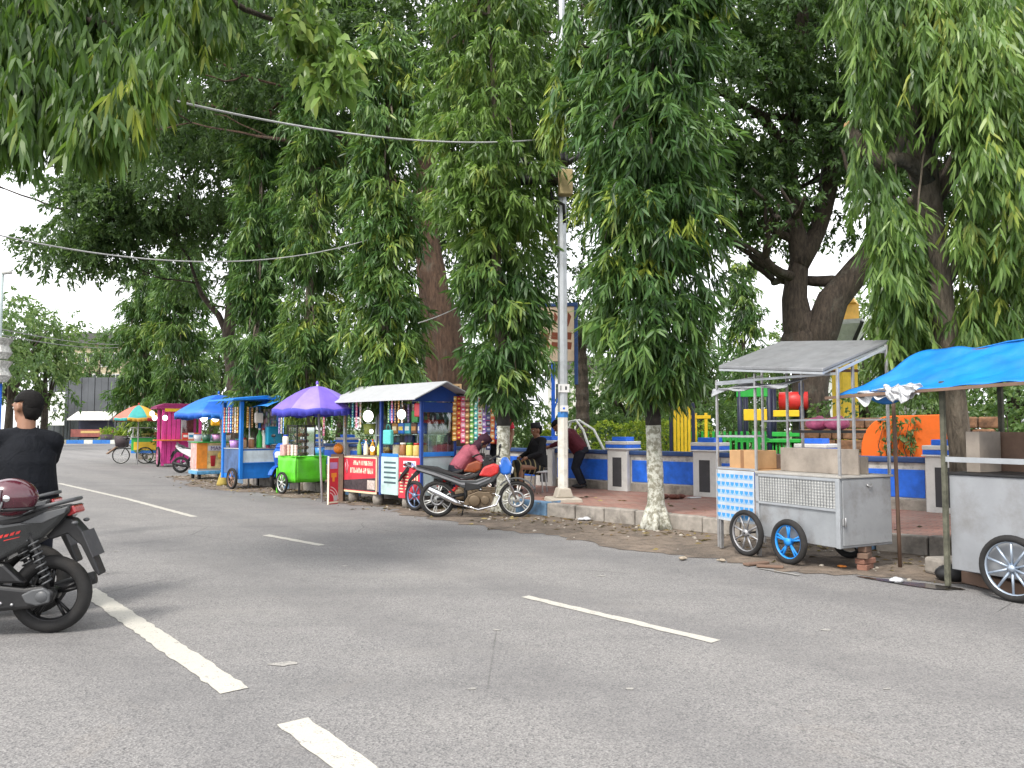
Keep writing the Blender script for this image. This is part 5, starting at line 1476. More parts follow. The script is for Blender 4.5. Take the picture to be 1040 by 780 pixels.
def umbrella(loc, Rr, z, h, mats, n, label, foot=None, val=.12, polem=None, tilt=(0, 0), valm=False):
    t = empty('umbrella', (loc[0], loc[1], 0), 0, label, 'umbrella')
    canopy(t, (0, 0, z), Rr, h, mats, n, val, tilt, valm=valm)
    f = foot or (0, 0)
    b = MB(); b.tube([(f[0], f[1], 0), (0, 0, z + h + .06)], .022, 8); b.build('pole', polem or M_PLASTICW, t)
    b = MB(); b.ell((0, 0, z + h + .05), (.03, .03, .05), 10, 6); b.build('finial', mats[0], t)
    return t

class Cart:
    def __init__(s, name, x, y, deg, label, cat='food cart', group=None):
        s.r = empty(name, (x, y, 0), R(deg), label, cat, group); s.M = TM(x, y, R(deg))
        s.rz = R(deg)
    def w(s, x, y, z): return s.M @ Vector((x, y, z))
    def box(s, name, x0, x1, y0, y1, z0, z1, m, bev=.006, parent=None):
        b = MB(); b.box(x0, x1, y0, y1, z0, z1); return b.build(name, m, parent or s.r, bev)
    def posts(s, pts, z0, z1, m, w_=.03, name='post'):
        for p in pts:
            zz = p[2] if len(p) > 2 else z1
            b = MB(); b.box(p[0] - w_ / 2, p[0] + w_ / 2, p[1] - w_ / 2, p[1] + w_ / 2, z0, zz); b.build(name, m, s.r, .004)
    def mesh(s, name, b, m, bev=0, parent=None): return b.build(name, m, parent or s.r, bev)

# hung and standing goods --------------------------------------------------
_proto = {}
def item(kind, cols, loc, label, cat, group=None, rz=0.0, sc_=1.0, hang=False):
    key = (kind, cols)
    if key not in _proto:
        cm = [mat('goods_' + c.strip('#'), c, .35, var=.1, scale=20, dirt=.08, bump=0) for c in cols]
        o = None
        if kind == 'jar':
            b = MB(); b.lathe([(0, 0), (.055, 0), (.06, .02), (.06, .15), (.045, .17)], n=14); o = b.build('jar', cm[0])
            b = MB(); b.lathe([(.05, .171), (.05, .2), (0, .2)], n=14); b.build('lid', cm[1], o)
        elif kind == 'bottle':
            b = MB(); b.lathe([(0, 0), (.04, 0), (.042, .02), (.042, .16), (.015, .22), (.015, .25)], n=12); o = b.build('bottle', cm[0])
            b = MB(); b.lathe([(.017, .251), (.017, .275), (0, .275)], n=10); b.build('cap', cm[1], o)
        elif kind == 'bucket':
            b = MB(); b.lathe([(0, 0), (.10, 0), (.125, .2), (.115, .2), (.105, .03), (0, .03)], n=18); o = b.build('bucket', cm[0])
            b = MB(); b.torus((0, 0, .2), 'z', .124, .008, 20, 6); b.build('rim', cm[1], o)
        elif kind == 'bag':
            b = MB(); b.box(-.13, .13, -.05, .05, 0, .3); o = b.build('bag', cm[0], None, .03, 3)
            b = MB(); b.tube([(-.07, 0, .3), (-.05, 0, .4), (.05, 0, .4), (.07, 0, .3)], .008, 6); b.build('handle', cm[1], o)
        elif kind == 'cups':
            b = MB()
            for k in range(7): b.lathe([(.026, k * .03), (.036, k * .03 + .035), (.032, k * .03 + .035)], n=12)
            b.lathe([(0, 0), (.026, 0)], n=12); o = b.build('cup_stack', cm[0])
        elif kind == 'pack':
            b = MB(); b.box(-.07, .07, -.04, .04, 0, .16); o = b.build('snack_packet', cm[0], None, .015, 2)
            b = MB(); b.box(-.05, .05, -.0425, -.0405, .05, .11); b.build('print', cm[1], o)
        elif kind == 'strip':
            b = MB(); n = 9
            for k in range(n):
                z = -.11 * (k + 1); dy = .004 * math.sin(k * 2.3)
                b.prism([(-.045, z), (.045, z), (.045, z + .015), (.05, z + .05), (.045, z + .09), (.045, z + .104), (-.045, z + .104), (-.045, z + .09), (-.05, z + .05), (-.045, z + .015)], dy - .014, dy + .014, k % 2 if len(cm) > 2 else 0)
                b.box(-.03, .03, dy - .016, dy + .016, z + .03, z + .07, len(cm) - 1)
            o = b.build('snack_strip', cm, None, .006)
        elif kind == 'bulb':
            b = MB(); b.ell((0, 0, 0), (.075, .075, .085), 16, 10); o = b.build('light_bulb', M_LAMP)
            b = MB(); b.lathe([(.02, .08), (.022, .13), (0, .14)], n=10); b.tube([(0, 0, .13), (0, 0, .26)], .004, 5); b.build('socket', cm[0], o)
        elif kind == 'basket':
            b = MB(); b.lathe([(0, 0), (.13, 0), (.17, .1), (.16, .1), (.12, .02), (0, .02)], n=18); o = b.build('basket', cm[0])
            b = MB(); rng = random.Random(3)
            for k in range(12): b.ell((rng.uniform(-.1, .1), rng.uniform(-.1, .1), .09 + rng.uniform(0, .05)), .04, 8, 6)
            b.build('contents', cm[1], o)
        _proto[key] = o; c = o
    else:
        c = copy_tree(_proto[key])
    c.location = loc; c.rotation_euler = (0, 0, rz); c.scale = (sc_,) * 3
    return tag(c, label, cat, group)

def strips(cart, x0, y0, x1, y1, z, cols, label, group, sc_=1.0):
    n = len(cols)
    for i, cc in enumerate(cols):
        t = (i + .5) / n
        p = cart.w(x0 + (x1 - x0) * t, y0 + (y1 - y0) * t, z)
        ang = cart.rz + math.atan2(y1 - y0, x1 - x0)
        nm, names = cc
        item('strip', nm, p, f'{names} {label}', 'snack strip', group, ang, sc_)

GOLD = ('#d8a23a', '#b9742a', '#f0e0b0'); PINKS = ('#d9577c', '#e8a0b4', '#f4e6ec'); GREENS = ('#3f8f4a', '#89b85a', '#e4ecd2'); WHITES = ('#dcdcd4', '#c8b89a', '#a33a34')
REDS = ('#b8282c', '#d8603a', '#f3d26a'); BLUES = ('#2a5fc0', '#62a8dc', '#f0f0f0'); BROWNS = ('#7a4a2a', '#a87848', '#e0c890'); TEALS = ('#2a8f94', '#6cbcb8', '#e8f0ea'); VIOL = ('#7a52a8', '#b498d0', '#efe6f4')

def m_goods():
    m, nt, b = newmat('wall_of_packets')
    tc = nn(nt, 'ShaderNodeTexCoord').outputs['Object']
    mp = nn(nt, 'ShaderNodeMapping'); mp.inputs['Scale'].default_value = (9, 9, 7); nt.links.new(tc, mp.inputs[0])
    vo = nn(nt, 'ShaderNodeTexVoronoi'); vo.inputs['Scale'].default_value = 1.0; vo.inputs['Randomness'].default_value = .55; nt.links.new(mp.outputs[0], vo.inputs['Vector'])
    hs_ = nn(nt, 'ShaderNodeHueSaturation'); hs_.inputs['Saturation'].default_value = .75; hs_.inputs['Value'].default_value = .42; nt.links.new(vo.outputs['Color'], hs_.inputs['Color'])
    base = mixc(nt, maprange(nt, vo.outputs['Distance'], .35, .6), hs_.outputs[0], (.03, .025, .025))
    nt.links.new(base, b.inputs['Base Color']); b.inputs['Roughness'].default_value = .4
    return m
M_GOODS = m_goods()

# ---- C2: silver cart with wire-mesh front --------------------------------
c = Cart('food_cart', 3.21, 7.75, 27, 'empty silver sheet metal cart with mesh front, blue spoked wheel and flat tilted roof')
SL, SW, SE = 1.12, .74, 1.74
b = MB(); b.box(0, SW, 0, SL, .235, .915); body = c.mesh('body', b, M_SHEET, .006)
b = MB(); b.box(-.02, SW + .02, -.02, SL + .01, .917, .94); c.mesh('counter_top', b, mat('worn_counter', (.36, .345, .32), .6, .1, dirt=.5), .004)
c.box('backing', -.006, -.001, .05, SL - .05, .62, .885, M_MESHBACK, 0)
b = MB(); ny, nz = 27, 9
for i in range(ny + 1):
    y = .05 + (SL - .1) * i / ny; b.box(-.013, -.008, y - .0026, y + .0026, .62, .885)
for j in range(nz + 1):
    z = .62 + .265 * j / nz; b.box(-.0175, -.0132, .05, SL - .05, z - .0026, z + .0026)
c.mesh('wire_mesh', b, mat('mesh_wire', (.24, .25, .26), .45, .5, dirt=.2))
b = MB(); b.box(-.02, -.002, .0, SL, .886, .915); b.box(-.02, -.002, 0, SL, .59, .615); b.box(-.022, -.001, -.004, .045, .235, .914); b.box(-.02, -.001, SL - .045, SL, .235, .914); c.mesh('edge_strips', b, M_GALV, .003)
b = MB(); b.box(.02, SW - .02, -.012, -.001, .26, .90); d_ = c.mesh('end_door', b, mat('door_sheet', (.29, .30, .31), .45, .25, var=.14, scale=2, bump=.35, bscale=4, dirt=.65, dirtcol=(.12, .10, .085), dscale=3.4), .004)
b = MB(); b.box(.0, .04, -.03, -.013, .46, .53); b.tube([(.02, -.04, .45), (.02, -.04, .54)], .008, 6); c.mesh('latch', b, M_STEEL, .003, d_)
b = MB(); b.tube([(.36, -.014, .85), (.38, -.03, .83), (.41, -.03, .83), (.43, -.014, .85)], .008, 6); c.mesh('pull', b, M_STEEL, 0, d_)
add_wheel(c.r, (-.075, .60, .235), .235, 'x', .034, M_BLUERIM, 5, .04, .034, double=True)
add_wheel(c.r, (-.07, 1.22, .255), .255, 'x', .03, mat('dull_rim', (.30, .30, .31), .45, .6, dirt=.3), 8, .04, .03)
add_wheel(c.r, (SW + .07, .60, .235), .235, 'x', .034, M_RIMBLK, 5, .04, .034)
b = MB(); b.tube([(-.1, .6, .235), (SW + .1, .6, .235)], .015, 8); b.tube([(-.1, 1.22, .255), (.5, 1.22, .255)], .012, 8); c.mesh('axle', b, M_DARK)
b = MB(); b.box(-.02, .02, 1.08, 1.12, .02, .24); c.mesh('leg', b, M_STEEL)
b = MB(); b.box(.0, .04, 1.70, 1.73, .02, .4); c.mesh('leg', b, M_STEEL)
# open side frame with poster
for (x, y, z0, z1) in ((0, 0, .94, 2.0), (0, SL, .2, 2.02), (0, SE, .03, 1.98), (.72, 0, .94, 2.27), (.72, SL, .94, 2.27), (.72, SE, .03, 2.2), (.36, .12, .94, 2.12), (.36, 1.0, .94, 2.12)):
    b = MB(); b.box(x - .013, x + .013, y - .013, y + .013, z0, z1); c.mesh('post', b, M_STEEL, .003)
b = MB()
for z in (.95, 1.32, 1.93): b.bar((0, SL, z), (0, SE, z), .022)
for z in (.95, 1.32, 1.93): b.bar((0, SE, z), (.72, SE, z + (.12 if z > 1.5 else 0)), .022)
b.bar((.72, 0, 2.2), (.72, SE, 2.2), .025); b.bar((0, 0, 1.95), (0, SE, 1.95), .025); b.bar((0, 0, 1.97), (.72, 0, 2.24), .025); b.bar((.36, .12, 1.5), (.36, 1.0, 1.5), .018); b.bar((.72, 0, 1.5), (.72, SE, 1.5), .018)
c.mesh('rails', b, M_GALV)
po = c.box('poster', -.012, -.002, SL + .03, SE + .02, .35, .93, mat('poster_white', (.42, .46, .50), .5, dirt=.1), .002)
b = MB(); rng = random.Random(9)
for r_ in range(6):
    for k in range(8):
        y = SL + .075 + k * .074; z = .39 + r_ * .09
        b.add([(-.0135, y - .026, z + .02), (-.0135, y - .03, z + .045), (-.0135, y + .03, z + .045), (-.0135, y + .026, z + .02), (-.0135, y, z - .004)], [(0, 1, 2, 3, 4)])
c.mesh('print', b, mat('poster_blue', (.04, .26, .62), .5), 0, po)
b = MB()
for r_ in range(6): b.box(-.0128, -.0122, SL + .04, SE + .01, .39 + r_ * .09 - .012, .39 + r_ * .09 + .02)
c.mesh('print_band', b, mat('poster_pale', (.26, .40, .56), .5), 0, po)
c.box('shelf', .0, .7, SL + .02, SE, .93, .948, M_CARD, .003)
# roof: flat tilted slab
b = MB(); b.prism([(-.13, 1.965), (-.13, 2.0), (.86, 2.335), (.86, 2.30)], .07, 1.66, plane='xz'); b.v = [(x, y * .94, z + .085 * (y - .07)) for x, y, z in b.v]; rf = c.mesh('roof', b, M_SHEETD, .006)
b = MB(); b.prism([(-.125, 1.94), (-.125, 1.963), (-.1, 1.975), (-.1, 1.94)], .075, 1.655); b.prism([(-.1, 1.95), (.84, 2.268), (.84, 2.292), (-.1, 1.97)], .075, .10); b.prism([(-.1, 1.95), (.84, 2.268), (.84, 2.292), (-.1, 1.97)], 1.63, 1.655); b.v = [(x, y * .94, z + .085 * (y - .07)) for x, y, z in b.v]; c.mesh('roof_frame', b, M_GALV)
b = MB()
b.grid(lambda u, v_: (-.03 + .30 * v_ + .012 * math.sin(u * 17), .62 + 1.16 * u, 1.925 + .03 * math.sin(u * 9 + 1) * v_ - .05 * (1 - v_) - .07 * max(0, u - .8) * 5 * (1 - v_)), 24, 8, th=.006); c.mesh('canvas', b, M_CANVAS)
b = MB()
b.grid(lambda u, v_: (-.035 + .012 * math.sin(u * 21 + v_ * 3), .62 + 1.16 * u, 1.878 - (.03 + .06 * max(0, u - .75) * 4 + .015 * math.sin(u * 13)) * v_), 24, 3, th=.004); c.mesh('canvas_flap', b, M_CANVAS)
# boards on the counter
c.box('counter_board', .26, .285, -.0, 1.02, .942, 1.20, M_PLY, .004)
c.box('counter_board', .52, .54, .1, 1.05, .942, 1.12, M_PLY, .004)
CS = c
o = MB(); o.box(-.17, .17, -.2, .2, 0, .21); o = o.build('cardboard_box', M_CARD, None, .006); o.location = c.w(.24, 1.42, .95); o.rotation_euler = (0, 0, c.rz + .05)
tag(o, 'cardboard box on the open shelf of the silver cart', 'box')
b = MB(); b.box(-.025, .025, -.2015, .2015, .2101, .2115); b.box(-.172, -.1705, -.025, .025, 0, .21); b.build('tape', mat('brown_tape', (.24, .12, .05), .4), o)
o = MB(); o.box(-.13, .13, -.12, .12, 0, .16); o = o.build('cardboard_box', M_PLYBR, None, .006); o.location = c.w(.55, 1.36, .95); o.rotation_euler = (0, 0, c.rz)
tag(o, 'smaller dark cardboard box behind the tan one in the silver cart', 'box')
tr_ = MB(); tr_.box(-.2, .2, -.32, .32, 0, .03); tr_ = tr_.build('wire_tray', M_DARK); tr_.location = c.w(.56, .62, 1.36); tr_.rotation_euler = (0, 0, c.rz); tag(tr_, 'dark tray under the roof of the silver cart', 'tray')
for (y, lab) in ((.50, 'right pink plastic bag on the dark tray of the silver cart'), (.76, 'left pink plastic bag on the dark tray of the silver cart')):
    b = MB(); b.ell((0, 0, .07), (.13, .125, .075), 16, 10); b.ell((.03, .02, .12), (.05, .06, .04), 10, 6); o = b.build('plastic_bag', M_PINKB); o.location = c.w(.56, y, 1.391); tag(o, lab, 'bag')
# prop stack under the near corner
st = empty('brick_stack', tuple(c.w(.40, .06, 0)), c.rz + .3, 'stack of bricks propping the near corner of the silver cart', 'bricks')
for k, (dx, rz_) in enumerate(((0, .1), (.01, -.15), (-.01, .2))):
    b = MB(); b.box(-.11, .11, -.05, .05, k * .058, k * .058 + .055); o = b.build('brick', M_BRICK if k < 2 else M_PLYBR, st, .006); o.rotation_euler = (0, 0, rz_); o.location.x = dx
    b = MB()
b = MB(); b.box(-.07, .07, -.04, .04, .176, .235); b.build('wood_block', M_PLYBR, st, .004)

# ---- C1: grey cart with blue tarpaulin, right edge ------------------------
c = Cart('food_cart', 4.58, 5.70, 28, 'grey metal cart under a sagging blue tarpaulin at the right edge')
L1 = 1.5
b = MB(); b.box(0, .8, -.5, L1, .17, 1.0); c.mesh('body', b, mat('pale_sheet', (.255, .265, .28), .5, .15, var=.16, scale=1.6, bump=.4, bscale=3.5, dirt=.65, dirtcol=(.13, .115, .10), dscale=2.4), .006)
b = MB(); b.box(-.015, .81, -.51, L1 + .01, 1.002, 1.022); c.mesh('counter_top', b, M_DARK, .003)
add_wheel(c.r, (-.085, .93, .27), .27, 'x', .03, mat('silver_blue_rim', (.36, .42, .50), .35, .6, dirt=.2), 10, .03, .032)
add_wheel(c.r, (.885, .93, .27), .27, 'x', .03, M_RIMBLK, 10, .03, .032)
b = MB(); b.tube([(-.1, .93, .27), (.9, .93, .27)], .016, 8); c.mesh('axle', b, M_DARK)
for (x, y, z1) in ((-.022, L1 + .025, 1.83), (0, .02, 1.85), (.78, L1 - .02, 2.12), (.78, .02, 2.12)):
    b = MB(); b.box(x - .02, x + .02, y - .02, y + .02, .02 if x < 0 else 1.023, z1); c.mesh('post', b, mat('mossy_post', (.085, .085, .06), .9, var=.5, scale=12, bump=.5, dirt=.5), .003)
b = MB(); b.bar((-.02, -.1, 1.135), (-.02, L1 + .02, 1.135), .03, .045); c.mesh('hand_rail', b, M_GALV)
b = MB()
for k, (y0, y1) in enumerate(((-.1, .5), (.505, 1.0), (1.005, 1.42))): b.box(.46 + .002 * k, .48 + .002 * k, y0, y1, 1.024, 1.40 - .012 * k)
c.mesh('back_board', b, M_PLYBR, .004)
b = MB(); b.box(.1, .42, 1.28, 1.40, 1.024, 1.38); c.mesh('side_board', b, M_PLY, .004)
def tarp(u, v_):
    # u along the cart from right (0) to the far left tip (1), v from the lower road edge to the upper ridge
    yl = -1.3 + 3.95 * u; yr = -1.3 + 3.37 * u
    zl = 1.83 - .09 * u; zr = 2.16 + .01 * u
    if u > .8: zl -= .03 * (u - .8)
    x = -.18 + .66 * v_; y = yl + (yr - yl) * v_; z = zl + (zr - zl) * v_ - .05 * math.sin(PI * v_) * (1 + .4 * math.sin(u * 7)) + .012 * math.sin(u * 23 + v_ * 5) + .008 * math.sin(u * 61 + v_ * 11) + .007 * math.sin(u * 37 - v_ * 19)
    return (x, y, z)
b = MB(); b.grid(tarp, 110, 24, th=.008)
tp = c.mesh('tarpaulin', b, M_TARP)
b = MB(); b.grid(lambda u, v_: (.48 + .5 * v_, tarp(u, 1)[1] * 1.0, tarp(u, 1)[2] - .3 * v_ + .02 * math.sin(u * 11)), 24, 6, th=.008); c.mesh('tarpaulin_back', b, M_TARP)
b = MB(); b.grid(lambda u, v_: (-.05 + .25 * u, 2.25 - .42 * u + .1 * v_, 1.76 - .13 * v_ * math.sin(PI * u) + .03 * u), 10, 6, th=.006); c.mesh('hanging_flap', b, M_TARP)
b = MB(); b.bar((-.19, -1.3, 1.82), (-.19, 2.65, 1.715), .028); b.bar((.48, -1.3, 2.13), (.48, 2.05, 2.13), .028); c.mesh('ridge_pole', b, M_PLYBR)
b = MB(); rng = random.Random(12)
b.grid(lambda u, v_: (-.19 + .02 * math.sin(u * 19 + v_ * 5) + .03 * math.sin(v_ * PI) , 1.62 + .66 * u, 1.815 - .055 * u + .03 * math.sin(u * 27) * v_ - (.07 + .05 * math.sin(u * 8 + 1) ** 2) * v_), 48, 8, th=.006)
b.grid(lambda u, v_: (-.215 + .015 * math.sin(u * 23 + v_ * 9), 1.66 + .28 * u + .03 * math.sin(v_ * 7), 1.80 + .02 * math.sin(u * 14) - .15 * v_ * math.sin(PI * (.15 + .7 * u))), 30, 10, th=.006); c.mesh('tied_plastic', b, mat('crumpled_plastic', (.55, .56, .58), .3, var=.35, scale=30, bump=1.0, bscale=40, dirt=.2))
b = MB(); b.ell((.2, .55, 1.9), (.2, .32, .14), 16, 10); b.tube([(.15, .5, 2.05), (.15, .5, 1.78)], .015, 6); c.mesh('canvas_bundle', b, M_CANVAS)
v = CS.w(.79, -.04, 0)
b = MB(); lo = c.M.inverted() @ v
b.tube([(lo.x, lo.y, 0.0), (lo.x - .01, lo.y + .02, 1.85)], .019, 8); c.mesh('tarp_pole', b, M_PLYBR)
wb = MB(); wb.box(-.35, .35, -.06, .06, 0, .11); o = wb.build('timber_block', M_PLYBR, None, .008); o.location = c.w(.25, 1.25, 0.008); o.rotation_euler = (0, 0, c.rz + 1.3); tag(o, 'weathered timber block under the tarpaulin cart', 'timber')
wb = MB(); wb.ell((0, 0, .06), (.16, .12, .09), 14, 8); wb.ell((.12, .05, .04), (.1, .08, .06), 12, 8); o = wb.build('rag_heap', M_DARK); o.location = c.w(.35, 1.72, 0.005); tag(o, 'dark rag heap in the gutter beside the tarpaulin cart', 'rags')
wb = MB(); wb.box(-.22, .22, -.12, .12, 0, .16); o = wb.build('concrete_block', M_CONC, None, .03, 2); o.location = c.w(.65, 1.92, 0.005); o.rotation_euler = (0, 0, .2); tag(o, 'pale broken concrete block against the kerb between the two grey carts', 'concrete block')

# ---- C3: white roofed kiosk: two joined counters ---------------------------
c = Cart('snack_kiosk', -1.58, 13.72, 45, 'snack kiosk with white gabled roof, navy frame and red menu banner', 'kiosk')
KL, KW, KA = 1.2, .80, 2.4
b = MB(); b.prism([(-.32, 1.90), (-.32, 1.925), (.40, 2.25), (1.12, 1.98), (1.12, 1.955), (.40, 2.22)], -.22, KA + .15); c.mesh('roof', b, M_WROOF, .004)
b = MB(); b.prism([(-.2, 1.925), (.40, 2.19), (1.0, 1.95), (1.0, 1.90), (-.2, 1.88)], -.03, .0); b.box(0.03, KW - .03, -.02, .0, 1.70, 1.879); c.mesh('gable_panel', b, M_CARTNAVY, .004)
for (x, y) in ((0.02, 0.02), (KW - .02, .02), (.02, KL), (KW - .02, KL), (.02, KA), (KW - .02, KA)):
    b = MB(); b.box(x - .028, x + .028, y - .028, y + .028, .2, 1.93); c.mesh('post', b, M_CARTNAVY if y < KL + .1 else M_GALV, .004)
b = MB(); b.box(.05, KW - .05, -.012, .0, .92, 1.0); c.mesh('sill_bar', b, M_CARTBLUE, .004)
b = MB(); b.box(.0, KW, .0, KL, .24, .90); c.mesh('body', b, mat('kiosk_body', (.40, .48, .50), .5, dirt=.3), .006)
b = MB(); b.box(.05, KW - .05, .003, .008, 1.0, 1.70); c.mesh('end_window', b, M_GLASS)
b = MB(); b.box(.01, KW - .01, .02, KL - .02, .902, .925); c.mesh('counter_top', b, mat('counter_cream', (.5, .46, .36), .5), .003)
mb = MB(); mb.box(-.012, -.002, .02, .62, .18, .90); mn = c.mesh('menu_banner', mb, M_CARTRED, .002)
b = MB()
for col in range(2):
    for k in range(7): b.box(-.014, -.0125, .33 + .15 * col - .1 * 0, .33 + .15 * col + .09 + .03 * ((k * 7 + col) % 3) / 3, .28 + k * .055, .28 + k * .055 + .022)
for k in range(3): b.box(-.014, -.0125, .07 + .07 * k, .10 + .07 * k, .5, .62 + .02 * (k % 2))
c.mesh('menu_lines', b, mat('menu_cream', (.75, .62, .40), .5), 0, mn)
b = MB(); b.box(-.0145, -.0125, .12, .48, .73, .84); hd = c.mesh('menu_header', b, mat('header_white', (.72, .74, .78), .5), 0, mn)
b = MB()
for k in range(6):
    y = .15 + k * .052
    b.box(-.016, -.0148, y, y + .014, .75, .82); b.box(-.016, -.0148, y, y + .038, .75 + .03 * (k % 2), .764 + .03 * (k % 2)); b.box(-.016, -.0148, y + .03, y + .04, .75, .80)
c.mesh('header_print', b, mat('header_blue', (.04, .06, .42), .5), 0, hd)
b = MB(); b.box(-.016, -.0, .64, 1.14, .22, .90); lv = c.mesh('striped_panel', b, mat('pale_teal_panel', (.42, .56, .54), .5, dirt=.3), .002)
b = MB()
for k in range(5): b.box(-.018, -.0165, .70, 1.06, .42 + .09 * k, .455 + .09 * k)
c.mesh('dark_stripes', b, mat('stripe_dark', (.05, .09, .11), .5), 0, lv)
c.box('blue_trim', -.017, -.001, .64, 1.14, .902, .96, M_CARTBLUE)
add_wheel(c.r, (-.11, .02, .26), .26, 'x', .034, mat('bluegrey_rim', (.16, .22, .34), .4, .4, dirt=.2), 7, .04, .034)
add_wheel(c.r, (KW + .08, .1, .26), .26, 'x', .034, M_RIMBLK, 7, .04, .034)
# second counter with the red banner
b = MB(); b.box(0, KW, KL + .05, KA, .24, .88); c.mesh('second_body', b, M_SHEET, .006)
b = MB(); b.box(0, KW, KL + .05, KA, .882, .90); c.mesh('second_counter', b, M_PLY, .003)
bn = c.box('red_banner', -.016, -.004, KL + .08, KA - .02, .20, .88, M_CARTRED, .002)
b = MB(); y0, y1 = KL + .08, KA - .02
b.box(-.019, -.0165, y0, y1, .20, .235); b.box(-.019, -.0165, y0, y1, .855, .88); b.box(-.019, -.0165, y0, y0 + .03, .235, .855); c.mesh('banner_border', b, mat('menu_cream', (.75, .62, .40), .5), 0, bn)
b = MB()
b.add([(-.0172, y0 + .03, .5), (-.0172, y1, .42), (-.0172, y1, .25), (-.0172, y0 + .03, .25)], [(0, 1, 2, 3)])
c.mesh('banner_photo', b, mat('banner_dark', (.05, .035, .04), .5, var=.6, scale=18), 0, bn)
b = MB()
b.box(-.0195, -.0178, y0 + .06, y0 + .30, .28, .45); c.mesh('photo_cup', b, mat('cup_tone', (.50, .42, .38), .5, var=.5, scale=16), 0, bn)
b = MB()
def letters(bb, x, ys, z0, h, seed, m=0):
    """blocky strokes standing in for lettering too small to read in the photo"""
    rng = random.Random(seed); y = ys[0]
    while y < ys[1] - .05:
        wd = rng.uniform(.035, .055)
        bb.box(x - .002, x, y, y + .012, z0, z0 + h, m)
        if rng.random() < .7: bb.box(x - .002, x, y + wd - .012, y + wd, z0, z0 + h * rng.choice([1, .6]), m)
        bb.box(x - .0018, x - .0002, y + .012, y + wd - .012, z0 + h * rng.choice([0, .42, .8]), z0 + h * rng.choice([.2, .6, 1]), m)
        y += wd + .016
letters(b, -.0165, (y0 + .14, y1 - .28), .72, .085, 3); letters(b, -.0165, (y0 + .12, y1 - .16), .57, .10, 4)
c.mesh('banner_lettering', b, mat('lettering_cream', (.78, .72, .55), .5), 0, bn)
b = MB(); b.tube([(-.018, y1 - .12, .56), (-.018, y1 - .16, .70), (-.018, y1 - .11, .82), (-.018, y1 - .07, .74), (-.018, y1 - .1, .6)], .012, 6); c.mesh('banner_swirl', b, mat('banner_pink', (.72, .32, .36), .5), 0, bn)
for (x, y, nm) in ((.1, KL + .2, .0), (.1, KA - .2, .0), (.1, .5, 0), (.7, KL + .2, 0), (.7, KA - .2, 0)):
    b = MB(); b.lathe([(0, 0), (.09, 0), (.1, .1), (.09, .235), (0, .235)], (x, y, 0), n=12); c.mesh('foot', b, M_CONC)
b = MB(); b.box(.04, KW - .04, KL + .02, KL + .035, .93, 1.6); b.box(.1, KW - .1, KL + .3, KA - .1, 1.28, 1.3); b.box(.1, KW - .1, .06, KL - .06, 1.30, 1.315); c.mesh('shelf', b, M_GLASS)
b = MB(); b.box(KW - .02, KW, .06, KA - .06, .93, 1.9); c.mesh('goods_wall', b, M_GOODS)
KC = c
# glass case with fryer seen in the end window
o = MB(); o.box(-.16, .16, -.14, .14, 0, .18); o = o.build('fryer', M_SHEET, None, .01); o.location = c.w(.42, .22, 1.16 + .16); o.rotation_euler = (0, 0, c.rz); tag(o, 'pale box cooker with two knobs inside the kiosk end window', 'cooker')
b = MB()
for x in (-.06, .06): b.lathe([(0, -.15), (.032, -.15), (.032, -.14)], (x, 0, .10), 'y', 12)
b.build('knob', M_BLACK, o)
b = MB(); b.box(-.17, .17, -.15, .15, .181, .25); b.build('red_lid', M_RED, o, .01)
o = MB(); o.box(-.2, .24, -.16, .16, 0, .38); o = o.build('glass_case', M_GLASS); o.location = c.w(.42, .22, .926); o.rotation_euler = (0, 0, c.rz); tag(o, 'glass display case under the pale cooker in the kiosk', 'display case')
b = MB()
for s in (-.2, .24):
    for t_ in (-.16, .16): b.bar((s, t_, 0), (s, t_, .38), .014)
b.box(-.2, .24, -.16, .16, .381, .392)
b.build('case_frame', M_GALV, o)
b = MB(); b.lathe([(0, .001), (.07, .001), (.08, .16), (.05, .18), (.06, .26), (0, .27)], (.02, 0, 0), n=14); b.build('tin', M_ALU, o)

# goods in the kiosk
jarcols = [(('#c8a860', '#b02820'), 'tan jar with red lid'), (('#c9c05a', '#3a7a3a'), 'yellow jar with green lid'), (('#8a5a34', '#d8d4c8'), 'brown jar with pale lid'), (('#d8cfae', '#2a58b0'), 'cream jar with blue lid')]
for k, (cols, nm) in enumerate(jarcols):
    for j in range(2):
        item('jar', cols, c.w(.16 + .16 * j, .32 + .2 * k, .926), f'{nm} on the navy kiosk counter', 'jar', 'jars on the kiosk counter', sc_=1.15)
for k, (cols, nm) in enumerate([(('#3a63b0', '#e0e0e0'), 'blue packet'), (('#5a3a28', '#c89048'), 'brown packet'), (('#3f9aa8', '#dfe8e0'), 'teal packet'), (('#2f6fc8', '#f0d050'), 'bright blue packet'), (('#a8783a', '#efe0b8'), 'gold packet')]):
    item('pack', cols, c.w(.2, .22 + .19 * k, 1.32), f'{nm} on the upper shelf of the navy kiosk', 'snack packet', 'packets on the kiosk shelf', rz=c.rz - PI / 2, sc_=1.2)
for k, (cols, nm) in enumerate([(('#b8c860', '#608038'), 'lime bottle'), (('#e0a030', '#c04020'), 'orange bottle'), (('#f0ead0', '#b03030'), 'milky bottle'), (('#7a9a50', '#e8e8d8'), 'green bottle')]):
    item('bottle', cols, c.w(.16, KL + .25 + .22 * k, .905), f'{nm} on the counter behind the red banner', 'bottle', 'bottles behind the red banner', sc_=1.1)
for k, (cols, nm) in enumerate([(('#c89048', '#e8d8a0'), 'basket of pale buns'), (('#8a5a34', '#d8b860'), 'basket of yellow snacks')]):
    item('basket', cols, c.w(.4, KL + .4 + .4 * k, .905), f'{nm} behind the red banner', 'basket', 'baskets in the kiosk', sc_=.9)
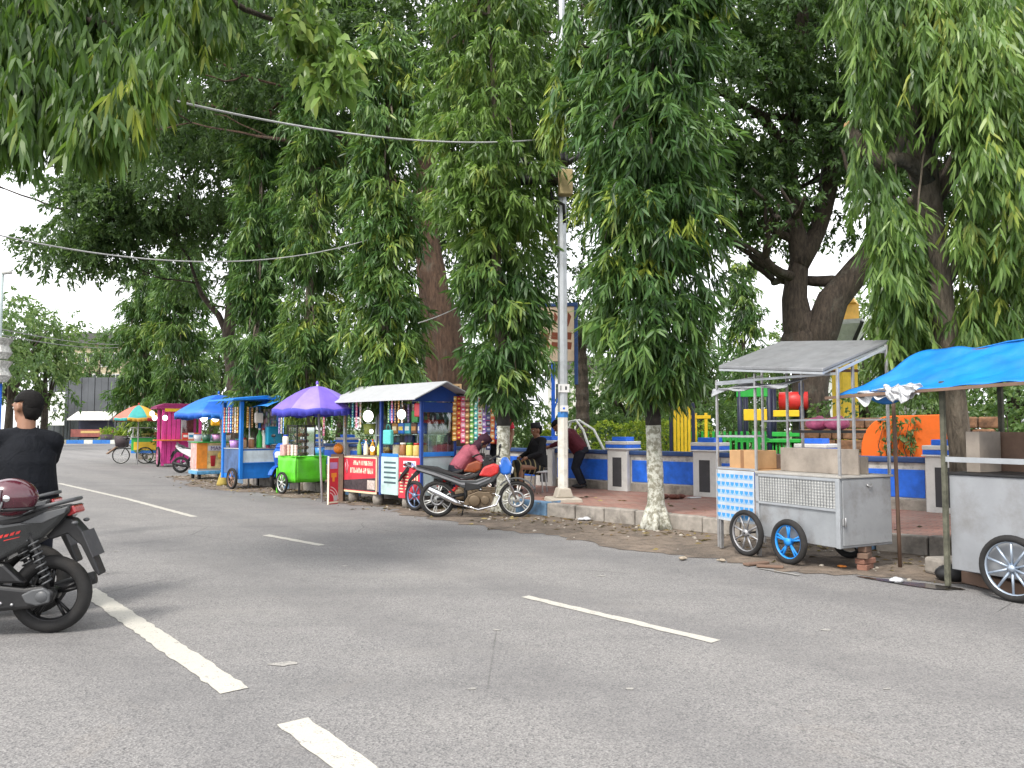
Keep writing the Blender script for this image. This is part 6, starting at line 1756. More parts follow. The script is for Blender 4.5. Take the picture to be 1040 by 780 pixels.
item('bucket', ('#2a58b0', '#e0e0e8'), c.w(.35, KA - .16, .905), 'blue and white bucket at the far end of the banner counter', 'bucket')
item('bucket', ('#a8b45a', '#5a7a3a'), c.w(.3, KA - .42, 1.305), 'lime bucket on the glass shelf over the red banner', 'bucket')
item('bag', ('#58b8b4', '#48a8a0'), c.w(-.02, .93, 1.12), 'teal plastic bag hanging at the kiosk corner window', 'bag', rz=c.rz - PI / 2, sc_=.9)
item('bag', ('#d83a4a', '#b82030'), c.w(.08, .16, 1.62), 'red plastic bag tied under the kiosk roof', 'bag', rz=c.rz - PI / 2, sc_=.8)
item('bag', ('#3a8a44', '#2a6a34'), c.w(.1, .28, 1.52), 'green plastic bag tied under the kiosk roof', 'bag', rz=c.rz - PI / 2, sc_=.7)
item('bag', ('#3a6ad0', '#2a50a8'), c.w(.1, .98, 1.55), 'royal blue plastic bag tied under the kiosk roof', 'bag', rz=c.rz - PI / 2, sc_=.75)
strips(c, -.06, .42, -.06, .92, 1.93, [(WHITES, 'white'), (GOLD, 'gold'), (BROWNS, 'brown'), (PINKS, 'pink'), (GREENS, 'green')], 'snack strip hanging along the kiosk eave between its two bulbs', 'snack strips along the kiosk eave', .42)
strips(c, .3, .1, .3, 1.12, 1.86, [(REDS, 'red'), (GOLD, 'gold'), (BLUES, 'blue'), (WHITES, 'white'), (VIOL, 'violet'), (BROWNS, 'brown'), (TEALS, 'teal')], 'snack strip hanging inside the navy kiosk above the jars', 'snack strips inside the kiosk', .5)
strips(c, -.06, 1.7, -.06, 2.35, 1.93, [(WHITES, 'white'), (PINKS, 'pink'), (TEALS, 'teal'), (GREENS, 'green'), (BROWNS, 'brown')], 'snack strip hanging at the far end of the kiosk eave', 'snack strips along the kiosk eave', .5)
for (x, y, z, lab, s_) in ((-.2, .30, 1.66, 'big lit bulb nearest the navy corner post of the kiosk', 1.0), (-.22, 1.28, 1.64, 'big lit bulb in the middle of the kiosk eave', 1.25), (-.05, 1.42, 1.36, 'upper of two small lit bulbs inside the banner counter', .5), (-.05, 1.38, 1.04, 'lower of two small lit bulbs inside the banner counter', .55)):
    item('bulb', ('#30302e',), c.w(x, y, z), lab, 'light bulb', 'lit bulbs of the carts', sc_=s_)

# rack of hanging snack strips beside the kiosk
v = P(484, 450, 14.4)
rk = empty('strip_rack', (v.x, v.y, 0), R(20), 'dark pole rack hung with snack strips right of the navy kiosk', 'rack')
for x in (-.47, .43):
    b = MB(); b.tube([(x, 0, 0), (x, 0, 2.05)], .02, 8); b.build('post', M_DARK, rk)
b = MB(); b.tube([(-.5, 0, 2.03), (.46, 0, 2.03)], .018, 8); b.tube([(-.5, 0, 1.4), (.46, 0, 1.4)], .012, 8); b.build('cross_bar', M_DARK, rk)
Mr = TM(v.x, v.y, R(20))
sc_cols = [(GOLD, 'gold'), (REDS, 'red'), (PINKS, 'pink'), (BROWNS, 'brown'), (GREENS, 'green'), (TEALS, 'teal'), (WHITES, 'white'), (VIOL, 'violet'), (('#3a3f66', '#586090', '#c8c8d8'), 'slate'), (('#d87a3a', '#e8b070', '#f6ecd0'), 'orange'), (BLUES, 'blue')]
for i, (cols, nm) in enumerate(sc_cols):
    item('strip', cols, Mr @ Vector((-.43 + i * .08, -.035, 2.0)), f'{nm} snack strip on the pole rack', 'snack strip', 'strips on the pole rack', R(20) + random.uniform(-.5, .5), random.uniform(.78, 1.0))
# poster sheet tilted above the rack
b = MB(); b.box(-.14, .14, -.01, .01, 0, .5); o = b.build('hanging_poster', mat('poster_lilac', (.55, .46, .52), .6, var=.5, scale=22)); o.location = P(509, 412, 14.6); o.rotation_euler = (0, R(10), R(10)); tag(o, 'lilac patterned sheet hanging beside the rack by the trunk', 'poster')
# wooden framed board above the kiosk roof
v = P(459, 394, 16.5); o = empty('framed_board', (v.x, v.y, 0), R(5), 'wooden framed board raised on a pole behind the kiosk roof', 'board')
b = MB(); b.box(-.16, .16, -.01, .02, 1.95, 2.3); b.build('panel', M_PLYBR, o)
b = MB(); b.box(-.2, .2, -.03, -.011, 2.3, 2.35); b.box(-.2, .2, -.03, -.011, 1.9, 1.95); b.box(-.2, -.16, -.03, -.011, 1.95, 2.3); b.box(.16, .2, -.03, -.011, 1.95, 2.3); b.build('frame', mat('pale_wood', (.5, .33, .17), .7), o)
b = MB(); b.tube([(0, .03, .2), (0, .03, 1.95)], .025, 8); b.build('pole', M_PLYBR, o)

# standing red banner
v = G(338, 512); sb2 = empty('standing_banner', (v.x, v.y, 0), R(60), 'narrow red standing banner beside the white umbrella pole', 'banner')
b = MB(); b.box(-.13, .13, -.01, .01, .0, .86); b.build('sheet', M_CARTRED, sb2, .002)
b = MB(); b.box(-.135, -.12, -.016, .016, 0, .9); b.box(-.12, .13, -.016, .016, .86, .88); b.box(-.12, .13, -.013, -.0105, .02, .05); b.build('border', mat('lettering_cream', (.78, .72, .55), .5), sb2)
b = MB(); b.box(-.10, .10, -.013, -.0105, .66, .78); b.build('violet_label', mat('label_violet', (.42, .26, .52), .5), sb2)
b = MB(); b.box(-.06, .08, -.013, -.0105, .5, .58); b.box(-.03, .03, -.013, -.0105, .42, .5); b.build('orange_mark', mat('mark_orange', (.75, .28, .03), .5), sb2)
b = MB()
for k in range(3): b.torus((-.12, -.0115, .08), 'y', .14 + .055 * k, .009, 36, 4, w=.001)
b2 = MB()
keep = [i for i, f in enumerate(b.f) if all(b.v[j][0] >= -.115 and .055 <= b.v[j][2] for j in f)]
b2.v = b.v; b2.f = [b.f[i] for i in keep]; b2.m = [0] * len(keep); b2.s = [False] * len(keep)
b2.build('arc_print', mat('mark_pink', (.75, .5, .5), .5), sb2)
b = MB(); b.box(.02, .11, -.013, -.0105, .06, .16); b.build('white_label', M_PLASTICW, sb2)
b = MB(); b.ell((0, 0, .10), (.10, .10, .10), 14, 9); o = b.build('plastic_pot', mat('orange_pot', (.72, .22, .015), .4)); o.location = (KC.w(-.05, KA + .12, .92)); tag(o, 'round orange pot at the far corner of the red banner counter', 'pot')
b = MB(); b.lathe([(.05, .16), (.06, .185), (.0, .19)], n=14); b.lathe([(.02, .19), (.02, .21), (0, .21)], n=10); b.build('pot_lid', mat('orange_pot', (.72, .22, .015), .4), o)
b = MB(); b.box(-.12, .12, -.12, .12, 0, .915); b.build('stand', M_PLYBR, o).location = (0, 0, -.918)

# ---- C4: green cart and purple umbrella ------------------------------------
c = Cart('food_cart', -4.62, 16.95, 45, 'small cart wrapped in glossy lime green sheeting')
b = MB(); b.box(0, .72, 0, .72, .26, .80); c.mesh('body', b, M_CARTGREEN, .015)
b = MB()
b.grid(lambda u, v_: (-.01 + .74 * u, -.018 - .012 * math.sin(u * 9 + v_ * 4), .30 + .5 * v_ - .05 * math.sin(PI * u) * (1 - v_)), 14, 6, th=0); o = c.mesh('sheet_front', b, M_CARTGREEN); o.modifiers.new('s', 'SOLIDIFY').thickness = .004
b = MB()
b.grid(lambda u, v_: (-.018 - .010 * math.sin(u * 11 + v_ * 3), -.02 + .76 * u, .26 + .54 * v_), 14, 6); o = c.mesh('sheet_side', b, M_CARTGREEN); o.modifiers.new('s', 'SOLIDIFY').thickness = .004
b = MB(); b.box(-.03, .75, -.03, .75, .802, .82); c.mesh('counter_top', b, M_CARTGREEN, .005)
add_wheel(c.r, (-.10, .42, .24), .24, 'x', .03, mat('pale_rim', (.55, .55, .53), .4, .4), 8, .035, .03)
add_wheel(c.r, (.80, .42, .24), .24, 'x', .03, M_RIMBLK, 8, .035, .03)
b = MB(); b.bar((-.08, .66, .0), (-.08, .66, .55), .035); b.build('leg', M_CARTGREEN, c.r)
b = MB(); b.bar((.1, .05, .0), (.1, .05, .26), .03); b.build('leg', M_DARK, c.r); b = MB(); b.bar((.65, .05, .0), (.65, .05, .26), .03); b.build('leg', M_DARK, c.r)
b = MB(); b.tube([(-.12, .42, .24), (.82, .42, .24)], .014, 8); c.mesh('axle', b, M_DARK)
b = MB(); b.box(.12, .56, .2, .6, .822, 1.44); c.mesh('glass_case', b, M_GLASS)
b = MB()
for x in (.12, .56):
    for y in (.2, .6): b.bar((x, y, .822), (x, y, 1.46), .022)
b.box(.1, .58, .18, .62, 1.461, 1.49); b.bar((.34, .19, .822), (.34, .19, 1.46), .02); c.mesh('case_frame', b, M_DARK)
b = MB()
for j in range(4):
    for k in range(3):
        b.ell((.18 + .11 * k, .3, .86 + .14 * j), (.05, .09, .04), 8, 6)
c.mesh('pastries', b, mat('pastry', (.55, .38, .24), .7, var=.35, scale=25))
for k, (cols, nm) in enumerate([(('#e0c8c0', '#b03030'), 'pinkish'), (('#e8e0d0', '#d0a040'), 'cream'), (('#d8b0a0', '#c04040'), 'salmon'), (('#e4e0dc', '#3060a0'), 'white')]):
    item('cups', cols, c.w(.04, .1 + .15 * k, .822), f'{nm} cup stack along the edge of the green cart', 'cups', 'cup stacks on the green cart', sc_=1.1)
item('bucket', ('#4a8ad0', '#2a5fb0'), c.w(.64, .12, .822), 'light blue tub on the green cart counter', 'bucket', sc_=.9)
item('jar', ('#e8e4d8', '#2a4fb8'), c.w(.05, .56, 1.06), 'cream jar with blue lid raised on the green cart', 'jar', sc_=1.1)
b = MB(); b.box(-.09, .09, -.09, .09, 0, .24); o = b.build('stand_box', mat('crate_pink', (.5, .3, .28), .6, var=.4, scale=20), None, .01); o.location = c.w(.05, .56, .8215); o.rotation_euler = (0, 0, c.rz); tag(o, 'pink box holding up the cream jar on the green cart', 'box')
strips(c, -.02, .5, -.02, .78, 1.66, [(BLUES, 'blue'), (WHITES, 'white'), (VIOL, 'violet')], 'snack strip under the purple umbrella rim', 'snack strips under the purple umbrella', .36)
strips(c, .5, -.1, .9, -.1, 1.7, [(PINKS, 'pink'), (GREENS, 'green')], 'snack strip at the right under the purple umbrella', 'snack strips under the purple umbrella', .45)
M_PURP = mat('purple_cloth', (.17, .11, .52), .6, var=.1, dirt=.08, bump=.2); M_PURP2 = mat('violet_cloth', (.26, .19, .58), .6, var=.1, dirt=.08, bump=.2); M_PURPB = mat('blue_valance', (.05, .05, .42), .6, var=.1, dirt=.05)
um = P(322, 410, 15.6)
t = umbrella((um.x, um.y), .88, 1.80, .46, [M_PURP, M_PURP2, M_PURPB], 10, 'purple umbrella standing over the green cart', foot=(.20, -.3), val=.13, valm=True)

# ---- C5: blue snack cart ----------------------------------------------------
c = Cart('food_cart', -6.33, 18.45, 45, 'bright blue snack cart with flat blue roof and white front panel')
b = MB(); b.box(0, .95, 0, .9, .24, .93); c.mesh('body', b, M_CARTBLUE, .006)
b = MB(); b.box(-.02, .97, -.02, .92, .932, .955); c.mesh('counter_top', b, mat('counter_grey', (.35, .36, .36), .5), .004)
c.box('white_panel', .05, .93, -.012, -.001, .62, .90, mat('panel_white', (.58, .66, .70), .5, dirt=.3), .002)
b = MB(); b.box(.05, .93, -.03, -.013, .595, .619); c.mesh('panel_ledge', b, M_CARTBLUE)
c.box('dark_panel', -.010, -.001, .1, .85, .36, .92, mat('cart_blue_worn', (.05, .10, .22), .5, var=.4, scale=4, dirt=.4), .002)
for (x, y) in ((0, 0), (.95, 0), (0, .9), (.95, .9)):
    b = MB(); b.box(x - .04, x + .04, y - .04, y + .04, .24, 2.05); c.mesh('post', b, M_CARTBLUE, .005)
b = MB(); b.prism([(-.35, 2.06), (-.30, 2.10), (.5, 2.20), (1.15, 2.12), (1.2, 2.08), (.5, 2.11)], -.22, 1.12); c.mesh('roof', b, M_CARTBLUE, .006)
add_wheel(c.r, (-.10, .22, .25), .25, 'x', .034, mat('rust_rim', (.22, .13, .09), .6, dirt=.4), 7, .04, .034)
add_wheel(c.r, (1.04, .22, .25), .25, 'x', .034, M_RIMBLK, 7, .04, .034)
for (x, y) in ((.1, .8), (.85, .8), (.85, .1)):
    b = MB(); b.bar((x, y, 0), (x, y, .24), .05); c.mesh('leg', b, M_DARK)
b = MB(); b.box(.94, .96, .04, .86, .96, 1.9); c.mesh('goods_wall', b, M_GOODS)
strips(c, -.04, .06, -.04, .86, 1.93, [(GOLD, 'gold'), (WHITES, 'white'), (BROWNS, 'brown'), (GOLD, 'gold'), (WHITES, 'white'), (BLUES, 'blue'), (PINKS, 'pink')][0:3] + [(BLUES, 'blue'), (PINKS, 'pink'), (TEALS, 'teal'), (REDS, 'red')], 'snack strip on the road side of the blue cart', 'snack strips of the blue cart', .62)
strips(c, .08, -.03, .42, -.03, 1.93, [(GOLD, 'gold'), (BROWNS, 'brown'), (WHITES, 'white')], 'snack strip over the white panel of the blue cart', 'snack strips of the blue cart', .5)
for k, (cols, nm) in enumerate([(('#c8a078', '#b03028'), 'tan jar'), (('#9a6a48', '#e0d8c8'), 'brown jar'), (('#d8d0a8', '#3a7a3a'), 'cream jar')]):
    item('jar', cols, c.w(.12 + .2 * k, .12, .957), f'{nm} on the blue cart counter', 'jar', 'jars on the blue cart', sc_=1.2)
for k, (cols, nm) in enumerate([(('#2f9a3a', '#d8d8d8'), 'green bottle'), (('#e8e4d8', '#c83030'), 'white bottle'), (('#c04868', '#e8d0d8'), 'rose bottle')]):
    item('bottle', cols, c.w(.50 + .1 * k, .08, .957), f'{nm} on the blue cart counter', 'bottle', 'bottles on the blue cart', sc_=1.7)
item('bag', ('#0a86a8', '#0a6a88'), c.w(.80, -.04, 1.02), 'turquoise shopping bag hung on the right post of the blue cart', 'bag', rz=c.rz, sc_=1.5)
item('bucket', ('#2f6a58', '#245040'), c.w(.3, .62, .957), 'dark green bucket inside the blue cart', 'bucket', sc_=1.1)
item('bucket', ('#b088c8', '#8a60a8'), c.w(.1, .55, .957), 'lilac bucket at the road side of the blue cart', 'bucket', sc_=.9)
item('bag', ('#e0d8cc', '#888880'), c.w(.42, -.02, 1.55), 'cream cloth bag hung over the white panel of the blue cart', 'bag', rz=c.rz, sc_=.8)
# blue lean-to tarpaulin between the carts
v = P(296, 420, 18.9); aw = empty('tarpaulin_awning', (v.x, v.y, 0), R(40), 'sky blue tarpaulin awning sloping up behind the purple umbrella', 'awning')
b = MB(); b.grid(lambda u, v_: (-.85 + 1.45 * u, -.6 + 1.2 * v_, 1.92 + .68 * u + .03 * math.sin(u * 9 + v_ * 4) - .06 * math.sin(PI * u)), 16, 10, th=.006); b.build('sheet', M_TARP, aw)
for (x, y, z) in ((.55, -.55, 2.52), (.55, .55, 2.52), (-.8, .55, 1.93)):
    b = MB(); b.tube([(x, y, 0), (x, y, z)], .018, 8); b.build('pole', M_GALV, aw)

# ---- C6: orange drinks cart under a blue umbrella ---------------------------
c = Cart('drinks_cart', -8.75, 22.05, 38, 'drinks cart with orange corner and picture panels under the blue umbrella', 'drinks cart')
b = MB(); b.box(0, .85, 0, .7, .22, 1.02); c.mesh('body', b, mat('cart_cream', (.5, .42, .36), .5), .006)
pn = c.box('side_panel', -.012, -.001, .02, .68, .30, 1.02, mat('panel_pink', (.62, .33, .30), .5, var=.4, scale=9), .002)
b = MB(); b.box(-.05, .24, -.014, -.001, .3, 1.02); c.mesh('corner_panel', b, mat('panel_orange', (.72, .25, .03), .5, var=.25, scale=6), .002)
fp = c.box('front_panel', .245, .84, -.014, -.001, .3, 1.02, mat('panel_picture', (.62, .48, .22), .5, var=.5, scale=7), .002)
b = MB(); b.lathe([(.06, 0), (.085, .3), (.07, .3)], (.40, -.03, .36), n=14); b.build('picture_cup', mat('cup_red', (.38, .01, .02), .4), fp).scale = (1, .25, 1)
b = MB(); b.lathe([(0, -.002), (.12, -.002), (.12, 0), (0, 0)], (.64, -.0155, .66), 'y', 20); b.build('picture_fruit', mat('fruit_yellow', (.75, .5, .08), .5), fp)
b = MB(); b.box(.26, .83, -.018, -.0145, .80, .94); b.build('title_band', mat('title_white', (.66, .64, .70), .5), fp)
def word(txt, size, M, m, parent, name='lettering', ext=.002):
    cu = bpy.data.curves.new(name, 'FONT'); cu.body = txt; cu.size = size; cu.extrude = ext; cu.align_x = 'CENTER'
    tmp = bpy.data.objects.new(name, cu); C.objects.link(tmp)
    dg = bpy.context.evaluated_depsgraph_get(); me = bpy.data.meshes.new_from_object(tmp.evaluated_get(dg))
    bpy.data.objects.remove(tmp); bpy.data.curves.remove(cu)
    me.transform(M); me.materials.clear(); me.materials.append(m); me.name = name
    o = bpy.data.objects.new(name, me); C.objects.link(o); o.parent = parent
    return o
word('MANIS', .15, Matrix.Translation((.545, -.021, .815)) @ Matrix.Rotation(PI / 2, 4, 'X'), mat('letter_violet', (.05, .015, .12), .5), fp)
b = MB(); b.box(-.05, .9, -.05, .75, .14, .24); c.mesh('base_skirt', b, mat('skirt_blue', (.10, .32, .55), .5, var=.4, scale=8), .01)
for (x, y) in ((.05, .05), (.8, .05), (.05, .65), (.8, .65)):
    b = MB(); b.lathe([(0, -.03), (.07, -.03), (.07, .03), (0, .03)], (x, y, .07), 'x', 14); c.mesh('caster', b, M_TYRE)
c.box('counter_top', -.04, .9, -.04, .74, 1.022, 1.045, M_GRN, .004)
item('bag', ('#e8a818', '#c88010'), c.w(.5, .05, 1.5), 'yellow bag hanging under the blue umbrella', 'bag', rz=c.rz, sc_=1.2)
for k, (cols, nm) in enumerate([(('#3a5a50', '#202a28'), 'dark green'), (('#c890c0', '#8a5a8a'), 'lilac'), (('#d8d4cc', '#a03030'), 'white')]):
    item('bucket', cols, c.w(.3 + .28 * k, .3, 1.047), f'{nm} drinks bucket on the orange cart', 'bucket', 'buckets on the orange cart', sc_=1.0)
for k in range(2): item('bulb', ('#30302e',), c.w(.05 + .32 * k, -.25, 1.72), ('left' if k == 0 else 'right') + ' white bulb hanging under the blue umbrella', 'light bulb', 'lit bulbs of the carts', sc_=1.35)
um = P(222, 410, 21.2); M_UB = mat('umbrella_blue', (.008, .10, .48), .55, var=.12, dirt=.08); M_UB2 = mat('umbrella_blue_light', (.02, .16, .58), .55, var=.12, dirt=.08)
umbrella((um.x, um.y), 1.13, 1.83, .5, [M_UB, M_UB2], 8, 'blue umbrella over the orange drinks cart', foot=(.1, .25), val=.14)
# broom standing by the blue cart
v = G(226, 493); o = empty('broom', (v.x, v.y, 0), 0, 'pale handled broom with yellowish bristles standing by the blue cart', 'broom')
b = MB(); b.tube([(0, 0, .3), (.02, .05, 1.1)], .02, 8); b.build('handle', mat('pale_wood', (.5, .33, .17), .7), o)
b = MB(); b.lathe([(.0, .36), (.05, .34), (.14, .06), (.15, 0), (0, 0)], n=12); b.build('bristles', mat('bristle', (.36, .27, .06), .9, bump=.8, bscale=90), o)

# ---- C7: pink stall and grey tub --------------------------------------------
c = Cart('food_stall', -13.0, 29.4, 32, 'tall pink food stall with magenta roof and orange shelf')
for (x, y) in ((0, 0), (1.3, 0), (0, 1.1), (1.3, 1.1)):
    b = MB(); b.box(x - .05, x + .05, y - .05, y + .05, .05, 2.15); c.mesh('post', b, M_CARTPINK, .005)
b = MB()
for k in range(4): b.box(-.02 + .16 * k, .12 + .16 * k, -.025, .0, .12, 2.1)
c.mesh('front_panel', b, M_CARTPINK, .01)
b = MB(); b.box(.02, 1.28, .02, 1.08, .15, .95); c.mesh('body', b, M_CARTPINK, .006)
b = MB(); b.box(-.28, 1.6, -.3, 1.3, 2.16, 2.24); b.prism([(-.3, 2.242), (1.6, 2.242), (1.4, 2.36), (.0, 2.36)], -.25, 1.25); c.mesh('roof', b, M_MAGENTA, .01)
b = MB(); b.box(.0, 1.62, -.315, -.301, 2.06, 2.17); c.mesh('yellow_fascia', b, M_YEL)
b = MB(); b.box(-.35, 1.35, -.28, -.03, .97, 1.02); c.mesh('orange_shelf', b, mat('shelf_orange', (.7, .2, .04), .5), .005)
add_wheel(c.r, (-.12, .25, .38), .38, 'x', .04, mat('pink_rim', (.5, .2, .3), .5), 8, .05, .04)
b = MB(); b.box(.66, 1.24, -.012, -.002, 1.1, 2.0); c.mesh('window', b, M_GLASS)
b = MB(); b.box(.62, .66, -.03, -.001, .97, 2.1); c.mesh('white_jamb', b, M_PLASTICW)
b = MB(); b.box(.05, 1.25, 1.04, 1.06, .96, 2.1); c.mesh('back_cloth', b, mat('stall_red', (.22, .05, .05), .8, var=.5, scale=5))
for k, (cols, nm) in enumerate([(('#d04038', '#f0e8e0'), 'red packet'), (('#e8e8e8', '#3090c0'), 'white packet'), (('#d87040', '#f0e0c0'), 'orange packet')]):
    item('pack', cols, c.w(.75 + .2 * k, -.15, 1.025), f'{nm} on the orange shelf of the pink stall', 'snack packet', 'packets at the pink stall', rz=c.rz, sc_=1.5)
for k, (x, y) in enumerate(((-.3, .0), (-.42, -.2), (.0, -.4))):
    item('bulb', ('#30302e',), c.w(x, y, 1.82 + .16 * (k == 1)), ['first white bulb by the pink stall corner post', 'highest white bulb hanging in front of the pink stall', 'white bulb nearest the pink panel'][k], 'light bulb', 'lit bulbs of the carts', sc_=1.15)
tb = Cart('metal_tub', -11.55, 28.3, 20, 'grey sheet metal counter tub right of the pink stall', 'counter')
b = MB(); b.prism([(0, .12), (1.15, .12), (1.25, .95), (-.05, .95)], 0, .8); tb.mesh('body', b, mat('tub_metal', (.26, .27, .27), .45, .3, var=.3, scale=4, dirt=.4), .02)
b = MB(); b.box(-.08, 1.28, -.03, .83, .952, .985); tb.mesh('rim', b, M_GALV, .006)
b = MB(); b.lathe([(0, -.005), (.04, -.005), (.04, 0)], (.95, -.0, .8), 'y', 12); tb.mesh('hole_cap', b, M_BLACK)
for x in (.1, 1.05):
    b = MB(); b.box(x - .03, x + .03, .05, .11, 0, .12); tb.mesh('leg', b, M_DARK)
for k, (cols, nm) in enumerate([(('#e0e0e4', '#3a80c0'), 'white tub'), (('#88b8d8', '#e0e8f0'), 'pale blue tub'), (('#d8d0c0', '#b04040'), 'cream tub')]):
    item('bucket', cols, tb.w(.25 + .36 * k, .35, .987), f'{nm} on the grey metal counter', 'bucket', 'tubs on the grey counter', sc_=1.1)

# ---- C8: tricycle food cart with red and teal umbrella ----------------------
v = G(139, 471)
c = Cart('tricycle_cart', v.x - .3, v.y + .1, 12, 'green and yellow tricycle food cart with pedals at the far end of the row', 'tricycle cart')
b = MB(); b.box(0, 1.2, 0, .8, .45, 1.05); c.mesh('body', b, M_GRN, .01)
b = MB(); b.box(.1, .95, -.02, -.001, .55, .88); c.mesh('yellow_panel', b, M_YEL, .005)
b = MB(); b.box(.0, 1.2, -.022, -.001, .42, .53); c.mesh('blue_skirt', b, M_CARTBLUE, .004)
b = MB(); b.box(-.1, 1.3, -.05, .85, 1.052, 1.08); c.mesh('counter_top', b, mat('counter_grey', (.35, .36, .36), .5), .004)
for (x, y) in ((-.4, .1), (.55, -.1), (.55, .9)):
    add_wheel(c.r, (x, y, .34), .34, 'y', .024, mat('pale_rim', (.55, .55, .53), .4, .4), 14, .03, .024, wire=True)
b = MB(); b.tube([(-.4, .1, .34), (-.2, .2, .8), (.1, .3, .5)], .02, 8); b.tube([(-.2, .2, .8), (-.25, .2, 1.0)], .016, 8); b.tube([(.4, -.1, .34), (.4, .9, .34)], .015, 8); b.tube([(-.9, .1, .55), (-.4, .2, .62), (0, .3, .6)], .02, 8); c.mesh('cycle_frame', b, M_DARK)
b = MB(); b.prism([(-.95, .42), (-.6, .70), (-.56, .66), (-.92, .38)], .0, .3); c.mesh('passenger_step', b, mat('worn_wood_seat', (.26, .17, .12), .7, var=.5, scale=8), .01)
b = MB(); b.ell((-.25, .2, 1.03), (.13, .09, .05), 12, 8); c.mesh('saddle', b, M_BLACK)
for (x, y) in ((.05, .05), (1.15, .05), (.05, .75), (1.15, .75)):
    b = MB(); b.tube([(x, y, 1.08), (x, y, 1.45)], .018, 6); c.mesh('post', b, M_PLASTICW)
b = MB(); b.box(-.02, 1.22, .0, .8, 1.45, 1.48); c.mesh('shelf', b, M_PLASTICW)
item('basket', ('#c8c06a', '#8a9a48'), c.w(.45, .4, 1.082), 'shallow basket of greens on the tricycle cart', 'basket', sc_=1.5)
item('basket', ('#b07048', '#d0a878'), c.w(.92, .4, 1.082), 'basket of tan food on the tricycle cart', 'basket', sc_=1.3)
um = P(141, 415, 31.5)
umbrella((um.x, um.y), .92, 1.86, .5, [mat('umbrella_red', (.55, .05, .06), .6, var=.1, dirt=.05), mat('umbrella_coral', (.62, .16, .11), .6, var=.1, dirt=.05), mat('umbrella_teal', (.05, .38, .36), .6, var=.1, dirt=.05), mat('umbrella_yellow', (.70, .42, .06), .6, var=.1, dirt=.05)], 8, 'red, coral, teal and yellow umbrella over the tricycle cart', val=.12)
# ------------------------------------------------------------------ people
M_SKIN = mat('skin', (.24, .115, .065), .5, var=.06, bump=.05, dirt=0)
M_HAIR = mat('black_hair', (.006, .005, .005), .75, var=.4, scale=60, bump=.9, bscale=150, dirt=0, spec=.2)
M_EYE = mat('eye_white', (.6, .58, .55), .3, dirt=0, bump=0)
M_PUPIL = mat('pupil', (.01, .008, .006), .2, dirt=0, bump=0)
M_LIP = mat('lip', (.22, .07, .05), .5, dirt=0, bump=0)

def cloth(name, col, stripes=None):
    if name in _mc: return _mc[name]
    m, nt, b = newmat(name)
    tc = nn(nt, 'ShaderNodeTexCoord').outputs['Object']
    base = mixc(nt, maprange(nt, noise(nt, tc, 5, 5), .3, .7), tuple(c * .8 for c in col), tuple(c * 1.2 for c in col))
    if stripes:
        wv = nn(nt, 'ShaderNodeTexWave'); wv.inputs['Scale'].default_value = stripes[1]; wv.inputs['Distortion'].default_value = 2.0
        wv.wave_profile = 'SIN'; nt.links.new(tc, wv.inputs['Vector'])
        base = mixc(nt, maprange(nt, wv.outputs['Fac'], .8, .92), base, stripes[0])
    nt.links.new(base, b.inputs['Base Color']); b.inputs['Roughness'].default_value = .85
    b.inputs['Specular IOR Level'].default_value = .15
    bn = nn(nt, 'ShaderNodeBump'); bn.inputs['Strength'].default_value = .55; bn.inputs['Distance'].default_value = .03
    nt.links.new(noise(nt, tc, 9, 4, .55, 1.2), bn.inputs['Height']); nt.links.new(bn.outputs[0], b.inputs['Normal'])
    _mc[name] = m
    return m

def hand(b, w, d, nrm, s=1.0, curl=.5, side=1):
    """palm and five fingers from wrist w along d; nrm is the palm normal; fingers curl towards nrm"""
    d = Vector(d).normalized(); n = Vector(nrm); n = (n - d * n.dot(d)).normalized(); x = d.cross(n) * side
    w = Vector(w)
    b.tube([w, w + d * .03 * s, w + d * .085 * s], [.026 * s, .032 * s, .036 * s], 10)
    for off in (-.022, 0, .022): b.tube([w + d * .02 * s + x * off * .6 * s, w + d * .088 * s + x * off * s], [.016 * s, .014 * s], 8)
    for k, (off, L) in enumerate(((-.030, .062), (-.010, .078), (.011, .073), (.030, .056))):
        p = w + d * .085 * s + x * off * s; dd = d.copy(); pts = [p]; rr = [.0105 * s]
        for j, f in enumerate((.45, .32, .23)):
            dd = (dd * math.cos(curl) + n * math.sin(curl)).normalized()
            p = p + dd * L * f * s * 1.15; pts.append(p); rr.append((.0098 - .001 * j) * s)
        b.tube(pts, rr, 8)
    p = w + d * .028 * s - x * .026 * s; dd = (d * .6 - x * .75 + n * .3).normalized()
    q = p + dd * .042 * s; dd2 = (d * .85 - x * .25 + n * .45 * curl).normalized()
    b.tube([p, q, q + dd2 * .03 * s], [.015 * s, .012 * s, .009 * s], 8)

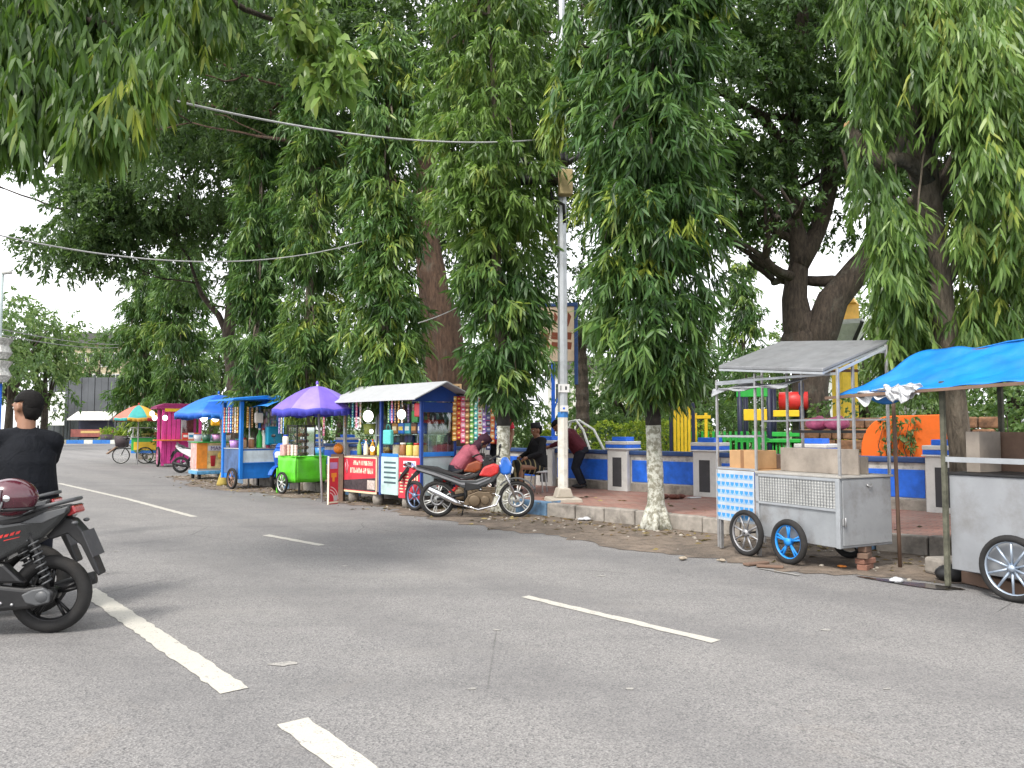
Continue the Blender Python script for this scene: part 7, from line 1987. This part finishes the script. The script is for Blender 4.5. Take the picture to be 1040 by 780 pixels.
def person(loc, rz, J, label, shirt, trousers, hair='short', sleeves='short', cap=None, size=1.0, belly=1.0, skirt=None, shoes=M_DARK, face=(1, 0, 0), group=None):
    """J: joints in local space (x forward, y left): pel, che, neck, head, and for l/r: sho elb wri hip kne ank toe"""
    t = empty('person', loc, rz, label, 'person', group)
    V = {k: Vector(v) * size for k, v in J.items()}
    s = size
    up = (V['head'] - V['neck']).normalized()
    f = Vector(face); f = (f - up * f.dot(up)).normalized(); sd = up.cross(f)
    b = MB()
    mid = (V['pel'] + V['che']) / 2
    b.tube([V['pel'] - Vector((0, 0, .04)), mid, V['che'], V['che'].lerp(V['neck'], .7)], [.125 * s * belly, .125 * s * belly, .14 * s, .07 * s], 16)
    b.tube([V['che'].lerp(V['neck'], .5), V['neck'], V['neck'] + up * .09 * s], [.072 * s, .063 * s, .060 * s], 12)
    for q in 'lr':
        b.tube([V[q + 'sho'], V[q + 'elb'], V[q + 'wri']], [.052 * s, .042 * s, .027 * s], 12)
        b.tube([V[q + 'sho'], V['che'].lerp(V['neck'], .35)], [.056 * s, .07 * s], 12)
        b.ell(V[q + 'sho'], .058 * s, 12, 8)
        b.tube([V[q + 'hip'], V[q + 'kne'], V[q + 'kne'].lerp(V[q + 'ank'], .3), V[q + 'ank']], [.085 * s, .058 * s, .057 * s, .036 * s], 12)
        b.tube([V[q + 'ank'], V[q + 'ank'].lerp(V[q + 'toe'], .5), V[q + 'toe']], [.04 * s, .038 * s, .028 * s], 10)
        wd = (V[q + 'wri'] - V[q + 'elb']).normalized()
        hand(b, V[q + 'wri'], wd, Vector((0, -.6 if q == 'l' else .6, -.8)), s, .55, 1 if q == 'l' else -1)
    # head
    H = V['head']
    Mh = Matrix((f, sd, up)).transposed()
    b.ell(H + up * .02 * s, (.098 * s, .078 * s, .108 * s), 20, 14, M=Mh)
    b.ell(H + f * .025 * s - up * .05 * s, (.068 * s, .060 * s, .075 * s), 16, 10, M=Mh)
    b.tube([H + f * .092 * s + up * .015 * s, H + f * .108 * s - up * .022 * s, H + f * .088 * s - up * .034 * s], [.010 * s, .016 * s, .012 * s], 8)
    b.tube([H + f * .086 * s + up * .034 * s + sd * .05 * s, H + f * .096 * s + up * .036 * s, H + f * .086 * s + up * .034 * s - sd * .05 * s], .011 * s, 8)
    for e in (1, -1): b.ell(H + sd * .088 * s * e - f * .01 * s - up * .005 * s, (.024 * s, .014 * s, .036 * s), 10, 8, M=Mh)
    b.build('body', M_SKIN, t, remesh=.009)
    for e in (1, -1):
        e_ = MB(); e_.ell(H + f * .083 * s + sd * .033 * s * e + up * .012 * s, (.012 * s, .014 * s, .009 * s), 10, 8, M=Mh); eo = e_.build('eye', M_EYE, t)
        e_ = MB(); e_.ell(H + f * .0935 * s + sd * .033 * s * e + up * .012 * s, (.003 * s, .006 * s, .006 * s), 8, 6, M=Mh); e_.build('pupil', M_PUPIL, eo)
    e_ = MB(); e_.ell(H + f * .084 * s - up * .062 * s, (.012 * s, .026 * s, .008 * s), 10, 6, M=Mh); e_.build('mouth', M_LIP, t)
    if cap is not None:
        e_ = MB(); e_.lathe([(.088 * s, .055 * s), (.092 * s, .075 * s), (.088 * s, .15 * s), (.07 * s, .16 * s), (0, .162 * s)], n=24); e_.v = [tuple(H + Mh @ Vector((v[0] * 1.12, v[1], v[2]))) for v in e_.v]; e_.build('cap', cap, t)
    if hair == 'short':
        e_ = MB(); e_.ell(H + up * .038 * s - f * .012 * s, (.100 * s, .072 * s, .086 * s), 22, 14, M=Mh); e_.ell(H - f * .04 * s - up * .005 * s, (.058 * s, .064 * s, .08 * s), 16, 10, M=Mh)
        # keep the hair off the face
        keep = []
        for fc in e_.f:
            c_ = sum((Vector(e_.v[i]) for i in fc), Vector()) / len(fc) - H
            keep.append(not (c_.dot(f) > .02 * s and c_.dot(up) < .062 * s) and not (abs(c_.dot(sd)) > .042 * s and c_.dot(up) < .03 * s and c_.dot(f) > -.045 * s))
        for nm in ('f', 'm', 's'): setattr(e_, nm, [x for x, k_ in zip(getattr(e_, nm), keep) if k_])
        e_.v = [tuple(Vector(v) + (Vector(v) - H).normalized() * (.006 * s * math.sin(v[0] * 260) * math.sin(v[1] * 230 + v[2] * 190))) for v in e_.v]
        o = e_.build('hair', M_HAIR, t); md = o.modifiers.new('th', 'SOLIDIFY'); md.thickness = .016; md.offset = 1
    elif hair == 'scarf':
        e_ = MB(); e_.ell(H + up * .03 * s - f * .02 * s, (.112 * s, .10 * s, .115 * s), 20, 14, M=Mh); e_.tube([H - up * .06 * s - f * .02 * s, V['neck'] - up * .02 * s, V['che'].lerp(V['neck'], .4)], [.09 * s, .095 * s, .16 * s], 16)
        o = e_.build('headscarf', cap or shirt, t, remesh=.012)
    # shirt
    b = MB()
    b.tube([V['pel'] - Vector((0, 0, .02 * s)), V['pel'].lerp(V['che'], .35), V['pel'].lerp(V['che'], .75), V['che'], V['che'].lerp(V['neck'], .55), V['che'].lerp(V['neck'], .8)],
           [.168 * s * belly, .172 * s * belly, .165 * s * belly, .168 * s, .12 * s, .072 * s], 18)
    for q in 'lr':
        b.tube([V['che'].lerp(V['neck'], .45), V[q + 'sho'] + Vector((0, 0, .005))], [.095 * s, .078 * s], 14)
        b.tube([V['che'].lerp(V['neck'], .86), V['che'].lerp(V['neck'], .7).lerp(V[q + 'sho'], .55), V[q + 'sho']], [.05 * s, .062 * s, .07 * s], 14)
        b.ell(V[q + 'sho'], .078 * s, 14, 10)
        # side of the rib cage: widens the back
        b.tube([V['che'].lerp(V[q + 'sho'], .62) - Vector((0, 0, .03 * s)), V['pel'].lerp(V['che'], .55).lerp(V[q + 'sho'], .30), V['pel'].lerp(V[q + 'hip'], .8) + Vector((0, 0, .03))], [.11 * s, .12 * s * belly, .125 * s * belly], 14)
        end = V[q + 'wri'] if sleeves == 'long' else V[q + 'sho'].lerp(V[q + 'elb'], .72)
        if sleeves == 'long': b.tube([V[q + 'sho'], V[q + 'elb'], V[q + 'wri']], [.074 * s, .060 * s, .042 * s], 14)
        else: b.tube([V[q + 'sho'], end], [.076 * s, .070 * s], 14)
    b.build('shirt', shirt, t, remesh=.011)
    b = MB()
    if skirt:
        kn = (V['lkne'] + V['rkne']) / 2; an = (V['lank'] + V['rank']) / 2
        b.tube([V['pel'] + Vector((0, 0, .08)), V['pel'], kn, an + Vector((0, 0, .05))], [.15 * s, .185 * s, .17 * s, .15 * s], 16)
        b.build('skirt', trousers, t, remesh=.013)
    else:
        b.tube([V['pel'] + Vector((0, 0, .07 * s)), V['pel'] - Vector((0, 0, .04 * s))], [.155 * s * belly, .16 * s * belly], 16)
        for q in 'lr':
            b.tube([V['pel'].lerp(V[q + 'hip'], .8), V[q + 'kne'], V[q + 'ank']], [.115 * s, .080 * s, .055 * s], 14)
        b.build('trousers', trousers, t, remesh=.011)
    for q in 'lr':
        b = MB(); d = (V[q + 'toe'] - V[q + 'ank']).normalized(); d.z = 0; d.normalize()
        b.ell(V[q + 'ank'] + d * .07 * s - Vector((0, 0, .028 * s)), (.135 * s, .05 * s, .042 * s), 14, 8, M=Matrix((d, Vector((-d.y, d.x, 0)), Vector((0, 0, 1)))).transposed()); b.build('shoe', shoes, t)
    return t

BLKT = cloth('black_tshirt', (.008, .009, .012)); JEAN = cloth('dark_trousers', (.018, .02, .028)); MARO = cloth('maroon_shirt', (.085, .018, .026)); PINKJ = cloth('pink_jacket', (.30, .085, .115)); REDT = cloth('red_top', (.50, .03, .06))
SARO = cloth('striped_skirt', (.022, .022, .022), ((.26, .22, .12), 3.2)); BLKS = cloth('black_shirt', (.016, .016, .018))

# man on the second scooter: sits sideways, back to the camera, head turned left
hx, hy = -3.76, 6.10
th = R(118)
SIT = dict(pel=(0, 0, .90), che=(.03, 0, 1.31), neck=(.045, 0, 1.46), head=(.075, 0, 1.615),
           lsho=(.02, .205, 1.40), lelb=(.12, .30, 1.14), lwri=(.34, .22, 1.08), rsho=(.02, -.205, 1.40), relb=(.12, -.26, 1.13), rwri=(.34, -.10, 1.06),
           lhip=(.02, .10, .88), lkne=(.42, .13, .82), lank=(.44, .14, .32), ltoe=(.58, .15, .27), rhip=(.02, -.10, .88), rkne=(.42, -.11, .80), rank=(.42, -.12, .30), rtoe=(.56, -.13, .25))
SITM = dict(SIT)
SITM['lelb'] = (.10, .33, 1.17); SITM['lwri'] = (.30, .36, 1.03); SITM['relb'] = (.26, -.13, 1.16); SITM['rwri'] = (.46, .02, 1.12)
SITM['lsho'] = (.03, .185, 1.365); SITM['rsho'] = (.05, -.172, 1.355); SITM['head'] = (.07, 0, 1.60)
person((hx, hy, -.135), th, SITM, 'man in black t-shirt seen from behind, sitting on the charcoal scooter', BLKT, JEAN, face=(.72, .69, .0), belly=1.22, size=1.06)

# seated man in black at the wall, striped wrap over the knees
v = P(547, 495, 15.2)
CH = dict(pel=(0, 0, .50), che=(.02, 0, .92), neck=(.03, 0, 1.06), head=(.05, 0, 1.20), lsho=(0, .19, 1.0), lelb=(.10, .26, .76), lwri=(.33, .18, .68), rsho=(0, -.19, 1.0), relb=(.1, -.26, .76), rwri=(.33, -.14, .68),
          lhip=(.02, .09, .48), lkne=(.44, .13, .50), lank=(.46, .13, .09), ltoe=(.60, .14, .04), rhip=(.02, -.09, .48), rkne=(.44, -.13, .50), rank=(.46, -.13, .09), rtoe=(.60, -.14, .04))
person((v.x, v.y, .2), R(205), CH, 'seated person in black with a dark cap and a striped wrap over the knees', BLKS, SARO, cap=mat('black_cap', (.012, .012, .013), .8), sleeves='long', skirt=True, size=.98)
b = MB()
b.lathe([(.17, .42), (.18, .44), (.17, .46), (0, .46)], n=18); o = b.build('stool_seat', M_PLASTICW)
st = empty('stool', (v.x, v.y, .2), 0, 'plastic stool under the seated person in black', 'stool'); o.parent = st; o.name = 'seat'; o.location.z = -.05
for k in range(4):
    a = k * PI / 2 + .4; b = MB(); b.tube([(math.cos(a) * .14, math.sin(a) * .14, .38), (math.cos(a) * .18, math.sin(a) * .18, 0)], .016, 6); b.build('leg', M_PLASTICW, st)
# person in maroon leaning on the wall behind the pole
LEAN = dict(pel=(0, 0, .78), che=(.24, 0, 1.08), neck=(.36, 0, 1.17), head=(.47, 0, 1.26), lsho=(.26, .19, 1.12), lelb=(.42, .30, .92), lwri=(.60, .24, .86), rsho=(.26, -.19, 1.12), relb=(.42, -.28, .92), rwri=(.60, -.2, .86),
            lhip=(0, .09, .76), lkne=(.12, .11, .42), lank=(-.02, .11, .09), ltoe=(.13, .12, .04), rhip=(0, -.09, .76), rkne=(.10, -.11, .42), rank=(-.06, -.11, .09), rtoe=(.09, -.12, .04))
v = P(590, 478, 16.0); person((v.x, v.y, .2), R(172), LEAN, 'person in maroon bending forward at the wall, half hidden by the light pole', MARO, JEAN, sleeves='long')
# vendor in a pink jacket bending between the kiosk and the motorcycles
v = P(464, 500, 14.05); person((v.x, v.y, -.06), R(10), LEAN, 'vendor in pink jacket bending forward beside the navy kiosk', PINKJ, JEAN, hair='scarf', cap=cloth('plum_scarf', (.05, .022, .035)), sleeves='long', size=.98)
# person in red standing behind the whitewashed trunk
STD = dict(pel=(0, 0, .94), che=(.01, 0, 1.30), neck=(.01, 0, 1.46), head=(.03, 0, 1.61), lsho=(0, .18, 1.40), lelb=(.02, .26, 1.12), lwri=(.16, .24, .92), rsho=(0, -.18, 1.40), relb=(.02, -.26, 1.12), rwri=(.2, -.2, .98),
           lhip=(0, .09, .92), lkne=(.03, .10, .50), lank=(0, .10, .09), ltoe=(.14, .11, .04), rhip=(0, -.09, .92), rkne=(.03, -.10, .50), rank=(0, -.10, .09), rtoe=(.14, -.11, .04))
v = P(507, 500, 15.1); person((v.x, v.y, .2), R(-100), STD, 'person in red top standing behind the mast tree by the snack rack', REDT, JEAN)

# ------------------------------------------------------------------ litter
rs = np.random.default_rng(31)
kk2 = dens(KERB[0:6], .05); n = 1700
idx = rs.integers(0, len(kk2), n); off = -np.abs(rs.normal(0, .6, n)) - .05
inn = offs(kk2, 1.0)
pos = np.array([[kk2[i].x + (inn[i].x - kk2[i].x) * o, kk2[i].y + (inn[i].y - kk2[i].y) * o, .012] for i, o in zip(idx, off)])
Pv = np.concatenate([pos, np.stack([pos[:200, 0] + (.7071 * 1.4), pos[:200, 1] + .7071 * 1.4, np.full(200, .212)], 1)])
D = rs.normal(size=(len(Pv), 3)); D[:, 2] = .03
m_lit = leafmat('dry_leaf', [(0, (.03, .022, .012)), (.5, (.16, .10, .045)), (1, (.30, .24, .10))], .1, .7)
V, F, q_ = leaf_geo(rs, Pv, D, rs.uniform(.05, .13, len(Pv)), rs.uniform(.015, .04, len(Pv)), .05, False)
V[:, 2] = np.maximum(V[:, 2], .007)
o = np_mesh('leaf_litter', V, F, np.repeat(rs.uniform(0, 1, len(Pv)), q_), m_lit, None); tag(o, 'dry fallen leaves scattered along the kerb', 'leaf litter', kind='stuff')
pb_ = MB(); rng = random.Random(17)
for k in range(420):
    i = rng.randrange(len(kk2)); o_ = -abs(rng.gauss(0, .6)) - .08; s_ = rng.uniform(.008, .03)
    pb_.ell((kk2[i].x + (inn[i].x - kk2[i].x) * o_, kk2[i].y + (inn[i].y - kk2[i].y) * o_, .008), (s_, s_ * rng.uniform(.6, 1), s_ * .6), 6, 4)
tag(pb_.build('gravel', mat('gravel', (.30, .27, .23), .9, var=.4)), 'loose pebbles along the dirty kerb', 'gravel', kind='stuff')
M_BAGW = mat('crumpled_plastic', (.55, .56, .58), .3); M_SCRAP = mat('tan_scrap', (.30, .25, .19), .8, var=.4, scale=30)
for (px, py, s_, lab, m_) in [(593, 529, .09, 'crumpled white plastic bag on the dirt beside the pole footing', M_BAGW), (604, 528, .05, 'yellowish scrap of rubbish beside the white plastic bag', mat('yellow_scrap', (.5, .36, .10), .6)),
                              (694, 569, .05, 'tan crumpled scrap on the road edge by the whitewashed tree', M_SCRAP), (733, 571, .045, 'tan crumpled scrap on the road edge left of the silver cart', M_SCRAP),
                              (911, 592, .07, 'white wrapper beside the puddle', M_BAGW), (855, 577, .04, 'small orange wrapper under the near corner of the silver cart', mat('orange_scrap', (.6, .2, .03), .5))]:
    v = G(px, py); rng = random.Random(px)
    b = MB()
    for k in range(5): b.ell((rng.uniform(-.5, .5) * s_, rng.uniform(-.5, .5) * s_, s_ * .25), (s_ * rng.uniform(.4, .8), s_ * rng.uniform(.3, .7), s_ * rng.uniform(.2, .4)), 8, 5)
    o = b.build('litter_scrap', m_); o.location = (v.x, v.y, .01); tag(o, lab, 'litter')
v = G(684, 507, .2); b = MB(); rng = random.Random(2)
for k in range(8): b.ell((rng.uniform(-.16, .16), rng.uniform(-.08, .08), .04), (.09, .05, .04), 8, 6, M=Matrix.Rotation(rng.uniform(0, 3), 3, 'Z'))
o = b.build('bark_heap', mat('red_brown_heap', (.10, .03, .02), .9, bump=.8, bscale=30)); o.location = (v.x, v.y, .205); tag(o, 'dark red heap of fallen fronds on the pavement right of the whitewashed trunk', 'debris')
v = G(705, 506, .2); b = MB(); b.box(-.12, .12, -.05, .05, 0, .02); o = b.build('litter_scrap', M_PLASTICW, None, .006); o.location = (v.x, v.y, .202); o.rotation_euler = (0, 0, .4); tag(o, 'flat white tray lying on the red pavement', 'litter')
for (px, py, L, rz_, lab) in [(768, 574, .3, .5, 'thin plank lying by the left wheel of the silver cart'), (782, 577, .26, -.3, 'splintered board by the blue wheel of the silver cart')]:
    v = G(px, py); b = MB(); b.box(-L / 2, L / 2, -.04, .04, 0, .022); o = b.build('plank', M_PLYBR, None, .004); o.location = (v.x, v.y, .008); o.rotation_euler = (0, 0, rz_); tag(o, lab, 'plank')
